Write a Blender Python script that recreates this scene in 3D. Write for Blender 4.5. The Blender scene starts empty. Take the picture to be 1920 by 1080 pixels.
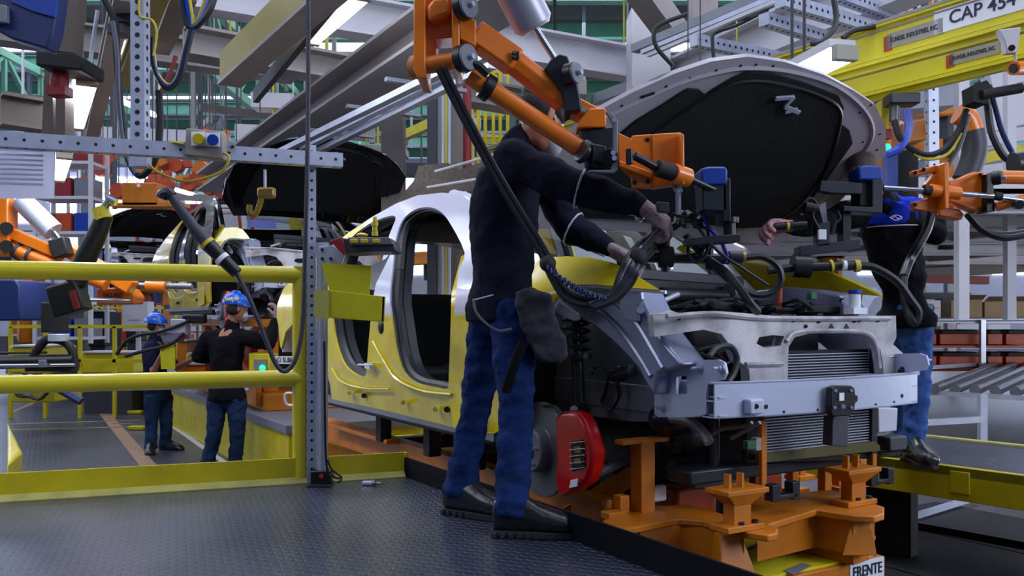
import bpy, bmesh, math, random
from mathutils import Vector as V, Matrix, Quaternion
from mathutils.geometry import delaunay_2d_cdt
random.seed(7)
scene = bpy.context.scene
COL = scene.collection
# ---------------------------------------------------------------- camera
FOC = 1650.0
CZ = 0.85
cam_d = bpy.data.cameras.new('camera')
cam = bpy.data.objects.new('camera', cam_d); COL.objects.link(cam)
cam.location = (0, 0, CZ); cam.rotation_euler = (math.radians(90), 0, 0)
cam_d.sensor_width = 36; cam_d.lens = FOC / 1920 * 36; cam_d.shift_y = 60 / 1920
cam_d.clip_start = 0.05; cam_d.clip_end = 200
scene.camera = cam
# ---------------------------------------------------------------- light
vs = scene.view_settings
vs.view_transform = 'Standard'; vs.look = 'None'; vs.gamma = 1; vs.use_curve_mapping = False
vs.exposure = 0.12
world = bpy.data.worlds.new('sky'); scene.world = world; world.use_nodes = True
bg = world.node_tree.nodes['Background']
bg.inputs[0].default_value = (0.50, 0.63, 1.0, 1); bg.inputs[1].default_value = 0.14
def area(name, loc, target, sx, sy, power, col=(0.86, 0.92, 1.0)):
    d = bpy.data.lights.new(name, 'AREA'); d.shape = 'RECTANGLE'; d.size = sx; d.size_y = sy
    d.energy = power; d.color = col
    o = bpy.data.objects.new(name, d); COL.objects.link(o); o.location = loc
    o.rotation_euler = (V(target) - V(loc)).to_track_quat('-Z', 'Y').to_euler()
    return o
area('skylight_over_line', (1.5, 5.0, 8.8), (1.2, 5.5, 0), 5, 9, 330)
area('skylight_back_left', (-9, 14, 8.8), (-8, 14, 0), 10, 12, 700)
area('skylight_back_right', (9, 15, 8.8), (9, 14.9, 0), 10, 12, 600)
area('skylight_far', (0, 26, 8.9), (0, 26, 0), 30, 9, 1300)
area('window_light_right', (9.5, -2.0, 4.2), (2.0, 4.2, 0.8), 6, 3.5, 620, (0.78, 0.86, 1.0))
area('skylight_left_platform', (-5.5, 1.5, 6.5), (0.5, 4.2, 0.3), 3, 4, 150)  # added fill from the left front, no roof opening here
area('window_light_far_right', (13, 8.0, 1.1), (6.5, 15.5, 1.2), 5, 1.6, 190)  # added low fill to brighten the right-hand rack, no window behind it
area('window_light_right_rear', (17, 12, 0.4), (8, 12.5, 2.2), 6, 1.2, 260)  # second added fill, lifts the mezzanine underside in place of bounced daylight

# ---------------------------------------------------------------- helpers
Z = V((0, 0, 1))
U = V((-0.515, 0.857, 0)).normalized()        # towards the rear of the car
W = V((U.y, -U.x, 0))                         # car's cross direction, to the right
C0 = V((1.326, 3.66, 0))                      # middle of the bumper beam
def P(px, py, Y): return V(((px - 960) / FOC * Y, Y, CZ + (600 - py) / FOC * Y))
def G(px, py, z=0.0): return P(px, py, (CZ - z) * FOC / (py - 600))
def onplane(px, py, pt, n):
    d = P(px, py, 1.0) - V((0, 0, CZ)); o = V((0, 0, CZ))
    t = (V(pt) - o).dot(n) / d.dot(n)
    return o + d * t
def car(u, v, z): return C0 + U * u + W * v + V((0, 0, z))
def uvz(p): q = p - C0; return q.dot(U), q.dot(W), p.z
def SV(px, py, v): return onplane(px, py, car(0, v, 0), W)
def SU(px, py, u): return onplane(px, py, car(u, 0, 0), U)
def s2l(c): c /= 255.0; return c / 12.92 if c <= 0.04045 else ((c + 0.055) / 1.055) ** 2.4
def lin(c): return (s2l(c[0]), s2l(c[1]), s2l(c[2]), 1)

def mat(name, c, rough=0.5, metal=0.0, var=0.25, vs_=6.0, bump=0.0, bs=60.0, c2=None, coat=0.0, stretch=None, spec=None):
    m = bpy.data.materials.new(name); m.use_nodes = True
    nt = m.node_tree; b = nt.nodes['Principled BSDF']
    tc = nt.nodes.new('ShaderNodeTexCoord'); mp = nt.nodes.new('ShaderNodeMapping')
    nt.links.new(tc.outputs['Object'], mp.inputs[0])
    if stretch: mp.inputs['Scale'].default_value = stretch
    n = nt.nodes.new('ShaderNodeTexNoise'); n.inputs['Scale'].default_value = vs_; n.inputs['Detail'].default_value = 6
    nt.links.new(mp.outputs[0], n.inputs['Vector'])
    r = nt.nodes.new('ShaderNodeValToRGB'); r.color_ramp.elements[0].position = 0.32; r.color_ramp.elements[1].position = 0.62
    a = lin(c); d = lin(c2) if c2 else tuple(x * (1 - var) for x in a[:3]) + (1,)
    r.color_ramp.elements[0].color = d; r.color_ramp.elements[1].color = a
    nt.links.new(n.outputs['Fac'], r.inputs[0]); nt.links.new(r.outputs[0], b.inputs['Base Color'])
    b.inputs['Roughness'].default_value = rough; b.inputs['Metallic'].default_value = metal
    if coat: b.inputs['Coat Weight'].default_value = coat; b.inputs['Coat Roughness'].default_value = 0.08
    if spec is not None: b.inputs['Specular IOR Level'].default_value = spec
    if bump:
        n2 = nt.nodes.new('ShaderNodeTexNoise'); n2.inputs['Scale'].default_value = bs; n2.inputs['Detail'].default_value = 4
        nt.links.new(mp.outputs[0], n2.inputs['Vector'])
        bp = nt.nodes.new('ShaderNodeBump'); bp.inputs['Strength'].default_value = bump; bp.inputs['Distance'].default_value = 0.01
        nt.links.new(n2.outputs['Fac'], bp.inputs['Height']); nt.links.new(bp.outputs[0], b.inputs['Normal'])
    return m
def emit(name, c, s):
    m = bpy.data.materials.new(name); m.use_nodes = True; b = m.node_tree.nodes['Principled BSDF']
    b.inputs['Base Color'].default_value = lin(c); b.inputs['Emission Color'].default_value = lin(c)
    b.inputs['Emission Strength'].default_value = s; return m
def tread(name, c, scale, ang, metal=0.75, rough=0.33, bumpd=0.004):
    m = mat(name, c, rough, metal, 0.35, 1.6); nt = m.node_tree; b = nt.nodes['Principled BSDF']; L = nt.links
    def nd(op, *a):
        q = nt.nodes.new('ShaderNodeVectorMath'); q.operation = op
        for i, x in enumerate(a):
            if isinstance(x, tuple): q.inputs[i].default_value = x
            else: L.new(x, q.inputs[i])
        return q
    tc = nt.nodes.new('ShaderNodeTexCoord'); mp = nt.nodes.new('ShaderNodeMapping')
    mp.inputs['Rotation'].default_value = (0, 0, ang); mp.inputs['Scale'].default_value = (scale, scale, 0)
    L.new(tc.outputs['Object'], mp.inputs[0])
    def loz(off, st):
        a = nd('ADD', mp.outputs[0], off); f = nd('FRACTION', a.outputs[0]); s = nd('SUBTRACT', f.outputs[0], (.5, .5, 0))
        t = nd('MULTIPLY', s.outputs[0], st); return nd('LENGTH', t.outputs[0]).outputs['Value']
    A = loz((0, 0, 0), (1, 3.4, 0)); B = loz((.5, .5, 0), (3.4, 1, 0))
    mn = nt.nodes.new('ShaderNodeMath'); mn.operation = 'MINIMUM'; L.new(A, mn.inputs[0]); L.new(B, mn.inputs[1])
    r = nt.nodes.new('ShaderNodeMapRange'); r.inputs[1].default_value = 0.30; r.inputs[2].default_value = 0.46
    r.inputs[3].default_value = 1; r.inputs[4].default_value = 0; L.new(mn.outputs[0], r.inputs[0])
    bp = nt.nodes.new('ShaderNodeBump'); bp.inputs['Strength'].default_value = 1.0; bp.inputs['Distance'].default_value = bumpd
    L.new(r.outputs[0], bp.inputs['Height']); L.new(bp.outputs[0], b.inputs['Normal'])
    return m

M = {}
M['tread'] = tread('tread_plate', (84, 90, 112), 24, 0.42, .7, .28, .003)
M['tread2'] = tread('tread_plate_worn', (92, 94, 108), 14, 0.3, 0.6, 0.35)
M['tread3'] = tread('tread_plate_right', (92, 96, 112), 30, 0.9)
M['concrete'] = mat('concrete', (84, 80, 84), 0.42, 0, 0.22, 0.7, 0.05, 20)
M['railyel'] = mat('rail_yellow', (214, 198, 34), 0.28, 0, 0.06, 4, coat=0.4)
M['mat'] = mat('rubber_mat', (24, 24, 29), 0.6, 0, 0.3, 2, 0.1, 30)
M['yellow'] = mat('yellow_paint', (200, 180, 12), 0.38, 0, 0.14, 5, 0.05, 40, coat=0.2)
M['yelworn'] = mat('yellow_worn', (200, 184, 14), 0.4, 0, 0, 5, 0.05, 30, c2=(182, 166, 12))
M['orange'] = mat('orange_paint', (232, 118, 8), 0.34, 0, 0.15, 4, 0.02, 30, coat=0.35)
M['orange_d'] = mat('orange_frame', (200, 114, 8), 0.45, 0, 0.3, 5, 0.05, 30)
M['rust'] = mat('orange_red_paint', (176, 62, 22), 0.5, 0, 0.3, 5)
M['red'] = mat('red_paint', (130, 26, 34), 0.5, 0, 0.2, 5)
M['caliper'] = mat('red_caliper', (196, 2, 14), 0.3, 0, 0.15, 9, 0.05, 30, coat=0.25)
M['white'] = mat('white_paint', (198, 198, 214), 0.35, 0, 0.06, 3, coat=0.3)
M['steelwhite'] = mat('white_steel', (196, 194, 204), 0.5, 0, 0.1, 2)
M['beige'] = mat('beige_steel', (150, 142, 140), 0.55, 0, 0.15, 2)
M['brown'] = mat('brown_steel', (96, 84, 78), 0.5, 0, 0.2, 3)
M['grey'] = mat('grey_paint', (118, 122, 134), 0.45, 0.2, 0.12, 4)
M['dgrey'] = mat('dark_grey', (62, 62, 72), 0.5, 0.1, 0.2, 6)
M['galv'] = mat('galvanised', (176, 182, 204), 0.38, 0.2, 0.15, 14)
M['alu'] = mat('aluminium', (196, 200, 216), 0.3, 0.35, 0.12, 6)
M['cast'] = mat('cast_aluminium', (196, 192, 198), 0.5, 0.25, 0, 7, 0.12, 60, c2=(138, 132, 136))
M['beam'] = mat('bumper_beam_paint', (182, 188, 212), 0.42, 0.15, 0.06, 3)
M['apron'] = mat('apron_metal', (150, 156, 182), 0.33, 0.45, 0.14, 5, 0.03, 20)
M['primer'] = mat('grey_primer', (120, 122, 134), 0.5, 0.1, 0.1, 4)
M['chrome'] = mat('chrome', (205, 208, 220), 0.1, 1.0, 0.05, 6)
M['steel'] = mat('dull_steel', (122, 122, 130), 0.35, 0.4, 0.15, 12)
M['dark_metal'] = mat('dark_machine_metal', (52, 54, 62), 0.4, 0.5, 0.2, 9)
M['black'] = mat('black_plastic', (22, 22, 26), 0.35, 0, 0.2, 9)
M['blackm'] = mat('black_matt', (14, 14, 17), 0.7, 0, 0.2, 9)
M['rubber'] = mat('black_rubber', (20, 21, 27), 0.45, 0, 0.2, 20)
M['seal'] = mat('door_seal_rubber', (44, 46, 56), 0.4, 0, 0.2, 20)
M['caryel'] = mat('car_yellow', (226, 204, 26), 0.22, 0, 0, 6, c2=(208, 184, 14), coat=0.7)
M['carwhite'] = mat('car_white', (214, 212, 234), 0.25, 0, 0.04, 4, coat=0.6)
M['hood'] = mat('hood_white', (176, 170, 182), 0.35, 0, 0.05, 3, coat=0.3)
M['liner'] = mat('black_liner', (9, 9, 15), 0.8, 0, 0.2, 12, 0.3, 30)
M['carblack'] = mat('car_black_paint', (12, 12, 17), 0.15, 0, 0.1, 4, coat=0.6)
M['shirt'] = mat('navy_shirt', (26, 27, 42), 0.9, 0, 0.18, 5, 0.35, 16, spec=0.1)
M['tee'] = mat('navy_tee', (28, 33, 58), 0.9, 0, 0.18, 5, 0.3, 16, spec=0.1)
M['blackshirt'] = mat('black_shirt', (18, 17, 23), 0.9, 0, 0.18, 5, 0.35, 16, spec=0.1)
M['pouch'] = mat('pouch_cloth', (40, 40, 50), 0.85, 0, 0.2, 6, 0.4, 20)
M['blue_cloth'] = mat('blue_cloth', (14, 42, 160), 0.85, 0, 0.2, 5, 0.3, 16, spec=0.1)
M['jeans'] = mat('denim', (18, 44, 94), 0.85, 0, 0, 9, 0.5, 18, c2=(11, 27, 64), stretch=(1, 1, 2.2), spec=0.15)
M['jeans2'] = mat('denim_light', (56, 88, 150), 0.85, 0, 0, 9, 0.5, 18, c2=(32, 58, 112), spec=0.15)
M['jeans3'] = mat('denim_dark', (28, 46, 78), 0.85, 0, 0.3, 9, 0.5, 18, spec=0.15)
M['skin'] = mat('skin', (170, 112, 88), 0.5, 0, 0.12, 8)
M['hair'] = mat('dark_hair', (30, 24, 24), 0.8, 0, 0.3, 60, 0.4, 200)
M['stubble'] = mat('shaved_hair', (74, 58, 56), 0.7, 0, 0.25, 80)
M['glove'] = mat('knit_glove', (150, 128, 134), 0.9, 0, 0.2, 30, 0.5, 160)
M['glovep'] = mat('pink_glove', (196, 140, 150), 0.9, 0, 0.25, 30, 0.5, 160)
M['mask'] = mat('face_mask', (196, 200, 214), 0.8, 0, 0.1, 12)
M['boot'] = mat('black_leather', (28, 28, 33), 0.28, 0, 0.3, 12, 0.2, 40)
M['sole'] = mat('boot_sole', (38, 36, 36), 0.8, 0, 0.3, 30)
M['reflect'] = mat('piping', (170, 172, 190), 0.5, 0, 0.05, 6)
M['helmet'] = mat('blue_helmet', (8, 84, 196), 0.22, 0, 0.05, 6, coat=0.5)
M['blue'] = mat('blue_paint', (8, 58, 156), 0.4, 0, 0.1, 4)
M['navy'] = mat('navy_paint', (18, 38, 92), 0.5, 0, 0.1, 4)
M['bluehose'] = mat('blue_hose', (14, 52, 170), 0.35, 0, 0.1, 6)
M['yelhose'] = mat('yellow_cable', (196, 178, 50), 0.5, 0, 0.1, 6)
M['green'] = mat('green_steel', (96, 158, 134), 0.5, 0, 0.15, 1.5)
M['deck'] = mat('roof_deck', (120, 116, 122), 0.7, 0, 0.2, 1)
M['dgreen'] = mat('dark_green', (36, 92, 66), 0.5, 0, 0.1, 4)
M['cardboard'] = mat('cardboard', (168, 142, 110), 0.85, 0, 0.08, 6)
M['yelcard'] = mat('yellow_board', (196, 190, 10), 0.6, 0, 0.12, 9, 0.1, 30)
M['olive'] = mat('olive_shield', (82, 78, 34), 0.5, 0.2, 0.2, 6)
M['lamp'] = emit('lamp_tube', (235, 238, 255), 7.0)
M['window'] = emit('daylight_window', (214, 226, 255), 2.6)
M['greenlamp'] = emit('green_lamp', (20, 255, 120), 3.0)
M['redlamp'] = emit('red_display', (255, 20, 20), 3.0)
M['screen'] = emit('monitor_screen', (190, 200, 255), 1.0)
M['labelw'] = mat('label_white', (224, 226, 236), 0.5, 0, 0.03, 5)
M['labelg'] = mat('label_grey', (150, 146, 132), 0.5, 0, 0.06, 5)
M['ink'] = mat('ink', (22, 26, 52), 0.6, 0, 0, 5)
M['gold'] = mat('zinc_gold', (160, 132, 70), 0.4, 0.6, 0.2, 9)
M['tape'] = mat('floor_tape', (150, 116, 92), 0.6, 0, 0.2, 8)
M['tapey'] = mat('floor_tape_yellow', (176, 170, 90), 0.6, 0, 0.3, 8)
g = bpy.data.materials.new('clear_glass'); g.use_nodes = True; b_ = g.node_tree.nodes['Principled BSDF']
b_.inputs['Transmission Weight'].default_value = 1; b_.inputs['Roughness'].default_value = 0.02; b_.inputs['IOR'].default_value = 1.15
b_.inputs['Base Color'].default_value = (0.75, 0.85, 0.85, 1); M['glass'] = g

WO = {}     # world origin of every parent
def put(o, parent, loc):
    if parent is not None:
        o.parent = parent; o.location = V(loc) - WO[parent.name]
    else: o.location = loc
    WO[o.name] = V(loc)
def tag(o, label=None, cat=None, group=None, kind=None):
    if label: o['label'] = label
    if cat: o['category'] = cat
    if group: o['group'] = group
    if kind: o['kind'] = kind
    return o
def thing(name, label, cat, loc, group=None):
    o = bpy.data.objects.new(name, None); COL.objects.link(o); o.empty_display_size = 0.1
    put(o, None, V(loc)); return tag(o, label, cat, group)
def cr(pts, n=5):
    pts = [V(p) for p in pts]
    if len(pts) < 3: return pts
    q = [pts[0] * 2 - pts[1]] + pts + [pts[-1] * 2 - pts[-2]]; out = []
    for i in range(1, len(q) - 2):
        a, b, c, d = q[i - 1:i + 3]
        for k in range(n):
            t = k / n
            out.append(0.5 * ((2 * b) + (c - a) * t + (2 * a - 5 * b + 4 * c - d) * t * t + (3 * b - a - 3 * c + d) * t ** 3))
    out.append(pts[-1]); return out
def frame(d, up=Z):
    d = V(d).normalized(); up = V(up)
    if abs(d.dot(up)) > 0.98 * up.length: up = V((0, 1, 0)) if abs(d.y) < 0.9 else V((1, 0, 0))
    x = d.cross(up).normalized(); y = x.cross(d).normalized(); return x, y, d
class MB:
    def __init__(s): s.v = []; s.f = []; s.mi = []; s.m = 0
    def use(s, i): s.m = i; return s
    def face(s, idx): s.f.append(idx); s.mi.append(s.m)
    def hexa(s, pts):      # 8 points: bottom 4, top 4
        k = len(s.v); s.v += [V(p) for p in pts]
        for q in ((3, 2, 1, 0), (4, 5, 6, 7), (0, 1, 5, 4), (1, 2, 6, 5), (2, 3, 7, 6), (3, 0, 4, 7)): s.face([k + i for i in q])
        return s
    def box(s, c, sz, x=V((1, 0, 0)), y=V((0, 1, 0)), z=None):
        c = V(c); x = V(x).normalized(); y = V(y).normalized(); z = V(z).normalized() if z else x.cross(y)
        a, b, d = x * sz[0] / 2, y * sz[1] / 2, z * sz[2] / 2
        return s.hexa([c - a - b - d, c + a - b - d, c + a + b - d, c - a + b - d, c - a - b + d, c + a - b + d, c + a + b + d, c - a + b + d])
    def cbox(s, u0, u1, v0, v1, z0, z1):
        return s.hexa([car(u0, v0, z0), car(u0, v1, z0), car(u1, v1, z0), car(u1, v0, z0), car(u0, v0, z1), car(u0, v1, z1), car(u1, v1, z1), car(u1, v0, z1)])
    def beam(s, a, b, w, h=None, up=Z, t=0.5):
        h = w if h is None else h; a = V(a); b = V(b); x, y, d = frame(b - a, up)
        p = [-x * w / 2 - y * h * t, x * w / 2 - y * h * t, x * w / 2 + y * h * (1 - t), -x * w / 2 + y * h * (1 - t)]
        return s.hexa([a + q for q in p] + [b + q for q in p])
    def ibeam(s, a, b, w, h, t=0.02):
        a = V(a); b = V(b); x, y, d = frame(b - a)
        s.beam(a + y * (h / 2 - t / 2), b + y * (h / 2 - t / 2), w, t); s.beam(a - y * (h / 2 - t / 2), b - y * (h / 2 - t / 2), w, t)
        return s.beam(a, b, t, h - 2 * t)
    def ring(s, c, x, y, n):
        k = len(s.v)
        for i in range(n):
            t = 2 * math.pi * i / n; s.v.append(c + x * math.cos(t) + y * math.sin(t))
        return k
    def skin(s, k0, k1, n):
        for i in range(n): j = (i + 1) % n; s.face([k0 + i, k0 + j, k1 + j, k1 + i])
    def cyl(s, a, b, r, r2=None, n=14, caps=True):
        a = V(a); b = V(b); r2 = r if r2 is None else r2; x, y, d = frame(b - a)
        k0 = s.ring(a, x * r, y * r, n); k1 = s.ring(b, x * r2, y * r2, n); s.skin(k0, k1, n)
        if caps: s.face([k0 + n - 1 - i for i in range(n)]); s.face([k1 + i for i in range(n)])
        return s
    def rings(s, rl, n=14):     # rl: (centre, xvec, yvec)
        ks = [s.ring(V(c), V(x), V(y), n) for c, x, y in rl]
        for a, b in zip(ks, ks[1:]): s.skin(a, b, n)
        s.face([ks[0] + n - 1 - i for i in range(n)]); s.face([ks[-1] + i for i in range(n)]); return s
    def tube(s, pts, r, n=7, sm=5):
        p = cr(pts, sm) if sm else [V(q) for q in pts]; ks = []; x0 = None
        for i, c in enumerate(p):
            d = (p[min(i + 1, len(p) - 1)] - p[max(i - 1, 0)])
            if d.length < 1e-7: continue
            d.normalize()
            if x0 is None: x, y, _ = frame(d)
            else: x = (x0 - d * x0.dot(d)).normalized(); y = x.cross(d) * -1
            x0 = x; rr = r(i / (len(p) - 1)) if callable(r) else r
            y = d.cross(x).normalized()
            ks.append(s.ring(c, x * rr, y * rr, n))
        for a, b in zip(ks, ks[1:]): s.skin(a, b, n)
        s.face([ks[0] + n - 1 - i for i in range(n)]); s.face([ks[-1] + i for i in range(n)]); return s
    def prism(s, poly, vec):
        k = len(s.v); n = len(poly); vec = V(vec); s.v += [V(p) for p in poly] + [V(p) + vec for p in poly]
        s.face([k + n - 1 - i for i in range(n)]); s.face([k + n + i for i in range(n)])
        for i in range(n): j = (i + 1) % n; s.face([k + i, k + j, k + n + j, k + n + i])
        return s
    def ball(s, c, r, n=12, m=8, x=None, y=None, z=None):
        c = V(c); r = (r, r, r) if not hasattr(r, '__len__') else r
        X = V(x) if x else V((1, 0, 0)); Y = V(y) if y else V((0, 1, 0)); ZZ = V(z) if z else Z
        rl = []
        for i in range(m + 1):
            t = math.pi * (i + 0.02) / (m + 0.04); rl.append((c - ZZ * r[2] * math.cos(t), X * r[0] * math.sin(t), Y * r[1] * math.sin(t)))
        return s.rings(rl, n)
    def cap(s, a, b, ra, rb, n=12):     # tapered capsule
        a = V(a); b = V(b); x, y, d = frame(b - a); rl = []
        for t in (0.1, 0.5, 0.85): rl.append((a - d * ra * math.cos(math.asin(t)), x * ra * t, y * ra * t))
        rl.append((a, x * ra, y * ra)); rl.append((b, x * rb, y * rb))
        for t in (0.85, 0.5, 0.1): rl.append((b + d * rb * math.cos(math.asin(t)), x * rb * t, y * rb * t))
        return s.rings(rl, n)
    def lathe(s, prof, o, axis, n=24):
        x, y, d = frame(axis); return s.rings([(V(o) + d * h, x * max(r, 1e-4), y * max(r, 1e-4)) for r, h in prof], n)
    def build(s, name, mats, parent=None, bev=0, loc=None, ang=35, smooth=True, solid=0):
        if not isinstance(mats, (list, tuple)): mats = [mats]
        mats = [M[m] if isinstance(m, str) else m for m in mats]
        if loc is None:
            if parent is not None and parent.name in WO and len(s.v) == 0: loc = WO[parent.name]
            else:
                lo = [min(p[i] for p in s.v) for i in range(3)]; hi = [max(p[i] for p in s.v) for i in range(3)]
                loc = V(((lo[0] + hi[0]) / 2, (lo[1] + hi[1]) / 2, lo[2]))
        me = bpy.data.meshes.new(name); me.from_pydata([tuple(p - loc) for p in s.v], [], s.f)
        for m in mats: me.materials.append(m)
        me.polygons.foreach_set('material_index', [min(i, len(mats) - 1) for i in s.mi])
        bm = bmesh.new(); bm.from_mesh(me); bmesh.ops.recalc_face_normals(bm, faces=bm.faces); bm.to_mesh(me); bm.free()
        if smooth:
            me.polygons.foreach_set('use_smooth', [True] * len(me.polygons)); me.set_sharp_from_angle(angle=math.radians(ang))
        o = bpy.data.objects.new(name, me); COL.objects.link(o); put(o, parent, loc)
        if solid: q = o.modifiers.new('solid', 'SOLIDIFY'); q.thickness = solid; q.offset = 0; q = o.modifiers.new('split', 'EDGE_SPLIT'); q.split_angle = math.radians(42)
        if bev:
            q = o.modifiers.new('bevel', 'BEVEL'); q.width = bev; q.segments = 2; q.limit_method = 'ANGLE'; q.angle_limit = math.radians(40)
        return o
def kids(o): return [c for c in bpy.data.objects if c.parent == o]
def dup(root, off, label=None, group=None, skip=()):
    m = {}
    for c in bpy.data.objects: m.setdefault(c.parent, []).append(c)
    def rec(o, par):
        c = o.copy(); COL.objects.link(c)
        if par: c.parent = par
        for k in m.get(o, []):
            if k.name.split('.')[0] not in skip: rec(k, c)
        return c
    r = rec(root, None); r.location = root.location + V(off); WO[r.name] = r.location.copy()
    if label: r['label'] = label
    if group: r['group'] = group
    return r
def struct(name, mb, m, **k): return tag(mb.build(name, m, **k), kind='structure')
def cdt(outer, holes, step, fmap, mb, pick=None):
    """fill outline with holes by small triangles in 2D and map them to 3D"""
    pts = []; edges = []
    def add(loop):
        k = len(pts); q = []
        for i, p in enumerate(loop):
            a = V(p); b = V(loop[(i + 1) % len(loop)]); n = max(1, int((b - a).length / step))
            for j in range(n): q.append(a.lerp(b, j / n))
        pts.extend(q); n = len(q)
        edges.extend([(k + i, k + (i + 1) % n) for i in range(n)]); return q
    lo = add([V(p) for p in outer]); hs = [add([V(p) for p in h]) for h in holes]
    def inside(p, poly):
        c = False; n = len(poly)
        for i in range(n):
            a = poly[i]; b = poly[i - 1]
            if (a.y > p.y) != (b.y > p.y) and p.x < (b.x - a.x) * (p.y - a.y) / (b.y - a.y) + a.x: c = not c
        return c
    xs = [p.x for p in lo]; ys = [p.y for p in lo]; x = min(xs) + step / 2
    bd = lo + [q for h in hs for q in h]
    while x < max(xs):
        y = min(ys) + step / 2
        while y < max(ys):
            p = V((x, y))
            if inside(p, lo) and not any(inside(p, h) for h in hs) and min((p - q).length for q in bd) > step * 0.45: pts.append(p)
            y += step
        x += step
    vo, eo, fo, *_ = delaunay_2d_cdt(pts, edges, [], 0, 1e-6)
    k = len(mb.v); mb.v += [fmap(p) for p in vo]
    for f in fo:
        c = sum((vo[i] for i in f), V((0, 0))) / len(f)
        if inside(c, lo) and not any(inside(c, h) for h in hs):
            if pick: mb.m = pick(c)
            mb.face([k + i for i in f])
    return mb
def text(s, name, m, parent, origin, xdir, ydir, h, maxw=None, bold=0.0, depth=0.001):
    c = bpy.data.curves.new(name, 'FONT'); c.body = s; c.size = 1; c.extrude = depth / h; c.offset = bold
    c.align_x = 'CENTER'; c.align_y = 'CENTER'
    t = bpy.data.objects.new(name, c); COL.objects.link(t)
    bpy.context.view_layer.update()
    me = bpy.data.meshes.new_from_object(t.evaluated_get(bpy.context.evaluated_depsgraph_get()))
    bpy.data.objects.remove(t)
    xs = [v.co.x for v in me.vertices]; wd = max(xs) - min(xs); cap = 0.70
    k = h / cap; kx = k if maxw is None else min(k, maxw / wd)
    x = V(xdir).normalized(); y = V(ydir).normalized(); z = x.cross(y)
    for v in me.vertices: v.co = x * v.co.x * kx + y * v.co.y * k + z * v.co.z * k
    me.materials.clear(); me.materials.append(M[m]); o = bpy.data.objects.new(name, me); COL.objects.link(o)
    put(o, parent, V(origin)); return o
def perf(mb, a, b, w, step=0.05, r=0.008, up=Z, faces='n', sides=(1,), holes=1):
    """square strut with a row of dark holes on the face looking at the camera"""
    a = V(a); b = V(b); mb.use(0).beam(a, b, w, w, up); x, y, d = frame(b - a, up); L = (b - a).length
    for ax in (x, y):
        if ax.dot(V((0, 0, CZ)) - a) < 0: ax = -ax
        n = int(L / step)
        for i in range(n):
            c = a + d * (step * (i + 0.5)) + ax * (w / 2)
            mb.use(1); mb.cyl(c - ax * 0.002, c + ax * 0.0008, r, n=8)
    mb.use(0)
    return mb
# ================================================================ setting
EL = G(758, 893); ER = G(1247, 1080)
ed = (ER - EL).normalized(); kd = (G(0, 940) - G(757, 893)).normalized()
def flat(x, y, z=0): return V((x, y, z))
b = MB(); far_l = EL + kd * 7.5
b.prism([EL + V((0, 0, -.06)), EL + ed * 7 + V((0, 0, -.06)), V((-8, -2.5, -.06)), far_l + V((0, 0, -.06))], (0, 0, .06))
struct('floor_platform', b, 'tread')
LZ = -0.65
b = MB().prism([V((-30, 3, LZ - .1)), V((-1.2, 3, LZ - .1)), V((-1.2, 7, LZ - .1)), V((-12, 30, LZ - .1)), V((-30, 30, LZ - .1))], (0, 0, .1)); struct('floor_steel', b, 'tread2')
b = MB().prism([V((-30, -10, LZ - .12)), V((30, -10, LZ - .12)), V((30, 48, LZ - .12)), V((-30, 48, LZ - .12))], (0, 0, .09)); struct('floor', b, 'concrete')
b = MB()
for i in range(4):
    a = V((1.2, 3.2, LZ - .03)) + W * (0.0 + 1.02 * i) - U * 0.3; b.prism([a - U * 2.2, a - U * 2.2 + W, a + U * 2.6 + W, a + U * 2.6], (0, 0, .03))
struct('floor_mat', b, 'mat')
# tapes on the lower steel floor
def tape(name, pl, w, m, label):
    for a, c in pl:
        a = G(*a, LZ + .002); c = G(*c, LZ + .002); d = (c - a).normalized(); s = V((-d.y, d.x, 0)) * w / 2
        tag(MB().prism([a - s, c - s, c + s, a + s], (0, 0, .002)).build(name, m), label, 'floor marking', kind='structure')
tape('trim_1', [((165, 738), (288, 885))], .16, 'tape', 'brown tape line')
tape('trim_2', [((18, 795), (262, 788)), ((18, 806), (262, 800)), ((210, 795), (252, 794))], .04, 'tapey', 'thin yellow tape')
tape('trim_3', [((235, 738), (272, 768)), ((318, 795), (428, 872))], .07, 'steelwhite', 'white edge line')
tape('trim_4', [((18, 775), (75, 750))], .08, 'tape', 'brown line')
# far wall, roof, windows
b = MB().box((0, 46, 4.0), (64, .3, 9.6)); struct('wall_far', b, 'steelwhite')
b = MB().box((-30, 20, 4.0), (.3, 56, 9.6)); struct('wall_left', b, 'steelwhite')
b = MB().box((30, 20, 4.0), (.3, 56, 9.6)); struct('wall_right', b, 'steelwhite')
k = 0
for x in range(-28, 29, 7):
    for z0, z1 in ((3.2, 5.2), (5.9, 8.3)):
        k += 1; struct('window_%d' % k, MB().box((x, 45.8, (z0 + z1) / 2), (6.0, .06, z1 - z0)), 'window')
for y in range(10, 44, 8):
    for sx in (-29.8, 29.8):
        k += 1; struct('window_%d' % k, MB().box((sx, y, 5.6), (.06, 6.4, 4.4)), 'window')
b = MB()                                             # corrugated roof with skylight strips
for j, y in enumerate(range(-8, 46, 6)):
    b.box((0, y + 2.2, 9.4), (60, 4.4, .12))
struct('ceiling', b, mat('corrugated_roof', (112, 108, 114), .7, 0, .25, 30, .6, 3, stretch=(1, .02, 1)))
for j, y in enumerate(range(-8, 46, 6)):
    k += 1; struct('window_%d' % k, MB().box((0, y + 5.2, 9.42), (60, 1.6, .06)), 'window')
for j, y in enumerate([16, 19, 22, 25, 28, 31, 34, 37, 40, 43]):
    struct('trim_%d' % (10 + j), MB().ibeam((-30, y, 9.0), (30, y, 9.0), .3, .45), 'green')
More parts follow.
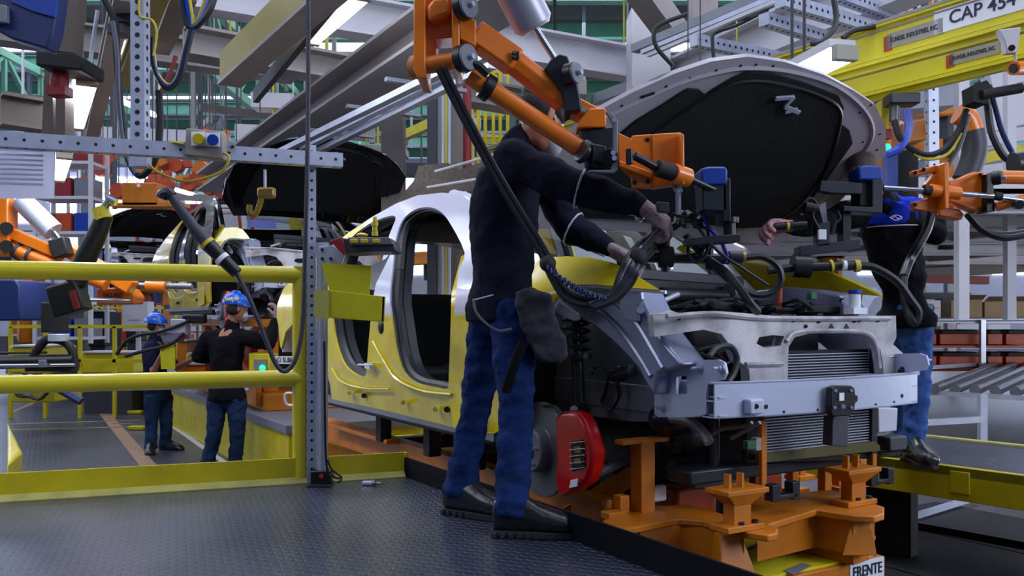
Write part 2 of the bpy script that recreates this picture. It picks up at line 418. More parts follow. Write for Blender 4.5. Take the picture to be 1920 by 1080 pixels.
for j, x in enumerate([-15.0, -7.5, 0, 7.5, 15]):  # green lattice girders along the hall
    b = MB(); z0, z1 = 7.0, 8.7
    b.beam((x, 14, z1), (x, 46, z1), .22); b.beam((x, 14, z0), (x, 46, z0), .22)
    for i in range(16):
        y = 14 + i * 2; b.beam((x, y, z0), (x, y, z1), .12); b.beam((x, y, z0 if i % 2 else z1), (x, y + 2, z1 if i % 2 else z0), .12)
    struct('trim_%d' % (30 + j), b, 'green')
for j, (x, y) in enumerate([(-21, 30), (-14.5, 30), (-7.5, 36), (0, 36), (7.5, 36), (-17, 18), (15, 30), (11, 24)]):
    struct('trim_%d' % (40 + j), MB().ibeam((x, y, LZ), (x, y, 9.0), .4, .4), 'grey')

# ================================================================ the near car
def vf(z):
    if z < 0.95: return -0.93 + 0.03 * max(0, (0.55 - z) / 0.2) ** 1
    return -0.93 + 0.33 * min(1.2, (z - 0.95) / 0.75) ** 1.4
def SC(px, py):
    v = -0.93
    for _ in range(12):
        p = SV(px, py, v); z = p.z; v = 0.5 * v + 0.5 * vf(z)
    u, v, z = uvz(p); return (u, z)
def sm2(pts, n=4, closed=True):
    q = [V((x, y, 0)) for x, y in pts]
    if closed: q = [q[-1]] + q + [q[0], q[1]]; r = cr(q, n); r = r[n:-n - 1]
    else: r = cr(q, n)
    return [(a.x, a.y) for a in r]
def twotone():
    m = M['caryel'].copy(); M['twotone'] = m; nt = m.node_tree; b = nt.nodes['Principled BSDF']; L = nt.links
    src = b.inputs['Base Color'].links[0].from_socket
    tc = nt.nodes.new('ShaderNodeTexCoord'); sx = nt.nodes.new('ShaderNodeSeparateXYZ'); L.new(tc.outputs['Object'], sx.inputs[0])
    dt = nt.nodes.new('ShaderNodeVectorMath'); dt.operation = 'DOT_PRODUCT'; L.new(tc.outputs['Object'], dt.inputs[0]); dt.inputs[1].default_value = tuple(U)
    a = nt.nodes.new('ShaderNodeMapRange'); L.new(sx.outputs['Z'], a.inputs[0]); a.inputs[1].default_value = .745; a.inputs[2].default_value = .775
    c = nt.nodes.new('ShaderNodeMapRange'); L.new(dt.outputs['Value'], c.inputs[0]); c.inputs[1].default_value = 1.25; c.inputs[2].default_value = 1.15
    q = nt.nodes.new('ShaderNodeMath'); q.operation = 'MULTIPLY'; L.new(a.outputs[0], q.inputs[0]); L.new(c.outputs[0], q.inputs[1])
    mx = nt.nodes.new('ShaderNodeMixRGB'); L.new(q.outputs[0], mx.inputs[0]); L.new(src, mx.inputs[1]); mx.inputs[2].default_value = lin((214, 212, 234)); L.new(mx.outputs[0], b.inputs['Base Color'])
twotone()
def make_car():
    root = thing('car_body', 'nearest yellow and white car body, hood propped open, red brake caliper showing', 'car', car(2.2, 0, .12))
    outer = [SC(*p) for p in [(880, 808), (840, 797), (720, 768), (625, 748), (618, 700), (606, 640), (590, 612), (572, 603), (552, 606), (538, 622), (530, 655), (527, 648), (524, 610), (521, 596), (523, 568), (535, 540), (556, 520), (585, 492), (625, 462), (655, 438), (700, 408), (745, 383), (785, 368), (830, 363), (868, 366), (905, 392), (940, 436), (958, 470), (975, 520), (975, 600), (965, 700), (950, 800), (930, 812)]]
    hf = sm2([SC(*p) for p in [(738, 510), (744, 450), (757, 415), (778, 396), (803, 390), (828, 398), (850, 426), (874, 475), (864, 505), (857, 560), (849, 640), (846, 705), (842, 728), (815, 725), (782, 717), (760, 698), (747, 660), (738, 600)]], 3)
    hr = sm2([SC(*p) for p in [(627, 600), (633, 640), (645, 676), (662, 696), (684, 706), (690, 690), (694, 640), (702, 560), (716, 500), (733, 440), (744, 408), (720, 410), (690, 424), (660, 448), (640, 480), (628, 530)]], 3)
    def pick(c):
        u, z = c.x, c.y
        return 1 if (z > 0.885 + 0.03 * math.sin(u * 9) and u < 3.35) else 0
    for sgn in (1, -1):
        mb = MB(); cdt(outer, [hf, hr], .05, lambda p: car(p.x, sgn * vf(p.y), p.y), mb, pick)
        o = mb.build('side_panel', 'twotone', root, solid=.02, loc=WO[root.name])
        for h in (hf, hr):
            n = len(h); jb = MB()
            for a in h: jb.v += [car(a[0], sgn * vf(a[1]), a[1]), car(a[0], sgn * (vf(a[1]) + .13), a[1])]
            for i in range(n): j = (i + 1) % n; jb.face([2 * i, 2 * j, 2 * j + 1, 2 * i + 1])
            j = jb.build('door_frame', 'seal', o, solid=.01)
            pts = [car(a[0], sgn * (vf(a[1]) + .045), a[1]) for a in h] + [car(h[0][0], sgn * (vf(h[0][1]) + .045), h[0][1])]
            MB().tube(pts, .032, 8, 0).build('door_seal', 'rubber', j)
    # creases and fasteners on the sill
    cb = MB(); cb.tube([SV(*p, -.945) for p in [(622, 690), (640, 716), (680, 728), (730, 730)]], .007, 6); cb.tube([SV(*p, -.945) for p in [(700, 640), (722, 680), (745, 712), (790, 733), (846, 740)]], .009, 6)
    cb.build('panel_crease', 'caryel', root)
    for p in [(756, 755), (816, 768), (655, 737)]: MB().cyl(SV(*p, -.955), SV(*p, -.93), .014, n=10).build('clip', 'caryel', root)
    for p in [(682, 742), (838, 768)]: MB().cyl(SV(*p, -.934), SV(*p, -.92), .016, n=14).build('drain_hole', 'blackm', root)
    hg = MB(); hg.box(SV(692, 686, -.97), (.08, .03, .035), U, W); hg.cyl(SV(672, 684, -.98), SV(700, 684, -.98), .007); hg.build('door_hinge', 'carwhite', root)
    MB().ball(SV(716, 612, -.935), (.045, .02, .05), x=U, y=W).build('lock_grommet', 'black', root)
    MB().box(SV(716, 614, -.93), (.12, .02, .16), U, W).build('lock_plate', 'primer', root, bev=.005)
    # roof and glass
    def roofz(u): return 1.60 - 0.06 * (u - 2.6) ** 2
    rb = MB(); n = 10
    for i in range(n + 1):
        u = 2.05 + (4.2 - 2.05) * i / n
        for j in range(7):
            v = -.62 + 1.24 * j / 6; rb.v.append(car(u, v, roofz(u) + .05 * (1 - (v / .62) ** 2)))
    for i in range(n):
        for j in range(6): q = i * 7 + j; rb.face([q, q + 1, q + 8, q + 7])
    rb.build('roof', 'carblack', root, solid=.03)
    wb = MB()
    for i in range(7):
        t = i / 6; u = 1.18 + t * .92; z = 1.02 + .56 * math.sin(t * math.pi / 2) ** 0.9
        for j in range(7):
            s = -1 + 2 * j / 6; wb.v.append(car(u + .06 * s * s, s * (.70 - .1 * t), z - .02 * s * s))
    for i in range(6):
        for j in range(6): q = i * 7 + j; wb.face([q, q + 1, q + 8, q + 7])
    wb.build('windshield', 'glass', root)
    for sgn in (1, -1):
        pb = MB().tube([car(1.15, sgn * .76, .98), car(1.5, sgn * .73, 1.28), car(1.85, sgn * .68, 1.50), car(2.2, sgn * .63, 1.59)], .035, 8)
        pb.build('windshield_pillar', 'carwhite', root)
    MB().cbox(1.5, 4.4, -.84, .84, .30, .36).build('floor_pan', 'liner', root)
    MB().cbox(1.3, 1.36, -.84, .84, .36, 1.0).build('firewall', 'liner', root)
    MB().cbox(3.75, 3.8, -.80, .80, .36, 1.05).build('rear_bulkhead', 'liner', root)
    MB().cbox(1.95, 3.9, .66, .72, 1.20, 1.50).build('far_roof_trim', 'liner', root)  # dark sheet added so the cabin looks black through the door opening
    MB().cbox(1.45, 3.9, .78, .84, .36, .98).build('far_door_trim', 'liner', root)  # black panel added across the far openings to darken the cabin
    MB().cbox(2.2, 4.0, -.5, .66, 1.48, 1.50).build('headliner', 'liner', root)
    d = MB(); d.prism([car(1.36, -.80, .72), car(1.72, -.80, .76), car(1.72, -.8, .98), car(1.36, -.8, 1.04)], W * 1.6).cbox(1.5, 1.7, -.1, .1, .36, .8); d.build('dashboard', 'black', root, bev=.02)
    d = MB(); d.cbox(2.3, 2.5, -.74, .74, .36, .44); d.cbox(2.9, 3.6, -.74, .74, .36, .5); d.cbox(1.8, 3.4, -.12, .12, .36, .52); d.build('seat_rails', 'blackm', root, bev=.02)
    MB().cbox(1.55, 2.4, -.86, -.70, .42, .45).build('sill_cover', 'blue', root, bev=.01)
    MB().cbox(1.35, 4.0, -.84, .84, .22, .30).build('battery_tray', 'dgrey', root, bev=.015)
    MB().cbox(1.25, 3.9, -.90, -.80, .26, .30).build('sill_flange', 'primer', root)
    # rear wheel housing (white inner arch) and tail structure
    ar = MB(); pts = [SV(*p, -.90) for p in [(530, 660), (529, 640), (534, 618), (545, 600), (560, 592), (580, 592), (596, 602), (608, 630), (615, 690)]]
    for q in range(len(pts) - 1):
        k0 = len(ar.v); ar.v += [pts[q], pts[q + 1], pts[q + 1] + W * .22, pts[q] + W * .22]; ar.face([k0, k0 + 1, k0 + 2, k0 + 3])
    ar.build('wheel_housing', 'white', root, solid=.02)
    # ---- fenders
    def tv(u, z): return -.93 + .24 * min(1, max(0, (1.0 - u) / .75)) ** 1.2 + .10 * max(0, z - 0.97) / .12
    def SF(px, py):
        v = -.93
        for _ in range(14): p = SV(px, py, v); u_, v_, z_ = uvz(p); v = .5 * v + .5 * tv(u_, z_)
        return (u_, z_)
    fo = [SF(*p) for p in [(846, 640), (848, 560), (856, 520), (866, 482), (900, 462), (960, 462), (1030, 484), (1065, 482), (1110, 485), (1150, 494), (1195, 518), (1238, 545), (1180, 541), (1120, 535), (1085, 535), (1060, 544), (1040, 563), (1026, 592), (1000, 566), (960, 570), (930, 600), (912, 660), (905, 740), (900, 800), (852, 800), (842, 740)]]
    for sgn in (1, -1):
        mb = MB(); cdt(fo, [], .04, lambda p: car(p.x, sgn * tv(p.x, p.y), p.y), mb)
        mb.build('fender', 'caryel', root, solid=.012)
    lip = MB().tube([car(SF(*p)[0], tv(*SF(*p)) + .01, SF(*p)[1]) for p in [(1028, 592), (1042, 565), (1062, 546), (1086, 537), (1120, 537), (1180, 543), (1245, 548)]], .008, 6); lip.build('fender_lip', 'white', root)
    # ---- hood
    h0 = car(1.42, 0, 1.28); h1 = car(.40, 0, 2.05); sa = (h1 - h0).normalized(); hn = W.cross(sa).normalized()
    if hn.dot(V((0, 0, CZ)) - h0) < 0: hn = -hn
    def HP(px, py):
        p = onplane(px, py, h0, hn) - h0; return (p.dot(W), p.dot(sa))
    def hm(off): return lambda p: h0 + W * p.x + sa * p.y + hn * (off + .05 * (p.x / .8) ** 2 + .03 * max(0, (p.y - .9)) ** 2)
    ho = [HP(*p) for p in [(1000, 418), (1150, 428), (1300, 440), (1440, 440), (1462, 420), (1500, 403), (1545, 360), (1600, 304), (1640, 262), (1643, 215), (1628, 180), (1592, 158), (1540, 133), (1470, 112), (1400, 102), (1330, 110), (1260, 131), (1180, 163), (1110, 196), (1085, 210), (1030, 270), (990, 340)]]
    hi = [HP(*p) for p in [(1050, 396), (1150, 402), (1250, 408), (1380, 412), (1450, 402), (1478, 385), (1530, 318), (1565, 270), (1582, 246), (1578, 225), (1560, 212), (1570, 186), (1562, 166), (1500, 145), (1440, 130), (1395, 128), (1372, 138), (1335, 160), (1320, 172), (1305, 160), (1285, 158), (1240, 186), (1190, 214), (1150, 246), (1110, 292), (1060, 350)]]
    mb = MB(); cdt(ho, [], .06, hm(0), mb); hood = mb.build('hood', 'hood', root, solid=.022)
    mb = MB(); cdt(hi, [], .06, hm(.024), mb); lin_ = mb.build('hood_liner', 'liner', hood, solid=.012)
    hp3 = lambda px, py, o: hm(o)(V(HP(px, py)))
    MB().tube([hp3(*p, .03) for p in [(1130, 300), (1240, 225), (1330, 167), (1395, 143), (1480, 152), (1558, 182), (1558, 230), (1530, 300), (1480, 366), (1440, 392)]], .010, 6).build('liner_edge', 'black', hood)
    MB().tube([hp3(*p, .012) for p in [(1110, 215), (1190, 182), (1270, 150), (1340, 132), (1400, 124), (1480, 130), (1560, 152), (1612, 195), (1616, 240), (1570, 300), (1500, 380)]], .012, 6).build('pressed_rib', 'hood', hood)
    for p in [(1125, 203), (1160, 187), (1198, 172), (1245, 155), (1290, 141), (1340, 127), (1386, 119), (1415, 117), (1447, 119), (1484, 130), (1515, 138), (1548, 150), (1590, 172), (1620, 180), (1600, 195), (1632, 228), (1602, 245), (1625, 255), (1560, 330), (1508, 385)]:
        MB().cyl(hp3(*p, .008), hp3(*p, .0145), .006, n=8).build('hem_hole', 'blackm', hood)
    MB().tube([hp3(1201, 172, .014), hp3(1222, 166, .014)], .007, 6, 0).build('vent_slot', 'blackm', hood)
    mb = MB()
    for a, c in (((1444, 172), (1478, 168)), ((1478, 168), (1462, 186)), ((1462, 186), (1488, 196)), ((1462, 196), (1484, 190))): mb.beam(hp3(*a, .045), hp3(*c, .045), .022, .012, hn)
    mb.build('hood_latch', 'galv', hood, bev=.002)
    # ---- front structure
    bb = MB(); n = 16; zb, zt = .472, .608
    def bu(v): return 0.06 * (v / .625) ** 2 - .03
    for (o0, o1, z0, z1) in ((0, .006, zb, zt), (.064, .07, zb, zt), (0, .07, zb, zb + .005), (0, .07, zt - .005, zt), (.004, .066, .535, .54)):
        for i in range(n):
            va, vb = -.625 + 1.25 * i / n, -.625 + 1.25 * (i + 1) / n
            ua, ub = bu(va), bu(vb)
            bb.hexa([car(ua + o0, va, z0), car(ub + o0, vb, z0), car(ub + o1, vb, z0), car(ua + o1, va, z0), car(ua + o0, va, z1), car(ub + o0, vb, z1), car(ub + o1, vb, z1), car(ua + o1, va, z1)])
    beam = bb.build('bumper_beam', 'beam', root, ang=20)
    te = MB().box(SU(1413, 762, -.01), (.075, .04, .06), W, U); te.build('tow_eye', 'beam', beam, bev=.008)
    MB().cyl(SU(1418, 762, -.034), SU(1418, 762, -.028), .010, n=12).build('tow_hole', 'blackm', beam)
    for p, r in (((1441, 763), .009), ((1471, 772), .005), ((1530, 768), .005), ((1642, 758), .005), ((1682, 754), .005), ((1700, 743), .009)):
        q = SU(*p, -.02); u_, v_, z_ = uvz(q); MB().cyl(car(bu(v_) - .003, v_, z_), car(bu(v_) + .003, v_, z_), r, n=10).build('beam_hole', 'blackm', beam)
    br = MB().prism([SU(*p, -.075) for p in [(1560, 727), (1568, 723), (1596, 723), (1603, 728), (1604, 740), (1609, 742), (1609, 752), (1604, 756), (1601, 775), (1595, 780), (1562, 780), (1559, 772)]], U * .03)
    brk = br.build('sensor_bracket', 'black', beam, bev=.003)
    for p in ((1567, 732), (1597, 732), (1566, 764), (1597, 764)): MB().cyl(SU(*p, -.083), SU(*p, -.07), .007, n=10).build('bolt', 'galv', brk)
    MB().box(SU(1578, 744, -.078), (.03, .003, .032), W, U).build('sticker', 'labelw', brk)
    MB().cyl(SU(1581, 762, -.08), SU(1581, 762, -.07), .010, n=12).build('sensor_eye', 'galv', brk)
    pk = MB().prism([SU(*p, -.01) for p in [(1562, 780), (1592, 780), (1590, 838), (1560, 836)]], U * .05); pk.build('sensor_arm', 'dgrey', beam, bev=.004)
    for sgn in (-1, 1):
        cc = MB().cbox(.03, .34, sgn * .49 - .06, sgn * .49 + .06, .475, .60); cc.build('crush_can', 'beam', root, bev=.004)
        c2 = MB()
        for a in (.50, .57): c2.cbox(.02, .14, sgn * .52 - .09, sgn * .52 + .09, a - .02, a - .015)
        c2.build('can_flange', 'beam', root)
    # side mounting plate with bolts
    for sgn in (-1, 1):
        f = (lambda p: p) if sgn == -1 else (lambda p: p + W * (2 * .62))
        pl = MB(); plo = [SV(*p, -.62) for p in [(1229, 683), (1236, 677), (1348, 674), (1360, 680), (1364, 700), (1358, 712), (1330, 716), (1326, 740), (1326, 776), (1300, 782), (1236, 782), (1229, 776)]]
        o2 = [(uvz(p)[0], p.z) for p in plo]; hh = [(uvz(SV(*p, -.62))[0], SV(*p, -.62).z) for p in [(1270, 706), (1289, 705), (1290, 738), (1270, 739)]]
        cdt(o2, [hh], .04, lambda p: car(p.x, sgn * .62, p.y), pl); plate = pl.build('mount_plate', 'beam', root, solid=.012)
        for p in ((1245, 692), (1315, 690), (1355, 690), (1246, 764)):
            q = f(SV(*p, -.62)); qq = MB().cyl(q, q + W * sgn * .012, .018, n=12); qq.cyl(q, q + W * sgn * .024, .012, n=6); qq.cyl(q, q + W * sgn * .05, .006, n=8); qq.build('bolt', 'galv', plate)
    # shock tower arc
    arc = [(1045, 538), (1090, 528), (1150, 533), (1195, 545), (1208, 575), (1224, 610), (1252, 650), (1280, 684), (1232, 700), (1226, 742), (1212, 722), (1195, 690), (1160, 652), (1120, 617), (1082, 594), (1045, 582)]
    for sgn in (-1, 1):
        poly = [car(uvz(SV(*p, -.70))[0], sgn * .70, SV(*p, -.70).z) for p in arc]
        arm = MB().prism(poly, W * (-sgn) * .14).build('apron_arc', 'apron', root, bev=.012)
        for q in ([(1060, 560), (1120, 580), (1165, 620), (1200, 668), (1222, 705)], [(1090, 545), (1150, 565), (1192, 602), (1225, 655), (1245, 690)]):
            MB().tube([car(uvz(SV(*p, -.70))[0], sgn * .705, SV(*p, -.70).z) for p in q], .011, 6).build('apron_rib', 'apron', arm)
    tp = MB().prism([SV(*p, -.72) for p in [(1170, 543), (1200, 545), (1202, 562), (1195, 578), (1196, 603), (1172, 600), (1160, 575)]], W * .02); tp.build('tower_gusset', 'apron', root, bev=.004)
    MB().cyl(SV(1201, 581, -.74), SV(1201, 581, -.70), .016, n=10).build('bolt', 'galv', root)
    bk = MB().prism([SV(*p, -.78) for p in [(1026, 560), (1040, 560), (1080, 588), (1082, 600), (1075, 602), (1030, 580)]], W * .02); bk.build('fender_bracket', 'galv', root, bev=.003)
    for sgn in (-1, 1):
        ap = MB().prism([car(uvz(SV(*p, -.50))[0], sgn * .50, SV(*p, -.50).z) for p in [(985, 545), (1100, 560), (1160, 600), (1240, 690), (1245, 792), (1180, 790), (990, 762)]], W * (-sgn) * .02)
        wa = ap.build('inner_apron', 'primer', root)
        rl_ = MB().cbox(.34, 1.35, sgn * .47 - .04, sgn * .47 + .04, .44, .56).build('side_rail', 'primer', root, bev=.006)
    for p in [(1110, 700), (1115, 690), (1032, 745), (1196, 760)]: MB().cyl(SV(*p, -.506), SV(*p, -.50), .008, n=8).build('rail_hole', 'blackm', root)
    hb = MB()
    for t in ([(1130, 690), (1140, 700), (1135, 735), (1128, 755), (1145, 770)], [(1140, 700), (1155, 720), (1160, 745), (1150, 765)], [(1170, 690), (1160, 715), (1165, 740)]): hb.tube([SV(*p, -.55) for p in t], .007, 5)
    hb.ball(SV(1165, 700, -.55), (.05, .03, .04), x=U, y=W); hb.cyl(SV(1150, 705, -.56), SV(1185, 695, -.56), .028); hb.build('wiring_plug', 'black', root)
    # damper and coil spring
    for sgn in (-1, 1):
        m_ = lambda p: car(uvz(p)[0], sgn * abs(uvz(p)[1]), p.z)
        s_ = MB(); a = m_(SV(1078, 575, -.66)); c = m_(SV(1088, 790, -.66)); s_.cyl(a.lerp(c, .4), c, .028); s_.cyl(a, a.lerp(c, .4), .018); s_.cyl(a.lerp(c, .42), a.lerp(c, .46), .07)
        dm = s_.build('damper', 'black', root)
        sp = MB(); x_, y_, d_ = frame(c - a); L = (c - a).length * .42
        sp.tube([a + d_ * (L * i / 48) + x_ * .062 * math.cos(i * .75) + y_ * .062 * math.sin(i * .75) for i in range(49)], .009, 6, 0); sp.build('coil_spring', 'dark_metal', dm)
        kn = MB(); kn.tube([m_(SV(1095, 760, -.66)), m_(SV(1080, 790, -.68)), m_(SV(1060, 830, -.70)), m_(SV(1050, 880, -.68))], .035, 8); kn.box(m_(SV(1083, 768, -.68)), (.09, .05, .07), U, W)
        kn.build('steering_knuckle', 'black', root)
        MB().cyl(m_(SV(1076, 768, -.73)), m_(SV(1076, 768, -.70)), .018).build('bolt', 'alu', root)
        MB().tube([m_(SV(1100, 897, -.66)), m_(SV(1140, 878, -.55)), m_(SV(1185, 860, -.40)), m_(SV(1230, 850, -.3))], .022, 8).build('control_arm', 'steel', root)
    # brake
    for sgn in (-1, 1):
        m_ = lambda p: car(uvz(p)[0], sgn * abs(uvz(p)[1]), p.z)
        ct = m_(SV(1022, 842, -.76)); o_ = W * sgn
        disc = MB().cyl(ct, ct + o_ * .028, .222, n=48).cyl(ct - o_ * .004, ct + o_ * .032, .11, n=32).build('brake_disc', 'steel', root, bev=.003)
        hub = MB().lathe([(.10, 0), (.10, .05), (.094, .058), (.035, .058), (.035, .07), (.001, .07)], ct + o_ * .028, o_, 32).build('wheel_hub', 'grey', disc)
        MB().ball(ct + o_ * .10, (.03, .03, .02), x=U, y=Z, z=W).build('hub_cap', 'chrome', disc)
        for i in range(5):
            t = i * 2 * math.pi / 5 + .4; q = ct + (U * math.cos(t) + Z * math.sin(t)) * .07; MB().cyl(q + o_ * .06, q + o_ * .13, .008, n=8).build('wheel_stud', 'galv', disc)
        cp = [(1040, 782), (1052, 772), (1066, 770), (1084, 776), (1096, 795), (1105, 822), (1112, 848), (1108, 880), (1098, 905), (1074, 922), (1048, 934), (1039, 905), (1042, 860), (1040, 820)]
        cal = MB().prism([m_(SV(*p, -.84)) for p in cp], -o_ * .075).build('brake_caliper', 'caliper', root, bev=.018)
        MB().prism([m_(SV(*p, -.846)) for p in [(1070, 828), (1092, 824), (1096, 878), (1072, 884)]], -o_ * .01).build('pad_window', 'blackm', cal)
        for y0, y1 in ((838, 848), (860, 870)): MB().prism([m_(SV(*p, -.850)) for p in [(1076, y0), (1088, y0 - 1), (1089, y1), (1077, y1 + 1)]], -o_ * .01).build('brake_pad', 'gold', cal)
        for y0 in (830, 843, 855, 868, 879): MB().cyl(m_(SV(1068, y0 + 1, -.853)), m_(SV(1096, y0 - 2, -.853)), .0022, n=6).build('retaining_pin', 'steel', cal)
        MB().prism([m_(SV(*p, -.846)) for p in [(1070, 900), (1084, 897), (1081, 912), (1067, 915)]], -o_ * .006).build('sticker', 'labelw', cal)
        MB().tube([m_(SV(*p, -.80)) for p in [(1020, 762), (1040, 762), (1055, 775)]], .008, 6).build('brake_hose', 'rubber', cal)
    # drive unit and bay
    du = MB(); du.cbox(.55, 1.25, -.42, .42, .14, .66); du.cyl(car(.6, -.4, .45), car(.6, .3, .45), .14, n=20); du.cyl(car(.95, -.2, .62), car(.95, .4, .62), .12, n=20); du.ball(car(.5, -.35, .34), (.12, .12, .1)); du.ball(car(.48, -.45, .42), (.1, .1, .08)); du.build('drive_unit', 'black', root, bev=.02)
    bx = MB().cbox(.42, 1.1, -.38, .44, .66, .82); bx.cbox(.5, .8, -.2, .1, .82, .86); bx.build('bay_module', 'blackm', root, bev=.02)
    for a, c, w_, h_, m__ in (((1192, 514), (1388, 528), .06, .05, 'dgrey'), ((1192, 540), (1380, 548), .05, .09, 'black'), ((1240, 536), (1384, 540), .03, .015, 'primer')):
        MB().beam(SU(*a, .95), SU(*c, .95), w_, h_).build('cowl_bar', m__, root, bev=.006)
    MB().cyl(SU(1240, 552, .88), SU(1372, 556, .88), .036, n=16).build('crossover_tube', 'dark_metal', root)
    MB().cyl(SU(1366, 550, .87), SU(1380, 550, .87), .05, n=16).build('tube_collar', 'steel', root)
    MB().tube([SU(1240, 566, .6), SU(1262, 556, .6), SU(1272, 552, .6)], .012, 8).build('gas_strut', 'alu', root)
    rr = random.Random(3)
    for i in range(16):
        x0 = 1210 + rr.random() * 400; y0 = 568 + rr.random() * 14
        pts = [SU(x0 + j * (18 + rr.random() * 26), y0 + rr.uniform(-12, 14), .35 + rr.random() * .35) for j in range(4)]
        MB().tube(pts, .007 + rr.random() * .010, 6).build('coolant_hose', ['rubber', 'black', 'rubber', 'dark_metal'][i % 4], root)
    for i in range(10):
        x0 = 1300 + rr.random() * 70; y0 = 640 + rr.random() * 26
        MB().tube([SU(x0 + rr.uniform(-30, 30), y0 + j * 12 + rr.uniform(-5, 5), .28 + rr.random() * .1) for j in range(4)], .010, 6).build('wiring_loom', 'rubber', root)
    MB().tube([SU(*p, .12) for p in [(1330, 668), (1345, 652), (1370, 650), (1382, 672), (1376, 700), (1366, 716)]], .013, 8).build('front_hose', 'rubber', root)
    MB().box(SU(1370, 690, .33), (.24, .06, .2), W, U).build('control_module', 'black', root, bev=.01)
    rs = MB(); rs.cyl(SU(1603, 580, .32), SU(1603, 552, .32), .026, n=14); rs.box(SU(1604, 583, .32), (.10, .06, .03), W, U)
    rv = rs.build('washer_reservoir', 'labelw', root); MB().cyl(SU(1603, 551, .32), SU(1603, 544, .32), .030, n=14).build('blue_cap', 'bluehose', rv)
    MB().prism([SU(*p, .4) for p in [(1508, 586), (1516, 572), (1582, 574), (1575, 588)]], U * .2).build('fuse_cover', 'black', root, bev=.006)
    MB().box(SU(1522, 555, .4), (.04, .03, .035), W, U).build('green_connector', 'dgreen', root, bev=.004)
    MB().cyl(SU(1461, 590, .5), SU(1463, 530, .5), .012).build('orange_strut', 'rust', root)
    MB().prism([SU(*p, .5) for p in [(1620, 545), (1640, 538), (1656, 552), (1640, 560), (1625, 585), (1612, 586)]], U * .04).build('hinge_bracket', 'galv', root, bev=.004)
    # radiator support casting
    so = [(1248, 590), (1300, 586), (1340, 583), (1440, 592), (1560, 593), (1671, 592), (1672, 632), (1664, 650), (1690, 688), (1690, 708), (1650, 710), (1646, 680), (1642, 655), (1630, 632), (1600, 625), (1510, 625), (1482, 632), (1470, 650), (1468, 716), (1398, 716), (1396, 692), (1376, 676), (1366, 650), (1352, 626), (1325, 618), (1250, 632)]
    sh = [(1415, 632), (1440, 628), (1462, 630), (1455, 648), (1425, 652), (1410, 644)]
    f2 = lambda p: (uvz(SU(*p, .16))[1], SU(*p, .16).z)
    mb = MB(); cdt([f2(p) for p in so], [[f2(p) for p in sh]], .035, lambda p: car(.16 + (.25 * max(0, (-.40 - p.x))), p.x, p.y), mb); sup = mb.build('radiator_support', 'cast', root, solid=.05)
    mb = MB(); mb.tube([SU(*p, .13) for p in [(1250, 594), (1340, 588), (1440, 597), (1668, 597)]], .012, 6); mb.tube([SU(*p, .13) for p in [(1398, 684), (1466, 682)]], .012, 6); mb.tube([SU(*p, .13) for p in [(1474, 640), (1500, 622), (1610, 622), (1640, 640), (1650, 690)]], .010, 6); mb.build('support_rib', 'cast', sup)
    for p in [(1488, 601), (1504, 600), (1535, 603), (1511, 612), (1539, 600), (1602, 602), (1611, 601), (1646, 601), (1273, 597)]: MB().cyl(SU(*p, .128), SU(*p, .14), .008, n=8).build('cast_hole', 'blackm', sup)
    for a in (1560, 1588): MB().prism([SU(a - 5, 616, .13), SU(a + 5, 616, .13), SU(a, 607, .13)], U * .006).build('cast_notch', 'dark_metal', sup)
    for p0 in ([(1428, 716), (1462, 716), (1476, 722), (1440, 724)], [(1652, 710), (1682, 708), (1668, 718), (1656, 720)]): MB().prism([SU(*p, .11) for p in p0], U * .02).build('support_foot', 'beam', sup)
    # radiator, upper and lower core with fins
    rad = MB().prism([SU(*p, .24) for p in [(1400, 660), (1645, 654), (1645, 860), (1400, 868)]], U * .03).build('radiator', 'black', root)
    fb = MB(); z_hi = SU(1500, 660, .23).z; z_lo = SU(1500, 850, .23).z; i = 0; z = z_lo
    va = uvz(SU(1432, 760, .23))[1]; vb = uvz(SU(1628, 760, .23))[1]
    while z < z_hi:
        fb.beam(car(.23, va, z), car(.23, vb, z), .012, .0045); z += .0125
    fb.build('cooling_fins', 'alu', rad)
    MB().beam(SU(1638, 655, .22), SU(1636, 850, .22), .035, .02, U).build('radiator_tank', 'dark_metal', rad)
    MB().prism([SU(*p, .19) for p in [(1425, 868), (1425, 852), (1640, 828), (1650, 836), (1650, 845)]], U * .03).build('lower_shield', 'olive', root)
    MB().tube([SV(*p, -.5) for p in [(1255, 785), (1290, 790), (1315, 808), (1330, 830)]], .022, 8).build('rail_end_flange', 'steel', root)
    for q in ([(1320, 826), (1350, 806), (1392, 800), (1410, 792)], [(1372, 822), (1400, 806), (1425, 792)]): MB().tube([SV(*p, -.45) for p in q], .008, 6).build('coolant_pipe', 'steel', root)
    MB().box(SU(1405, 834, .1), (.05, .03, .035), W, U).build('green_tag', 'dgreen', root, bev=.003)
    MB().box(SU(1418, 832, .11), (.03, .03, .05), W, U).build('tag_plate', 'labelg', root)
    sf = MB(); sf.prism([G(*p, .20) for p in [(1252, 872), (1300, 863), (1372, 862), (1400, 872), (1372, 884), (1300, 888)]], (0, 0, -.07)); sf.cyl(car(.4, -.28, .2), car(.4, -.28, .5), .03); sf.build('front_subframe', 'dark_metal', root, bev=.01)
    MB().cbox(.3, .45, -.5, .5, .16, .22).build('subframe_cross', 'dark_metal', root, bev=.01)
    MB().prism([SU(*p, .3) for p in [(1648, 765), (1684, 765), (1682, 808), (1648, 812)]], U * .08).build('headlamp_bracket', 'white', root, bev=.006)
    MB().box(SU(1672, 830, .3), (.13, .08, .07), W, U).build('duct_end', 'dgrey', root, bev=.008)
    MB().tube([SU(*p, .1) for p in [(1688, 698), (1700, 685), (1712, 690), (1716, 676)]], .014, 6).build('hook_bracket', 'black', root)
    MB().box(SU(1706, 688, .14), (.11, .03, .08), W, U).build('headlamp_plate', 'beam', root, bev=.003)
    return root
CAR = make_car()
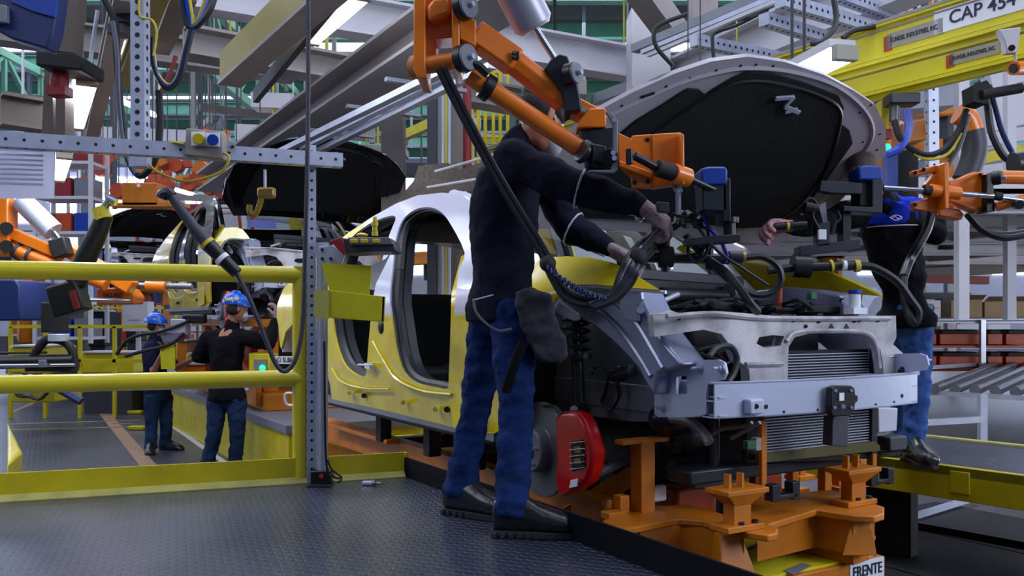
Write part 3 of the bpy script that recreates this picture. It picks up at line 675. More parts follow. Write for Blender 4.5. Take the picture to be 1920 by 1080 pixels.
# ================================================================ platform edge, guard rail, kick plates
e0 = EL
b = MB(); s_ = W * .012
a = EL + V((0, 0, -.25)); c = EL + ed * 6 + V((0, 0, -.25)); b.hexa([a, c, c + s_, a + s_, a + V((0, 0, .355)), c + V((0, 0, .355)), c + s_ + V((0, 0, .355)), a + s_ + V((0, 0, .355))])
tag(b.build('kick_plate', mat('kick_black', (9, 10, 17), .8, 0, .2, 9, spec=.15)), 'black steel kick plate running along the near platform edge beside the car', 'kick plate')
kr = thing('yellow_kick_plate', 'yellow kick plate along the back edge of the near platform', 'kick plate', EL + kd * 2)
nrm = V((-kd.y, kd.x, 0));
if nrm.y < 0: nrm = -nrm
a, c = EL, EL + kd * 7
MB().hexa([a, c, c + nrm * .012, a + nrm * .012, a + Z * .13, c + Z * .13, c + nrm * .012 + Z * .13, a + nrm * .012 + Z * .13]).build('upright_plate', 'yelworn', kr)
MB().hexa([a - nrm * .035, c - nrm * .035, c, a, a - nrm * .035 + Z * .004, c - nrm * .035 + Z * .004, c + Z * .03, a + Z * .03]).build('floor_strip', 'tapey', kr)
MB().hexa([EL + W * .0 - ed * .02, EL + ed * .02, EL + ed * .02 + W * .012, EL - ed * .02 + W * .012, EL - ed * .02 + Z * .13, EL + ed * .02 + Z * .13, EL + ed * .02 + W * .012 + Z * .13, EL - ed * .02 + W * .012 + Z * .13]).build('end_plate', 'yelworn', kr)
# guard rail
RB = EL + kd * .55 + nrm * .03; RB.z = 0
gr = thing('guard_rail', 'yellow tubular guard rail with two bars behind the near platform', 'guard rail', RB)
MB().cyl(RB, RB + Z * 1.13, .041, n=20).build('post', 'railyel', gr)
for z in (1.087, .545): MB().cyl(RB + Z * z, RB + kd * 6 + Z * z, .044, n=20).build('rail', 'railyel', gr)
for t in (2.08, 4.2): MB().cyl(RB + kd * (t + 0), RB + kd * t + Z * .545, .041, n=20).build('post', 'yelworn', gr)
# perforated frame above the rail
Q = EL + kd * .47 - nrm * .02
fr = thing('strut_stand', 'galvanised perforated strut frame standing at the guard rail post', 'strut frame', V((Q.x, Q.y, 0)))
hz = 1.68
perf(MB(), Q + kd * .03 + Z * .0, Q + kd * .03 + Z * (hz + .08), .045, .05, .008, kd).build('upright', ['galv', 'blackm'], fr)
perf(MB(), Q - kd * .12 + Z * hz - nrm * .06, Q + kd * 3 + Z * hz - nrm * .06, .07, .075, .008).build('crossbar', ['galv', 'blackm'], fr)
tp = V(P(263, 285, 4.42)); perf(MB(), tp, tp + Z * 1.6, .07, .055, .013, (1, 0, 0)).build('hanger', ['galv', 'blackm'], fr)
MB().box(tp + Z * -.02, (.09, .07, .12)).build('hanger_foot', 'galv', fr, bev=.004)
Q2 = P(604, 907, 4.55); Q2.z = 0
pl = thing('aluminium_pole', 'ribbed aluminium pole on a black foot in front of the guard rail post', 'pole', Q2)
m = MB(); m.cyl(Q2 + Z * .05, Q2 + Z * 1.25, .026, n=16)
for t in range(8): a_ = V((math.cos(t * .785), math.sin(t * .785), 0)) * .026; m.beam(Q2 + a_ + Z * .05, Q2 + a_ + Z * 1.25, .006)
m.build('pole_tube', 'alu', pl); MB().box(Q2 + Z * .04, (.105, .07, .07)).build('foot_block', 'black', pl, bev=.006); MB().box(Q2 + Z * .006 + V((0, -.03, 0)), (.12, .12, .006)).build('foot_plate', 'dark_metal', pl)
MB().cyl(Q2 + V((.005, -.037, .05)), Q2 + V((.005, -.045, .05)), .012).build('knob', 'rust', pl)
tag(MB().tube([P(608, 640, 4.5), P(611, 860, 4.5), P(625, 893, 4.5), P(640, 897, 4.5), P(634, 905, 4.45)], .006).tube([P(614, 862, 4.5), P(622, 880, 4.5), P(642, 896, 4.5)], .005).build('power_cord', 'rubber'), 'thin black cord looping at the foot of the aluminium pole', 'cord')
bq = G(688, 910, 0); bo = thing('loose_bolt', 'loose steel bolt lying on the dark platform floor', 'bolt', bq)
MB().cyl(bq + V((-.02, 0, .012)), bq + V((.03, -.01, .014)), .012, n=10).build('shank', 'alu', bo); MB().cyl(bq + V((.03, -.01, .016)), bq + V((.045, -.012, .016)), .017, n=6).cyl(bq + V((.045, -.012, .015)), bq + V((.075, -.02, .012)), .006).build('bolt_head', 'steel', bo)
# left green-yellow step beyond left post
tag(MB().prism([G(*p, 0) + Z * -.3 for p in [(14, 885), (42, 860), (14, 800)]], (0, 0, .35)).build('yellow_bracket', 'yellow', bev=.02), 'stubby yellow bumper bracket behind the leftmost rail post', 'bracket')
# holders hanging on the upright
ht = P(640, 470, 4.5)
cb = thing('control_console', 'grey button console with yellow buttons bolted to the perforated upright', 'console', P(690, 470, 4.45))
MB().prism([P(*p, 4.35) for p in [(640, 447), (735, 447), (742, 470), (648, 474)]], (0, .25, .0)).build('console_case', 'dgrey', cb, bev=.006)
MB().prism([P(*p, 4.34) for p in [(618, 452), (641, 444), (650, 474), (640, 474)]], (.01, .22, 0)).build('red_end', 'red', cb, bev=.004)
MB().prism([P(*p, 4.335) for p in [(652, 445), (730, 445), (738, 458), (656, 459)]], (0, .02, 0)).build('shiny_panel', 'steel', cb, bev=.002)
for x in (664, 683, 706): MB().box(P(x, 452, 4.32), (.036, .02, .02)).build('yellow_button', 'yellow', cb, bev=.003)
m = MB()
for i, r in enumerate((.016, .013, .017, .011)): m.cyl(P(703, 442 - i * 9, 4.45), P(703, 434 - i * 9, 4.45), r)
m.build('yellow_stack', 'yellow', cb); MB().ball(P(679, 441, 4.42), (.03, .03, .012)).build('knob', 'yellow', cb)
MB().prism([P(*p, 4.5) for p in [(598, 462), (626, 460), (645, 478), (640, 494), (604, 496)]], (0, .01, 0)).build('mounting_bracket', 'galv', cb, bev=.003)
for p in ((604, 468), (604, 485), (620, 485)): MB().cyl(P(*p, 4.49), P(*p, 4.5), .008).build('bolt', 'dark_metal', cb)
cs = thing('yellow_sign_holder', 'yellow tape-wrapped box holder hanging below the console', 'holder', P(655, 575, 4.4))
MB().prism([P(*p, 4.42) for p in [(602, 493), (696, 498), (692, 556), (618, 546)]], (0, .02, 0)).build('back_board', 'yelcard', cs)
MB().prism([P(*p, 4.36) for p in [(590, 545), (618, 544), (722, 556), (720, 604), (590, 594)]], (0, .014, 0)).build('front_band', 'yelcard', cs, bev=.003)
MB().prism([P(*p, 4.35) for p in [(589, 545), (616, 543), (616, 598), (588, 594)]], (0, .01, 0)).build('clear_tape', mat('clear_tape', (186, 178, 96), .3, 0, .1, 8), cs)
MB().prism([P(722, 556, 4.36), P(720, 604, 4.36), P(716, 600, 4.75), P(718, 560, 4.75)], (-.012, 0, 0)).build('side_board', 'yelcard', cs)
MB().prism([P(*p, 4.44) for p in [(690, 500), (722, 486), (735, 470), (698, 545)]], (0, .01, 0)).build('paper', 'labelw', cs)

# ================================================================ AGV cart below the car
ct = thing('assembly_cart', 'orange and yellow wheeled cart carrying the nearest car body, marked FRENTE', 'cart', car(1.5, 0, LZ))
DZ = -.20
c0 = G(1660, 1038, DZ); u_, v_, _ = uvz(c0); V1 = v_; UF = u_
MB().cbox(UF, 5.0, -V1, V1, DZ - .13, DZ - .01).build('frame', 'orange_d', ct, bev=.008)
MB().cbox(UF + .02, 4.95, -V1 + .03, V1 - .10, DZ - .01, DZ).build('deck', mat('deck_yellow', (214, 206, 30), .45, 0, .1, 3), ct)
MB().cbox(UF + .1, 4.8, -V1 + .05, V1 - .05, LZ + .08, DZ - .13).build('chassis', 'blackm', ct)
for u in (UF + .4, 4.4):
    for s in (-1, 1): MB().cyl(car(u, s * (V1 - .12), LZ + .06), car(u, s * (V1 - .04), LZ + .06), .08, n=20).build('wheel', 'rubber', ct)
fs = MB().hexa([car(UF - .004, V1 - .245, DZ - .10), car(UF - .004, V1 - .015, DZ - .10), car(UF, V1 - .015, DZ - .10), car(UF, V1 - .245, DZ - .10), car(UF - .004, V1 - .245, DZ - .01), car(UF - .004, V1 - .015, DZ - .01), car(UF, V1 - .015, DZ - .01), car(UF, V1 - .245, DZ - .01)]).build('name_plate', 'labelw', ct)
text('FRENTE', 'lettering', 'ink', fs, car(UF - .006, V1 - .13, DZ - .055), W, Z, .048, .195, .010)
MB().cbox(UF + .03, UF + .11, V1 - .24, V1 - .04, DZ - .01, DZ + .002).build('top_label', 'labelw', ct)
sl = MB().prism([G(*p, DZ + .002) for p in [(1468, 1070), (1504, 1056), (1522, 1060), (1490, 1078)]], (0, 0, .001)).build('deck_sticker', 'primer', ct)
MB().prism([G(*p, DZ + .002) for p in [(1400, 1028), (1440, 1010), (1456, 1012), (1440, 1024), (1404, 1032)]], (0, 0, .001)).build('deck_sticker', 'dgrey', ct)
# two big cantilever brackets
TZ = .03
lp = [(1150, 1010), (1180, 990), (1270, 972), (1320, 976), (1385, 995), (1440, 1003), (1456, 1000), (1459, 990), (1440, 982), (1380, 972), (1340, 958), (1290, 945), (1200, 950), (1130, 975)]
MB().prism([G(*p, TZ) for p in lp], (0, 0, -.028)).build('bracket_top', 'orange_d', ct, bev=.006)
MB().prism([G(*p, TZ - .028) for p in [(1200, 990), (1270, 978), (1320, 981), (1382, 1000), (1395, 1002), (1330, 990), (1280, 984)]], (0, 0, DZ - TZ + .028)).build('bracket_web', 'orange_d', ct)
a = G(1375, 1000, TZ - .03); MB().hexa([V((a.x - .07, a.y - .09, DZ)), V((a.x + .10, a.y - .03, DZ)), V((a.x + .07, a.y + .08, DZ)), V((a.x - .1, a.y + .02, DZ)), a + V((-.06, -.03, 0)), a + V((.03, -.01, 0)), a + V((.02, .05, 0)), a + V((-.07, .03, 0))]).build('bracket_foot', 'orange_d', ct, bev=.006)
rp = [(1440, 1003 - 20), (1530, 955), (1600, 966), (1640, 968), (1658, 962), (1658, 950), (1600, 930), (1560, 918), (1480, 925), (1400, 945), (1390, 970)]
MB().prism([G(*p, TZ) for p in rp], (0, 0, -.03)).build('bracket_top', 'orange_d', ct, bev=.006)
MB().prism([G(*p, TZ - .03) for p in [(1420, 985), (1530, 962), (1600, 975), (1640, 972), (1600, 960), (1530, 950)]], (0, 0, -.15)).build('bracket_web', 'orange_d', ct)
MB().prism([G(*p, TZ - .17) for p in [(1485, 985), (1618, 1018), (1642, 1004), (1600, 985), (1500, 960)]], (0, 0, -.02)).build('bracket_base', 'orange_d', ct, bev=.004)
a = G(1620, 972, TZ - .03); MB().hexa([a + V((-.11, -.04, -.15)), a + V((.04, -.04, -.15)), a + V((.04, .06, -.15)), a + V((-.08, .06, -.15)), a + V((-.06, -.02, 0)), a + V((.02, -.02, 0)), a + V((.02, .04, 0)), a + V((-.05, .04, 0))]).build('bracket_foot', 'orange_d', ct, bev=.004)
MB().prism([G(*p, DZ + .065) for p in [(1480, 1003), (1600, 1032), (1630, 1022), (1520, 992)]], (0, 0, -.065)).build('spacer_beam', 'orange_d', ct, bev=.004)
# pedestals with pins
def pedestal(cx, cy, z0, w):
    q = G(cx, cy, z0); m = MB(); m.box(q + Z * .012, (w * 1.15, w * .6, .024), W, U); m.box(q + Z * .075, (w * .55, w * .35, .13), W, U)
    m.hexa([q + Z * .10 + W * x + U * y for x, y in ((-w * .27, -w * .2), (w * .27, -w * .2), (w * .27, w * .2), (-w * .27, w * .2))] + [q + Z * .145 + W * x + U * y for x, y in ((-w * .6, -w * .35), (w * .6, -w * .35), (w * .6, w * .35), (-w * .6, w * .35))])
    m.box(q + Z * .155, (w * 1.3, w * .75, .02), W, U); m.build('pedestal', 'orange_d', ct, bev=.003)
    for dx in (-.3, .1): MB().box(q + Z * .19 + W * (w * dx), (.012, .03, .06), W, U).build('locating_fork', 'orange_d', ct)
    for dx in (-.2, .25): MB().cyl(q + Z * .02 + W * w * (dx + .15) - U * .03, q + Z * .035 + W * w * (dx + .15) - U * .03, .014, n=6).build('bolt', 'dark_metal', ct)
pedestal(1382, 992, TZ, .17); pedestal(1600, 945, TZ, .17)
# tall T post and other posts
def post(px, pyb, zb, ztop, w, mt='orange_d', cap=0, base=.0):
    q = G(px, pyb, zb); m = MB(); m.beam(q, V((q.x, q.y, ztop)), w, w, U)
    if cap: m.beam(V((q.x, q.y, ztop)) - W * cap, V((q.x, q.y, ztop)) + W * cap, .06, .02)
    if base: m.box(q + Z * .015, (base, base * .8, .03), W, U)
    return m.build('support_post', mt, ct, bev=.003)
post(1205, 970, .0, SU(1205, 822, .55).z, .075, cap=.13, base=.2)
MB().beam(G(1280, 900, .05) + Z * .25, G(1280, 900, .05) + Z * .37, .03).build('post_lug', 'orange_d', ct)
MB().box(P(1232, 925, 3.85), (.09, .03, .07), W, U).build('white_block', 'labelw', ct, bev=.01)
for px, yb, yt, Y in ((1430, 935, 790, 3.72), (1637, 880, 765, 4.15), (1397, 925, 878, 4.1), (1300, 930, 880, 4.2)):
    a = P(px, yb, Y); MB().beam(a, P(px, yt, Y), .030 if yt < 800 else .035, .02, U).build('support_post', 'orange_d', ct, bev=.002)
for px, yb, yt, Y in ((1546, 915, 862, 4.6), (1572, 900, 858, 4.9), (1486, 905, 865, 4.9), (1500, 880, 850, 5.3), (1612, 890, 860, 4.7)):
    MB().beam(P(px, yb + 14, Y), P(px, yt, Y), .05, .05, U).box(P(px, yb + 14, Y), (.14, .12, .03), W, U).build('support_post', 'orange_d', ct, bev=.003)
MB().beam(SV(1065, 968, -.62), SV(1190, 888, -.40), .03, .09).build('diagonal_brace', 'orange_d', ct, bev=.004)
m = MB(); m.box(P(1165, 950, 3.75), (.05, .05, .10), W, U); m.box(P(1150, 965, 3.7), (.09, .06, .03), W, U); m.beam(P(1140, 945, 3.75), P(1200, 952, 3.85), .02, .04); m.build('clamp', 'orange_d', ct, bev=.003)
MB().cbox(.75, 4.9, -.62, -.52, -.14, .03).build('side_beam', 'orange_d', ct, bev=.006)
MB().cbox(.9, 4.9, .52, .62, -.14, .03).build('side_beam', 'orange_d', ct, bev=.006)
MB().cbox(.8, 4.5, .28, .48, -.19, .13).build('cable_duct', 'blackm', ct, bev=.01)  # black block added to deepen the shade under the car
MB().cbox(.66, .80, -.25, .0, -.19, .06).build('drive_housing', 'rust', ct, bev=.02)
MB().cbox(3.0, 4.2, -.72, -.62, .02, .05).build('side_shelf', 'orange_d', ct, bev=.004)
for u in (1.75, 3.05, 2.3): MB().cbox(u, u + .09, -.74, -.66, .03, .22).build('body_rest', 'blackm', ct, bev=.006)
for u in (1.0, 1.7, 2.6, 3.6): MB().cbox(u, u + .1, -.6, .6, -.13, -.03).build('cross_beam', 'rust', ct, bev=.004)
for u, v, z in ((.9, .1, .05), (1.3, .3, .08), (1.2, -.2, .06), (.75, .35, .05), (1.6, 0, .1)):
    MB().cbox(u, u + .14, v, v + .2, -.15, z).build('tool_block', ['dgrey', 'rust', 'blackm'][int(u * 10) % 3], ct, bev=.01)
for px, py, Y in ((1470, 920, 3.75), (1650, 893, 4.1)):
    m = MB(); q = P(px, py, Y); m.box(q - W * .07, (.05, .05, .07), W, U).box(q + W * .05, (.045, .05, .075), W, U).box(q - Z * .02, (.12, .05, .02), W, U); m.build('clamp_jaw', 'dark_metal', ct, bev=.004)
MB().tube([P(1365, 905, 3.9), P(1350, 912, 3.8), P(1340, 925, 3.78)], .014).build('hose', 'bluehose', ct)
MB().prism([P(*p, 4.3) for p in [(1222, 850), (1252, 855), (1250, 885), (1220, 878)]], (0, .01, 0)).build('paper_sheet', 'labelw', ct)
MB().prism([P(*p, 4.2) for p in [(1165, 868), (1182, 860), (1182, 874), (1160, 873)]], (0, .01, 0)).build('paper_sheet', 'labelw', ct)

# ================================================================ right platform
A = G(1640, 857, 0); Bq = G(1920, 893, 0); rd = (Bq - A).normalized(); rn = V((-rd.y, rd.x, 0))
if rn.x < 0: rn = -rn
far = G(1680, 808, 0); wd = (far - A).dot(rn)
A2 = A - rd * 1.2; B2 = Bq + rd * 3
struct('floor_right_platform', MB().prism([A2 - Z * .05, B2 - Z * .05, B2 + rn * 1.25 - Z * .05, A2 + rn * 1.25 - Z * .05], (0, 0, .05)), 'tread3')
rb = thing('platform_beam', 'yellow channel beam along the edge of the right-hand platform', 'beam', (A + Bq) / 2 - Z * .15)
MB().hexa([A2 - Z * .19, B2 - Z * .19, B2 - Z * .19 + rn * .05, A2 - Z * .19 + rn * .05, A2 + Z * .004, B2 + Z * .004, B2 + Z * .004 + rn * .05, A2 + Z * .004 + rn * .05]).build('channel', 'yelworn', rb, bev=.004)
q = P(1800, 923, 4.98); MB().beam(A + rd * .52 - Z * .145 - rn * .006, A + rd * .52 - Z * .02 - rn * .006, .11, .012, rn).build('patch_plate', 'yellow', rb, bev=.003)
MB().hexa([A2 + rn * 1.18, B2 + rn * 1.18, B2 + rn * 1.25, A2 + rn * 1.25, A2 + rn * 1.18 + Z * .01, B2 + rn * 1.18 + Z * .01, B2 + rn * 1.25 + Z * .01, A2 + rn * 1.25 + Z * .01]).build('edge_strip', 'tapey', rb)
for t in (-.05, 2.6): MB().beam(A + rd * t + rn * .3 + Z * LZ, A + rd * t + rn * .3 - Z * .05, .3, .1, rn).build('leg', 'blackm', rb, bev=.005)
# ================================================================ people
def remesh(o, vox, sm=6, disp=0, size=.12):
    q = o.modifiers.new('voxel', 'REMESH'); q.mode = 'VOXEL'; q.voxel_size = vox; q.use_smooth_shade = True
    q = o.modifiers.new('smooth', 'SMOOTH'); q.iterations = sm; q.factor = .6
    if disp:
        tx = bpy.data.textures.new('folds', 'CLOUDS'); tx.noise_scale = size; tx.noise_depth = 2
        q = o.modifiers.new('folds', 'DISPLACE'); q.texture = tx; q.strength = disp; q.mid_level = .5; q.texture_coords = 'LOCAL'
    return o
def hand(mb, w, d, n, sc=1.0, curl=60, side=1, fat=0.0):
    """w wrist, d direction along the palm, n direction the palm faces"""
    d = V(d).normalized(); n = (V(n) - d * V(n).dot(d)).normalized(); s = d.cross(n) * side
    w = V(w); k = sc; f = fat
    mb.rings([(w - d * .02 * k, s * (.026 + f) * k, n * (.020 + f) * k), (w + d * .02 * k, s * (.032 + f) * k, n * (.019 + f) * k), (w + d * .055 * k, s * (.041 + f) * k, n * (.017 + f) * k), (w + d * .092 * k, s * (.042 + f) * k, n * (.014 + f) * k), (w + d * .10 * k, s * (.034 + f) * k, n * (.010 + f) * k)], 12)
    L = [(.030, .021, .017), (.036, .024, .018), (.034, .022, .017), (.026, .016, .015)]; cu = math.radians(curl)
    for i, ll in enumerate(L):
        p = w + d * (.092 - abs(i - 1.3) * .004) * k + s * (.031 - .0205 * i) * k; a = cu * .45
        for j, l in enumerate(ll):
            e = d * math.cos(a) + n * math.sin(a) + s * (.10 - .07 * i) * .3; q = p + e * l * k * 1.15
            mb.cap(p, q, (.0092 - .0008 * j + f * .7) * k, (.0086 - .0008 * j + f * .7) * k, 8); p = q; a += cu * (.8 if j == 0 else .55)
    p = w + d * .025 * k + s * .026 * k + n * .006 * k; a = 0
    for l, r in ((.036, .0125), (.030, .0105), (.024, .009)):
        e = (d * .78 + s * (.62 - a) + n * (.35 + a)).normalized(); q = p + e * l * k; mb.cap(p, q, (r + f * .7) * k, (r * .9 + f * .7) * k, 8); p = q; a += .45
def head_(mb, c, f, up, s=1.0):
    f = V(f).normalized(); up = (V(up) - f * V(up).dot(f)).normalized(); r = f.cross(up)
    c = V(c); B = lambda x, y, z: c + (r * x + f * y + up * z) * s
    mb.ball(B(0, -.012, .03), (.076 * s, .096 * s, .092 * s), 16, 12, r, f, up)
    mb.rings([(B(0, .012, .02), r * .068 * s, f * .080 * s), (B(0, .018, -.03), r * .064 * s, f * .078 * s), (B(0, .024, -.07), r * .052 * s, f * .066 * s), (B(0, .036, -.105), r * .034 * s, f * .045 * s), (B(0, .04, -.118), r * .016 * s, f * .024 * s)], 16)
    mb.rings([(B(0, .088, .028), r * .008 * s, f * .008 * s), (B(0, .102, -.005), r * .011 * s, f * .014 * s), (B(0, .106, -.025), r * .016 * s, f * .016 * s), (B(0, .094, -.034), r * .010 * s, f * .010 * s)], 8)
    mb.ball(B(0, .088, .035), (.052 * s, .014 * s, .010 * s), 10, 6, r, f, up)                       # brow
    mb.ball(B(0, .090, -.056), (.024 * s, .012 * s, .006 * s), 10, 6, r, f, up); mb.ball(B(0, .088, -.067), (.021 * s, .012 * s, .007 * s), 10, 6, r, f, up)
    for q in (-1, 1):
        mb.ball(B(q * .079, -.006, -.004), (.008 * s, .018 * s, .032 * s), 8, 8, r, f, up); mb.ball(B(q * .044, .064, -.02), (.022 * s, .020 * s, .016 * s), 8, 6, r, f, up)
    return B
def person(label, cat, base, J, f, hf, o, group=None):
    root = thing('person', label, cat, base, group)
    side = (J['sr'] - J['sl']).normalized(); f = V(f).normalized(); up = V((0, 0, 1)); sc = o.get('s', 1.0)
    hipside = (J['hr'] - J['hl']); hipside.z = 0; hipside.normalize()
    def torso(m, g, low=0, top=5):
        R = [(J['pel'] - Z * .07, .172, .124, hipside), (J['pel'], .174, .126, hipside), (J['wai'], .148, .112, side), (J['che'], .172, .128, side), (J['upc'], .165, .112, side), (J['nek'] - (J['nek'] - J['upc']) * .25, .085, .080, side)]
        R = R[low:top + 1]; m.rings([(c, sd * (w + g) * sc, (sd.cross(up).normalized()) * (d + g) * sc) for c, w, d, sd in R], 20)
    bm_ = MB(); torso(bm_, -.012)
    upd = V(J['hea'] - J['nek']).normalized()
    bm_.cap(J['nek'] - upd * .05, J['hea'] - upd * .05, .056 * sc, .052 * sc)
    B = head_(bm_, J['hea'], hf, o.get('hup', Z), sc)
    for s in 'rl':
        bm_.cap(J['s' + s], J['e' + s], .050 * sc, .040 * sc); bm_.cap(J['e' + s], J['w' + s], .040 * sc, .027 * sc)
        bm_.cap(J['upc'], J['s' + s], .07 * sc, .055 * sc)
        bm_.cap(J['h' + s], J['k' + s], .078 * sc, .052 * sc); bm_.cap(J['k' + s], J['a' + s], .050 * sc, .036 * sc)
        bm_.cap(J['pel'], J['h' + s], .09 * sc, .08 * sc)
        bm_.cap(J['a' + s] - Z * .03, J['t' + s], .034 * sc, .028 * sc)
        if o.get('hand'): hand(bm_, J['w' + s], J['d' + s], J['n' + s], sc, o.get('curl', 60), J.get('side' + s, 1))
    body = bm_.build('body', 'skin', root); remesh(body, o.get('vox', .006), 3)
    if o.get('gloves'):
        for s in 'rl':
            g_ = MB(); hand(g_, J['w' + s], J['d' + s], J['n' + s], sc * 1.18, o.get('curl', 60), J.get('side' + s, 1), .005)
            ww = J['w' + s]; dd = (J['w' + s] - J['e' + s]).normalized(); g_.cap(ww - dd * .05, ww, .036 * sc, .031 * sc)
            remesh(g_.build('glove', o['gloves'], root), .0035, 3)
    # clothes
    m = MB(); torso(m, .012 + o.get('sg', 0), 0 if o.get('long', 1) else 1, 4)
    m.cap(J['upc'] + Z * .0, J['nek'] + Z * .012, .10 * sc, .069 * sc)
    for s in 'rl':
        m.cap(J['upc'] - Z * .01, J['s' + s], .095 * sc, .080 * sc)
        if o.get('short'): e = J['s' + s].lerp(J['e' + s], .75); m.cap(J['s' + s], e, .078 * sc, .066 * sc)
        else:
            m.cap(J['s' + s], J['e' + s], .086 * sc, .070 * sc); m.cap(J['e' + s], J['e' + s].lerp(J['w' + s], .45), .070 * sc, .064 * sc); m.cap(J['e' + s].lerp(J['w' + s], .45), J['e' + s].lerp(J['w' + s], .93), .064 * sc, .044 * sc)
    sh = m.build('shirt', o['shirt'], root); remesh(sh, o.get('cv', .010), 10, o.get('fold', .03), .11)
    m = MB(); up_ = J['pel'] + Z * .07
    m.rings([(J['pel'] - Z * .06, hipside * .170 * sc, hipside.cross(Z) * .128 * sc), (J['pel'], hipside * .168 * sc, hipside.cross(Z) * .122 * sc), (up_, hipside * .145 * sc, hipside.cross(Z) * .108 * sc)], 18)
    for s in 'rl':
        kn = J['k' + s]; an = J['a' + s]; m.cap(J['pel'] - Z * .05, J['h' + s], .10 * sc, .10 * sc)
        m.cap(J['h' + s], kn, .100 * sc, .074 * sc); m.cap(kn, kn.lerp(an, .55), .074 * sc, .066 * sc)
        x_, y_, d_ = frame(an - kn, (0, 1, 0)); q = kn.lerp(an, 1.0)
        m.rings([(kn.lerp(an, .4), x_ * .066 * sc, y_ * .066 * sc), (kn.lerp(an, .8), x_ * .070 * sc, y_ * .070 * sc), (q, x_ * .078 * sc, y_ * .078 * sc), (q + d_ * .02, x_ * .075 * sc, y_ * .075 * sc)], 14)
    tr = m.build('trousers', o['trousers'], root); remesh(tr, o.get('cv', .010), 3, o.get('fold', .03) * .9, .07)
    for s in 'rl':
        a = J['a' + s]; t = J['t' + s]; d = (t - a); d.z = 0; d.normalize(); n_ = Z.cross(d); zz = J.get('floor', 0); h = a - d * .035; h.z = zz
        L = .285 * sc; m = MB(); sc_ = sc; sc = sc * 1.1
        prof = [(-.03, .036, .11), (.0, .044, .13), (.04, .046, .138), (.09, .046, .125), (.14, .05, .098), (.19, .052, .082), (.235, .046, .068), (.262, .030, .046)]
        m.rings([(h + d * (x * sc) + Z * (.016 + hh / 2) * sc, n_ * w * 1.08 * sc, Z * hh / 2 * 1.08 * sc) for x, w, hh in prof], 14)
        m.cap(h + d * .02 * sc + Z * .07 * sc, h + d * .03 * sc + Z * .14 * sc, .045 * sc, .047 * sc)
        bt = m.build('boot', o.get('boot', 'boot'), root); remesh(bt, .007, 3)
        m = MB(); pl_ = [(-.038, .022), (-.02, .035), (.06, .036), (.15, .046), (.21, .046), (.25, .032), (.266, .0)]
        m.prism([h + d * x * sc + n_ * y * sc + Z * .002 for x, y in pl_] + [h + d * x * sc - n_ * y * sc + Z * .002 for x, y in pl_[-2::-1]], (0, 0, .024 * sc)); 
        for k_ in range(9):
            x = -.025 + .030 * k_; m.box(h + d * x * sc + Z * .012 + n_ * .036 * sc, (.018, .016, .022), d, n_); m.box(h + d * x * sc + Z * .012 - n_ * .036 * sc, (.018, .016, .022), d, n_)
        m.build('sole', 'sole', bt, bev=.003)
        if o.get('laces'):
            for k_ in range(4): c_ = h + d * (.06 + .024 * k_) * sc + Z * (.128 - .014 * k_) * sc; MB().cyl(c_ - n_ * .022, c_ + n_ * .022, .003, n=6).build('lace', 'galv', bt)
        sc = sc_
    return root, B
# ---- the near worker
f0 = V((.94, .34, 0)); rt = V((.34, -.94, 0))
J = dict(pel=P(940, 572, 3.68), wai=P(942, 490, 3.67), che=P(948, 372, 3.66), upc=P(962, 312, 3.64), nek=P(984, 260, 3.62), hea=P(1014, 222, 3.58),
         sr=P(962, 300, 3.48), sl=P(1000, 310, 3.84), er=P(1085, 352, 3.30), el=P(1072, 428, 3.80), wr=P(1206, 388, 3.26), wl=P(1146, 468, 3.74),
         dr=V((.62, .1, -.45)), dl=V((.8, 0, -.42)), nr=V((-.3, .5, -.6)), nl=V((0, -.3, -1)), sider=1, sidel=-1,
         hr=P(962, 590, 3.58), hl=P(923, 590, 3.78), kr=P(968, 760, 3.52), kl=P(895, 745, 3.85), ar=P(958, 955, 3.46), al=P(862, 930, 3.84))
J['ar'].z = .095; J['al'].z = .095
J['tr'] = J['ar'] + V((.17, -.02, -.05)); J['tl'] = J['al'] + V((.13, -.08, -.05)); J['floor'] = 0
W1, HB = person('worker in dark navy sweatshirt and jeans leaning into the open car at platform edge', 'person', V((.0, 3.65, 0)), J, f0, (.72, .5, -.42),
                dict(hand=1, gloves='glove', shirt='shirt', trousers='jeans', laces=1, vox=.005, curl=70, sg=.006, fold=.035))
m = MB(); m.ball(HB(0, -.012, .055), (.086, .104, .080), 18, 12, (V((.72, .5, -.42)).cross(Z)).normalized(), V((.72, .5, -.42)).normalized(), Z); m.build('cap', 'blackm', W1)
m = MB(); m.ball(HB(0, -.025, .01), (.080, .088, .07), 16, 10, (V((.72, .5, -.42)).cross(Z)).normalized(), V((.72, .5, -.42)).normalized(), Z); m.build('hair', 'hair', W1)
m = MB(); hfv = V((.72, .5, -.42)).normalized(); hr_ = hfv.cross(Z).normalized(); m.ball(HB(0, .070, -.055), (.066, .060, .070), 14, 10, hr_, hfv, Z); m.build('face_mask', 'mask', W1)
MB().tube([HB(.078, .0, .01), HB(.074, .04, -.02), HB(.05, .08, -.03)], .003).tube([HB(.078, -.01, -.03), HB(.07, .04, -.06), HB(.045, .07, -.075)], .003).build('mask_strap', 'labelw', W1)
for s_ in (-1, 1): MB().ball(HB(s_ * .031, .085, .012), .011).build('eye', 'labelw', W1)
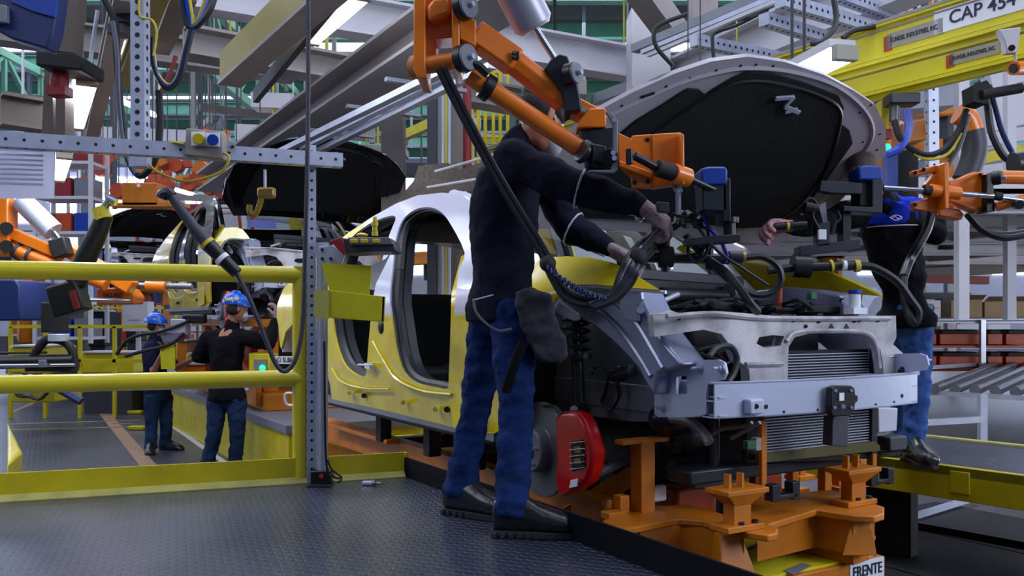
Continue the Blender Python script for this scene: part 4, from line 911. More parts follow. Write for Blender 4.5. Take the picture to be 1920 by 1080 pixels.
for s in 'rl':      # sleeve piping rings and seams
    e, w = J['e' + s], J['w' + s]; a = (e.lerp(J['s' + s], .02) if s == 'r' else e.lerp(w, -.02)); d = (w - e).normalized(); x_, y_, d_ = frame(d)
    R_ = .076; MB().tube([a + d * .012 + x_ * R_ * math.cos(t * .5236) + y_ * R_ * math.sin(t * .5236) for t in range(13)], .0045, 6, 0).build('sleeve_piping', 'reflect', W1)
    q = [e.lerp(w, t) + (-y_ * (.9 if y_.z > 0 else -.9)) * (.068 - .024 * t) - V((0, .012, 0)) for t in (.05, .2, .4, .6, .8, .93)]
    MB().tube(q, .003, 5).build('sleeve_seam', 'reflect', W1)
m = MB(); m.prism([P(*p, 3.42) for p in [(966, 545), (1000, 540), (1032, 552), (1040, 590), (1062, 640), (1064, 668), (1050, 684), (1012, 676), (990, 640), (974, 600)]], (0, .09, 0)); remesh(m.build('tool_apron', 'pouch', W1), .010, 6, .03, .05)
MB().tube([P(982, 640, 3.40), P(962, 690, 3.40), P(948, 735, 3.42)], .02, 8).build('apron_strap', 'blackshirt', W1)
ch = MB(); cp_ = cr([P(*p, 3.46) for p in [(888, 563), (893, 585), (910, 605), (935, 620), (958, 617)]], 6)
for i, q in enumerate(cp_): ch.ball(q, (.006, .004, .006), 6, 5)
ch.build('wallet_chain', 'steel', W1)
MB().tube([P(*p, 3.435) for p in [(890, 562), (906, 558), (925, 553)]], .003).build('pocket_stitch', 'reflect', W1)
tl = thing('hand_grip', 'short black handle with shiny tip held in the near worker\'s right glove', 'handle', P(1205, 405, 3.40))
MB().cyl(P(1203, 408, 3.36), P(1240, 412, 3.45), .016, n=14).build('grip', 'black', tl); MB().ball(P(1199, 408, 3.35), .019).build('shiny_tip', 'chrome', tl)
# ---- right worker
J = dict(pel=P(1700, 592, 5.40), wai=P(1688, 520, 5.36), che=P(1672, 440, 5.28), upc=P(1664, 395, 5.22), nek=P(1640, 368, 5.04), hea=P(1616, 326, 4.78),
         sr=P(1612, 396, 5.14), sl=P(1722, 398, 5.36), er=P(1545, 420, 4.78), el=P(1752, 438, 5.10), wr=P(1476, 424, 4.42), wl=P(1752, 392, 5.2),
         dr=V((-.85, -.25, .0)), dl=V((.2, .6, -.3)), nr=V((.1, -.4, -.8)), nl=V((-.7, 0, -.3)), sider=-1, sidel=1,
         hr=P(1690, 606, 5.48), hl=P(1718, 606, 5.36), kr=P(1692, 722, 5.5), kl=P(1722, 722, 5.30), ar=P(1690, 830, 5.55), al=P(1712, 836, 5.24))
J['ar'].z = .095; J['al'].z = .095; J['tr'] = J['ar'] + V((-.13, -.05, -.05)); J['tl'] = J['al'] + V((.0, -.16, -.05)); J['floor'] = 0
hf = V((-.62, -.62, -.55)).normalized()
W2, HB = person('bald worker in black shirt with blue yoke standing across the car on the right', 'person', V((2.3, 5.35, 0)), J, (-.6, -.8, 0), hf,
                dict(hand=1, gloves='glovep', shirt='blackshirt', trousers='jeans2', vox=.006, curl=72, hup=V((0, 0, 1)), fold=.035, sg=.012, s=1.0))
m = MB(); sd = (J['sr'] - J['sl']).normalized(); m.rings([(J['che'].lerp(J['upc'], .35), sd * .196, sd.cross(Z) * .152), (J['upc'], sd * .19, sd.cross(Z) * .138), (J['nek'] - Z * .02, sd * .085, sd.cross(Z) * .085)], 20)
m.cap(J['upc'], J['sr'], .10, .087).cap(J['upc'], J['sl'], .10, .087); yk = remesh(m.build('shirt_yoke', 'blue_cloth', W2), .010, 3, .03, .08)
q = J['che'].lerp(J['upc'], .30); MB().tube([q + sd * .20 * math.cos(t) + sd.cross(Z) * -.158 * math.sin(t) for t in [x * .2618 for x in range(13)]], .004, 6, 0).build('yoke_piping', 'reflect', W2)
text('ford', 'chest_logo', 'labelw', W2, P(1680, 408, 5.06), (.95, -.25, 0), Z, .022, .07) if False else MB().tube([P(1668, 408, 5.07), P(1680, 403, 5.07), P(1692, 408, 5.07), P(1680, 413, 5.07), P(1668, 408, 5.07)], .002).tube([P(1672, 410, 5.07), P(1678, 406, 5.07), P(1684, 410, 5.07), P(1689, 406, 5.07)], .002).build('chest_logo', 'labelw', W2)
m = MB(); r_ = hf.cross(Z).normalized(); u2 = r_.cross(hf); m.ball(HB(0, -.016, .038), (.0775, .0965, .088), 18, 12, r_, hf, u2); m.build('hair', 'stubble', W2)
m = MB(); m.ball(HB(0, .064, -.05), (.060, .050, .052), 14, 10, r_, hf, u2); m.build('face_mask', 'mask', W2)
for s_ in (-1, 1): MB().ball(HB(s_ * .031, .085, .012), .011).build('eye', 'labelw', W2)
# ---- two helmeted workers in the background
def helmet(root, HB, hf, s=1.0):
    hf = V(hf).normalized(); r = hf.cross(Z).normalized(); m = MB(); c = HB(0, -.005, .045)
    rl = []
    for i in range(9):
        t = math.pi / 2 * i / 8; rl.append((c + Z * (.115 * math.sin(t)), r * (.108 * math.cos(t) + .002), hf * (.130 * math.cos(t) + .002)))
    m.rings([(c - Z * .01, r * .110, hf * .132)] + rl, 24); h = m.build('hard_hat', 'helmet', root)
    m = MB(); m.rings([(c + hf * .05 - Z * .008, r * .10, hf * .135), (c + hf * .055 - Z * .016, r * .102, hf * .14)], 24); m.build('brim', 'helmet', h)
    m = MB(); m.tube([c + Z * .113 + hf * -.04, c + Z * .122, c + Z * .113 + hf * .04], .012, 6); m.build('ridge', 'helmet', h)
    return h, c
F2 = LZ
J = dict(pel=P(296, 735, 10.1), wai=P(291, 702, 10.1), che=P(290, 662, 10.1), upc=P(290, 645, 10.1), nek=P(291, 628, 10.1), hea=P(293, 606, 10.1),
         sr=P(280, 648, 9.93), sl=P(300, 648, 10.27), er=P(288, 692, 9.80), el=P(332, 685, 10.2), wr=P(302, 662, 9.65), wl=P(362, 668, 10.0),
         dr=V((.2, 0, 1)), dl=V((.9, -.1, .3)), nr=V((.6, .4, 0)), nl=V((0, 0, -1)), hr=P(286, 742, 10.0), hl=P(308, 742, 10.2), kr=P(284, 788, 10.0), kl=P(312, 788, 10.15), ar=P(283, 835, 9.95), al=P(310, 832, 10.2), floor=F2)
J['ar'].z = F2 + .095; J['al'].z = F2 + .095; J['tr'] = J['ar'] + V((.05, -.15, -.05)); J['tl'] = J['al'] + V((.16, -.05, -.05))
W3, HB = person('worker in blue hard hat and short-sleeved navy tee at the far conveyor', 'person', P(297, 840, 10.1), J, (1, .1, 0), (.95, -.2, -.05),
                dict(hand=1, shirt='tee', trousers='jeans3', short=1, vox=.008, cv=.014, curl=60, fold=.03, s=.97))
W3.location.z = F2; 
helmet(W3, HB, (.95, -.2, -.05)); m = MB(); m.ball(HB(0, -.02, .0), (.080, .09, .07), 12, 8); m.build('hair', 'hair', W3); m = MB(); m.ball(HB(0, .066, -.05), (.055, .05, .05), 12, 8, V((.2, .95, 0)), V((.95, -.2, 0))); m.build('face_mask', 'mask', W3)
for s_ in (-1, 1): MB().ball(HB(s_ * .031, .085, .012), .011).build('eye', 'labelw', W3)
J = dict(pel=P(425, 738, 8.5), wai=P(424, 702, 8.5), che=P(425, 652, 8.48), upc=P(428, 632, 8.47), nek=P(436, 608, 8.45), hea=P(443, 579, 8.42),
         sl=P(392, 634, 8.5), sr=P(467, 634, 8.38), el=P(371, 668, 8.55), er=P(503, 646, 8.6), wl=P(405, 672, 8.8), wr=P(516, 600, 8.8),
         dl=V((.3, .6, .1)), dr=V((.1, .1, 1)), nl=V((0, 0, -1)), nr=V((-1, 0, 0)), hl=P(408, 748, 8.5), hr=P(443, 748, 8.5), kl=P(402, 812, 8.48), kr=P(445, 812, 8.48), al=P(388, 880, 8.5), ar=P(440, 880, 8.5), floor=F2)
J['ar'].z = F2 + .095; J['al'].z = F2 + .095; J['tr'] = J['ar'] + V((.05, .15, -.05)); J['tl'] = J['al'] + V((-.05, .15, -.05))
W4, HB = person('worker in blue hard hat and black long sleeves seen from behind, legs apart', 'person', P(420, 868, 9.24), J, (.3, .95, 0), (.75, .55, -.1),
                dict(hand=1, gloves='glove', shirt='blackshirt', trousers='jeans3', vox=.008, cv=.013, curl=60, fold=.035))
h, c = helmet(W4, HB, (.75, .55, -.1)); m = MB(); m.ball(HB(0, -.02, .0), (.080, .09, .07), 12, 8); m.build('hair', 'hair', W4); m = MB(); m.ball(HB(0, .066, -.05), (.055, .05, .05), 12, 8); m.build('face_mask', 'mask', W4)
text('MARCH', 'helmet_lettering', 'yelhose', h, c + V((.0, -.13, .045)), (.98, .02, .05), (0, .4, 1), .035, .13, .02)
for s_ in (-1, 1): MB().ball(HB(s_ * .031, .085, .012), .011).build('eye', 'labelw', W4)
TRP = mat('translucent_panel', (214, 216, 236), .5, 0, .06, 4); TRP.node_tree.nodes['Principled BSDF'].inputs['Transmission Weight'].default_value = .6
# ================================================================ manipulator arms, tools and hoses
ax = V((.78, -.62, 0)).normalized()
def disc(px, py, Y, r, par, mt='grey'):
    c = P(px, py, Y); o = MB().cyl(c - ax * .03, c, r * 1.06, n=28).build('pivot_backing', 'black', par)
    MB().cyl(c, c + ax * .012, r, n=28).build('pivot_cap', mt, o, bev=.002); MB().cyl(c + ax * .012, c + ax * .03, .010, n=8).build('pivot_bolt', 'galv', o); return o
ar = thing('manipulator_arm', 'large orange lifting arm with grey air cylinder reaching over the near worker', 'lifting arm', P(820, 60, 3.1))
D = V((0, 1, 0))
m = MB()
m.prism([P(*p, 3.05) for p in [(776, -70), (797, -70), (798, 120), (800, 148), (783, 146), (775, 128)]], D * .20)
m.prism([P(*p, 3.03) for p in [(846, -70), (862, -70), (862, 128), (848, 128)]], D * .20)
m.prism([P(*p, 3.10) for p in [(796, -70), (850, -70), (850, 70), (796, 74)]], D * .12)
m.prism([P(*p, 3.10) for p in [(796, 70), (817, 70), (817, 110), (796, 112)]], D * .12)
m.prism([P(*p, 3.03) for p in [(862, 20), (892, 38), (892, 88), (862, 72)]], D * .10)
m.build('yoke_frame', 'orange', ar, bev=.004)
MB().prism([P(*p, 3.04) for p in [(800, 10), (812, -4), (842, -8), (846, 24), (804, 40)]], D * .1).build('raised_block', 'orange', ar, bev=.012)
MB().cyl(P(786, 124, 3.09), P(872, 112, 3.05), .031, n=24).build('pivot_tube', 'orange', ar); MB().cyl(P(779, 126, 3.13), P(790, 124, 3.11), .042, n=24).build('pivot_end', 'orange_d', ar)
disc(876, 10, 3.0, .044, ar); disc(876, 108, 3.0, .044, ar)
m = MB(); m.beam(P(888, 64, 3.08), P(966, 118, 3.12), .09, .085); m.build('arm_sleeve', 'orange', ar, bev=.008)
m = MB(); m.cyl(P(960, 114, 3.12), P(1058, 190, 3.17), .048, n=8); m.build('upper_arm', 'orange', ar, bev=.006)
MB().cyl(P(963, 100, 3.06), P(970, 102, 3.05), .010).cyl(P(963, 107, 3.06), P(970, 109, 3.05), .010).build('hose_port', 'black', ar)
MB().cyl(P(880, 142, 3.08), P(1104, 290, 3.15), .033, n=24).build('lower_arm', 'orange', ar)
for a, c, r in (((905, 159), (922, 170), .048), ((1090, 281), (1099, 287), .044)): MB().cyl(P(*a, 3.09), P(*c, 3.1), r, n=24).build('clamp_ring', 'black', ar, bev=.004)
MB().tube([P(870, 130, 3.02), P(892, 122, 3.02), P(915, 140, 3.03)], .016, 8).build('arm_joint', 'black', ar)
cy = MB().cyl(P(935, -80, 3.0), P(999, 44, 3.1), .072, n=32).cyl(P(999, 44, 3.1), P(1004, 54, 3.105), .072, .055, n=32).build('air_cylinder', mat('cylinder_grey', (176, 176, 190), .38, .35, .04, 2), ar)
MB().cyl(P(1003, 52, 3.1), P(1046, 120, 3.13), .012, n=14).build('piston_rod', 'chrome', cy)
m = MB(); m.prism([P(*p, 3.10) for p in [(1020, 128), (1032, 112), (1050, 100), (1064, 104), (1082, 150), (1090, 190), (1090, 204), (1060, 212), (1052, 170)]], D * .14); m.build('cylinder_bracket', 'dark_metal', ar, bev=.006)
disc(1078, 137, 3.06, .036, ar)
MB().beam(P(1062, 196, 3.19), P(1132, 232, 3.19), .075, .07).build('link_arm', 'orange', ar, bev=.006)
MB().prism([P(*p, 3.13) for p in [(1088, 196), (1108, 206), (1104, 216), (1085, 205)]], D * .01).build('link_label', 'labelg', ar)
MB().prism([P(*p, 3.12) for p in [(1106, 203), (1136, 202), (1137, 238), (1082, 240), (1084, 228)]], D * .12).build('link_end', 'orange', ar, bev=.005)
m = MB(); m.prism([P(*p, 3.13) for p in [(1086, 246), (1152, 236), (1154, 318), (1102, 310), (1100, 296)]], D * .11)
m.prism([P(*p, 3.05) for p in [(1112, 268), (1138, 274), (1138, 306), (1112, 300)]], D * .1); m.build('wrist_block', 'dark_metal', ar, bev=.006)
m = MB(); m.prism([P(*p, 3.04) for p in [(1136, 208), (1150, 214), (1158, 226), (1158, 318), (1150, 324), (1104, 322), (1104, 319), (1146, 318), (1150, 300), (1150, 232)]], D * .03); m.build('guard_plate', 'grey', ar, bev=.002)
for p in ((1152, 224), (1150, 286), (1152, 296)): MB().cyl(P(*p, 3.0), P(*p, 3.06), .009, n=10).build('bolt', 'galv', ar)
MB().cyl(P(1144, 294, 3.02), P(1148, 290, 3.12), .026, n=16).build('wrist_pivot', 'black', ar)
m = MB(); m.prism([P(*p, 3.12) for p in [(1159, 248), (1184, 260), (1185, 254), (1224, 251), (1224, 352), (1186, 353), (1184, 332), (1159, 310)]], D * .03)
m.prism([P(*p, 3.11) for p in [(1224, 251), (1276, 248), (1282, 252), (1283, 344), (1224, 352)]], D * .06)
m.prism([P(*p, 3.05) for p in [(1276, 248), (1283, 252), (1284, 345), (1278, 346)]], D * .1)
m.prism([P(*p, 3.10) for p in [(1160, 300), (1222, 322), (1222, 334), (1186, 322), (1160, 312)]], D * .03); m.build('tool_plate', 'orange', ar, bev=.004)
for p in ((1214, 262), (1190, 342), (1215, 340)): MB().cyl(P(*p, 3.115), P(*p, 3.13), .008, n=10).build('plate_hole', 'blackm', ar)
MB().cyl(P(1190, 292, 3.02), P(1246, 322, 3.05), .015, n=16).cyl(P(1180, 280, 3.02), P(1181, 308, 3.02), .013, n=10).build('slide_handle', 'black', ar)
MB().cyl(P(1232, 315, 3.04), P(1262, 324, 3.06), .030, n=20).build('slide_sleeve', 'blackm', ar, bev=.003)
MB().cyl(P(1262, 324, 3.06), P(1291, 334, 3.09), .034, n=20).build('slide_boss', 'orange', ar, bev=.004)
MB().cyl(P(1290, 334, 3.09), P(1348, 360, 3.14), .013, n=14).build('slide_rod', 'black', ar)
hd = thing('spindle_tool', 'dark tool head with blue taped cap at the end of the lifting arm', 'tool head', P(1342, 455, 3.2))
MB().prism([P(*p, 3.12) for p in [(1316, 346), (1363, 344), (1364, 396), (1318, 394)]], D * .12).build('head_block', 'dark_metal', hd, bev=.005)
MB().prism([P(*p, 3.12) for p in [(1355, 335), (1370, 335), (1370, 415), (1356, 415)]], D * .12).build('head_spine', 'black', hd, bev=.003)
MB().prism([P(*p, 3.11) for p in [(1314, 316), (1330, 312), (1360, 312), (1365, 318), (1364, 345), (1316, 348)]], D * .13).build('blue_cap', 'blue', hd, bev=.010)
MB().cyl(P(1368, 410, 3.2), P(1368, 448, 3.2), .022, n=16).cyl(P(1368, 408, 3.2), P(1368, 418, 3.2), .034, n=16).build('spindle', 'black', hd)
MB().prism([P(*p, 3.16) for p in [(1290, 446), (1390, 438), (1390, 452), (1290, 460)]], D * .1).build('mount_bar', 'dark_metal', hd, bev=.003)
MB().cyl(P(1272, 350, 3.16), P(1272, 402, 3.18), .010, n=12).cyl(P(1276, 352, 3.15), P(1266, 358, 3.15), .018, n=12).build('swivel_rod', 'alu', hd)
MB().prism([P(*p, 3.18) for p in [(1232, 378), (1255, 380), (1256, 398), (1236, 396)]], D * .05).build('switch_box', 'dgrey', hd, bev=.003)
# tightening tool bar with spindles
tb = thing('nutrunner_bar', 'black double nutrunner bar held across the open engine bay', 'power tool', P(1300, 520, 3.3))
MB().cyl(P(1190, 482, 3.3), P(1366, 486, 3.3), .020, n=16).build('tool_body', 'black', tb); MB().cyl(P(1235, 482, 3.3), P(1262, 482, 3.3), .040, n=16).build('motor_housing', 'blackm', tb, bev=.004)
MB().cyl(P(1248, 440, 3.3), P(1248, 510, 3.3), .018).build('spindle', 'black', tb); MB().cyl(P(1330, 455, 3.3), P(1330, 505, 3.3), .016).build('spindle', 'black', tb)
MB().cyl(P(1366, 482, 3.3), P(1392, 483, 3.3), .024, n=16).build('cable_gland', 'dark_metal', tb, bev=.002); MB().cyl(P(1392, 483, 3.3), P(1397, 483, 3.3), .022, n=16).build('gold_ring', 'gold', tb)
rr = random.Random(5)
m = MB()
for i in range(11):
    x = 1262 + rr.random() * 60; y = 405 + rr.random() * 60; m.cyl(P(x, y, 3.25), P(x + rr.uniform(-14, 14), y + rr.uniform(-14, 14), 3.3), .006 + .008 * rr.random(), n=8)
m.build('fittings', 'dark_metal', tb)
def hose(name, label, pts, r, mt, group=None, extra=(), n=7, cat='hose'):
    m = MB().tube([P(*p) for p in pts], r, n, 6)
    for e in extra: m.tube([P(*p) for p in e], r, n, 6)
    return tag(m.build(name, mt), label, cat, group)
hose('tool_hose', 'thick black hose looping from the nutrunner gland above the grille', [(1396, 483, 3.3), (1430, 482, 3.3), (1458, 500, 3.3), (1464, 530, 3.3), (1440, 552, 3.3), (1400, 548, 3.3), (1350, 510, 3.3), (1310, 470, 3.3), (1285, 440, 3.3)], .014, 'rubber')
hose('air_hose', 'thin black hose ring round the middle spindle of the nutrunner', [(1300, 425, 3.26), (1326, 430, 3.25), (1326, 470, 3.25), (1308, 492, 3.25), (1292, 480, 3.25), (1290, 450, 3.26)], .006, 'rubber')
hose('orange_wire', 'thin orange wire beside the blue hose below the tool head', [(1318, 405, 3.2), (1330, 430, 3.2), (1348, 448, 3.2), (1360, 480, 3.22)], .003, 'orange', cat='wire')
hose('blue_air_hose', 'bright blue hose curving down from the tool head', [(1312, 402, 3.2), (1318, 398, 3.2), (1328, 425, 3.2), (1350, 450, 3.2), (1362, 476, 3.22), (1360, 492, 3.24)], .007, 'bluehose')
hose('black_wire', 'black wire running down across the grille from the tool cluster', [(1262, 400, 3.2), (1300, 418, 3.2), (1345, 470, 3.15), (1395, 505, 3.15), (1440, 535, 3.2)], .006, 'rubber', cat='wire')
hose('gripper_lead', 'thick dark lead from nutrunner bar down to the front of the bay', [(1330, 488, 3.28), (1360, 510, 3.25), (1386, 540, 3.2), (1404, 566, 3.2), (1420, 584, 3.3)], .016, 'rubber', cat='cable')
for i, (dx, dy, r, mt, nm) in enumerate(((0, 0, .013, 'rubber', 'near'), (10, 3, .011, 'rubber', 'far'))):
    hose('drop_hose', ['black hose hanging diagonally across the near worker, left of the pair', 'black hose hanging diagonally across the near worker, right of the pair'][i],
         [(822 + dx, 128, 3.0), (850 + dx, 185, 3.03), (905 + dx, 290, 3.06), (960 + dx, 385, 3.1), (1012 + dx, 470, 3.14), (1034 + dx, 520, 3.14), (1062 + dx, 560 - dy * 3, 3.12), (1110 + dx, 572 - dy * 3, 3.1), (1150, 560 - dy * 3, 3.1), (1178, 520, 3.12), (1205, 470, 3.2), (1245, 425, 3.25)], r, mt)
sp = [P(*p) for p in [(1024, 500, 3.1), (1048, 520, 3.1), (1080, 540, 3.08), (1115, 556, 3.08), (1140, 560, 3.08)]]; cc_ = cr(sp, 22)
tag(MB().tube([c + V((0, math.cos(i * 1.1), math.sin(i * 1.1))) * .010 for i, c in enumerate(cc_)], .005, 6, 0).build('coiled_cable', 'navy'), 'dark coiled cable beside the black hoses above the front fender', 'cable')
for (x, y, Y) in ((1027, 493, 3.1), (940, 330, 3.05), (1160, 548, 3.08)): pass
tag(MB().ball(P(1027, 494, 3.12), .030).build('hose_tie', 'blackm'), 'round black tie bundling the diagonal hoses at the worker\'s hip', 'hose tie')
bun = [('black', 0), ('bluehose', 4), ('rubber', 8), ('reflect', -4), ('rubber', -9), ('black', 13)]
for i, (mt, o_) in enumerate(bun):
    hose('hose_bundle', ['black', 'blue', 'dark grey', 'white', 'outer black', 'innermost black'][i] + ' line in the hose bundle rising to the gloved hands',
         [(1108 + o_ * .5, 574 + o_ * .4, 3.08), (1150 + o_ * .5, 556 + o_ * .5, 3.08), (1172 + o_, 520 + o_, 3.08), (1190 + o_, 485 + o_, 3.1), (1222 + o_, 452 + o_ * .8, 3.3), (1254, 430 + o_ * .5, 3.36), (1278, 414 + o_ * .3, 3.3)], [.010, .007, .012, .005, .010, .008][i], mt, 'hose bundle over the front fender')
tag(MB().ball(P(1196, 482, 3.1), (.032, .028, .034)).build('bundle_strap', 'blackm'), 'black strap gathering the hose bundle under the worker\'s left glove', 'strap')
# ---- right-hand manipulator
a2 = thing('tool_balancer_arm', 'orange clamp arm with chrome rods in front of the right-hand worker', 'lifting arm', P(1750, 400, 4.55))
m = MB(); m.prism([P(*p, 4.5) for p in [(1712, 320), (1770, 306), (1780, 306), (1780, 390), (1742, 396), (1714, 392), (1714, 378), (1740, 372), (1736, 345), (1758, 322), (1714, 330)]], D * .05); m.prism([P(*p, 4.42) for p in [(1770, 305), (1780, 304), (1780, 390), (1772, 392)]], D * .16); m.build('clamp_plate', 'orange', a2, bev=.004)
m = MB(); m.prism([P(*p, 4.55) for p in [(1780, 338), (1800, 334), (1826, 322), (1846, 322), (1848, 396), (1836, 398), (1800, 384), (1780, 378)]], D * .08); m.prism([P(*p, 4.6) for p in [(1760, 388), (1800, 392), (1808, 402), (1804, 412), (1762, 404)]], D * .08); m.build('arm_body', 'orange', a2, bev=.005)
for p in ((1716, 324), (1732, 318), (1716, 384), (1838, 328), (1838, 392)): MB().cyl(P(*p, 4.48), P(*p, 4.56), .010, n=10).build('bolt', 'blackm', a2)
for a_, c_ in (((1656, 353), (1744, 358)), ((1800, 364), (1866, 368)), ((1876, 371), (1916, 376))): MB().cyl(P(*a_, 4.46), P(*c_, 4.46), .014, n=16).build('chrome_rod', 'chrome', a2)
MB().cyl(P(1744, 357, 4.46), P(1800, 363, 4.46), .033, n=18).build('rod_boss', 'orange', a2, bev=.004); MB().cyl(P(1732, 357, 4.46), P(1744, 358, 4.46), .026, n=18).build('rod_seal', 'blackm', a2); MB().cyl(P(1864, 367, 4.46), P(1877, 369, 4.46), .022, n=18).build('rod_seal', 'blackm', a2)
MB().prism([P(*p, 4.5) for p in [(1850, 326), (1862, 322), (1866, 396), (1850, 398)]], D * .1).build('end_plate', 'black', a2, bev=.003)
MB().cyl(P(1866, 332, 4.5), P(1960, 334, 4.5), .034, n=18).build('arm_tube', 'orange', a2); disc(1874, 333, 4.42, .034, a2, 'black')
MB().tube([P(1868, 388, 4.5), P(1900, 378, 4.48), P(1925, 372, 4.48)], .025, 10).build('fork_end', 'orange', a2)
MB().cyl(P(1905, 384, 4.45), P(1912, 384, 4.4), .022, n=14).build('fork_pin', 'black', a2)
m = MB(); m.prism([P(*p, 4.4) for p in [(1540, 338), (1616, 342), (1618, 364), (1560, 362), (1536, 358)]], D * .06); m.prism([P(*p, 4.38) for p in [(1636, 336), (1656, 336), (1655, 400), (1582, 396), (1582, 386), (1636, 388)]], D * .12); m.build('u_bracket', 'dark_metal', a2, bev=.004)
MB().prism([P(*p, 4.38) for p in [(1609, 314), (1620, 309), (1650, 310), (1656, 316), (1655, 338), (1610, 338)]], D * .14).build('blue_cap', 'blue', a2, bev=.012)
MB().prism([P(*p, 4.41) for p in [(1612, 338), (1636, 338), (1636, 386), (1612, 386)]], D * .12).build('inner_block', 'blackm', a2, bev=.004)
m = MB(); m.prism([P(*p, 4.42) for p in [(1580, 398), (1596, 398), (1596, 456), (1580, 456)]], D * .08); m.prism([P(*p, 4.40) for p in [(1500, 462), (1614, 448), (1614, 466), (1500, 480)]], D * .1); m.prism([P(*p, 4.4) for p in [(1532, 420), (1556, 414), (1556, 460), (1532, 462)]], D * .06)
m.build('tool_carrier', 'dark_metal', a2, bev=.003); MB().box(P(1541, 440, 4.37), (.04, .02, .05)).build('white_switch', 'labelw', a2, bev=.002)
MB().prism([P(*p, 4.44) for p in [(1535, 385), (1548, 378), (1552, 420), (1544, 420)]], D * .02).build('clear_panel', 'grey', a2)
for q in ([(1508, 380), (1520, 372), (1532, 385), (1524, 405), (1536, 430)], [(1560, 440), (1565, 420), (1575, 410), (1570, 395)]): MB().tube([P(x, y, 4.4) for x, y in q], .008, 6).build('signal_wire', 'rubber', a2)
MB().cyl(P(1508, 388, 4.42), P(1530, 392, 4.42), .034, n=16).build('motor', 'black', a2)
tb2 = thing('nutrunner', 'black horizontal nutrunner with yellow rings above the right fender', 'power tool', P(1560, 505, 4.2))
MB().cyl(P(1440, 508, 4.2), P(1500, 500, 4.2), .018, n=14).cyl(P(1486, 498, 4.2), P(1518, 500, 4.2), .055, n=18).cyl(P(1518, 500, 4.2), P(1602, 498, 4.2), .022, n=16).build('tool_body', 'black', tb2)
for a, c in ((1556, 1561), (1602, 1611)): MB().cyl(P(a, 499, 4.2), P(c, 498, 4.2), .030, n=16).build('yellow_ring', 'yelhose', tb2)
MB().cyl(P(1580, 498, 4.18), P(1586, 498, 4.18), .025, n=16).build('white_ring', 'labelw', tb2)
hose('tool_hose', 'thick black hose drooping off the right fender from the nutrunner', [(1608, 498, 4.2), (1640, 502, 4.2), (1680, 526, 4.2), (1706, 560, 4.2), (1722, 585, 4.2), (1716, 606, 4.2), (1706, 596, 4.2), (1696, 560, 4.25), (1694, 520, 4.3)], .020, 'rubber')
gp = thing('handle_bar', 'short black grip bar with yellow ring held in the right-hand worker\'s pink glove', 'handle', P(1470, 424, 4.66))
MB().cyl(P(1450, 425, 4.36), P(1512, 421, 4.36), .020, n=14).build('grip', 'black', gp); MB().cyl(P(1474, 424, 4.36), P(1479, 424, 4.36), .023, n=14).build('yellow_ring', 'yelhose', gp)
hose('cable_bundle', 'sagging wrapped cable bundle hanging in front of the right-hand worker\'s arm', [(1748, 395, 4.6), (1738, 430, 4.6), (1722, 460, 4.6), (1705, 490, 4.6), (1694, 520, 4.5)], .024, 'black', cat='cable')
hose('cable_bundle', 'black cable bundle drooping to the right edge below the clamp arm', [(1812, 400, 4.7), (1840, 430, 4.7), (1880, 446, 4.7), (1930, 440, 4.7)], .018, 'black', extra=[[(1815, 404, 4.74), (1850, 436, 4.74), (1890, 440, 4.74), (1930, 434, 4.74)]], cat='cable')
# ---- hanging hook, control box, panel on the perforated frame
hk = thing('cable_hook', 'worn yellow hook hanging from the perforated crossbar', 'hook', P(497, 400, 4.55))
MB().cyl(P(497, 318, 4.55), P(497, 354, 4.55), .008, n=10).build('hook_rod', 'galv', hk); MB().box(P(500, 362, 4.55), (.09, .05, .055)).build('hook_body', 'gold', hk, bev=.012)
MB().tube([P(*p, 4.55) for p in [(492, 362), (488, 380), (480, 400), (472, 402), (468, 394), (469, 384)]], .016, 8).build('hook_arm', mat('worn_yellow', (150, 120, 30), .5, 0, .4, 20), hk)
bx = thing('push_button_box', 'grey control box with yellow and blue push buttons on the crossbar', 'control box', P(383, 300, 4.35))
MB().prism([P(*p, 4.28) for p in [(348, 240), (416, 246), (418, 298), (345, 290)]], D * .08).build('box_body', 'beige', bx, bev=.006)
for p, mt in (((372, 260), 'yellow'), ((399, 262), 'blue')): w_ = MB().box(P(*p, 4.27), (.068, .008, .068)).build('button_plate', 'labelw', bx); MB().cyl(P(*p, 4.27), P(*p, 4.22), .027, n=20).build('push_button', mt, w_, bev=.003)
MB().cyl(P(433, 275, 4.4), P(433, 275, 4.36), .026, n=20).build('round_fitting', 'alu', bx); MB().cyl(P(436, 275, 4.36), P(436, 275, 4.35), .008).build('fitting_hole', 'blackm', bx)
hose('yellow_cable', 'yellow cable looping along the crossbar to the control box', [(268, 272, 4.3), (282, 286, 4.3), (305, 288, 4.3), (320, 268, 4.28), (345, 270, 4.28)], .007, 'yelhose', extra=[[(408, 284, 4.3), (428, 292, 4.28), (425, 310, 4.28), (410, 325, 4.3), (350, 340, 4.35), (300, 325, 4.35), (278, 308, 4.35)]], cat='cable')
pn = MB(); pn.prism([P(*p, 4.15) for p in [(-20, 276), (102, 282), (100, 372), (-20, 372)]], D * .01)
for i in range(8): pn.beam(P(-20, 280 + i * 9, 4.14), P(80, 283 + i * 9, 4.14), .008, .008)
tag(pn.build('ribbed_panel', TRP), 'pale ribbed plastic panel hanging at the left edge under the crossbar', 'panel')
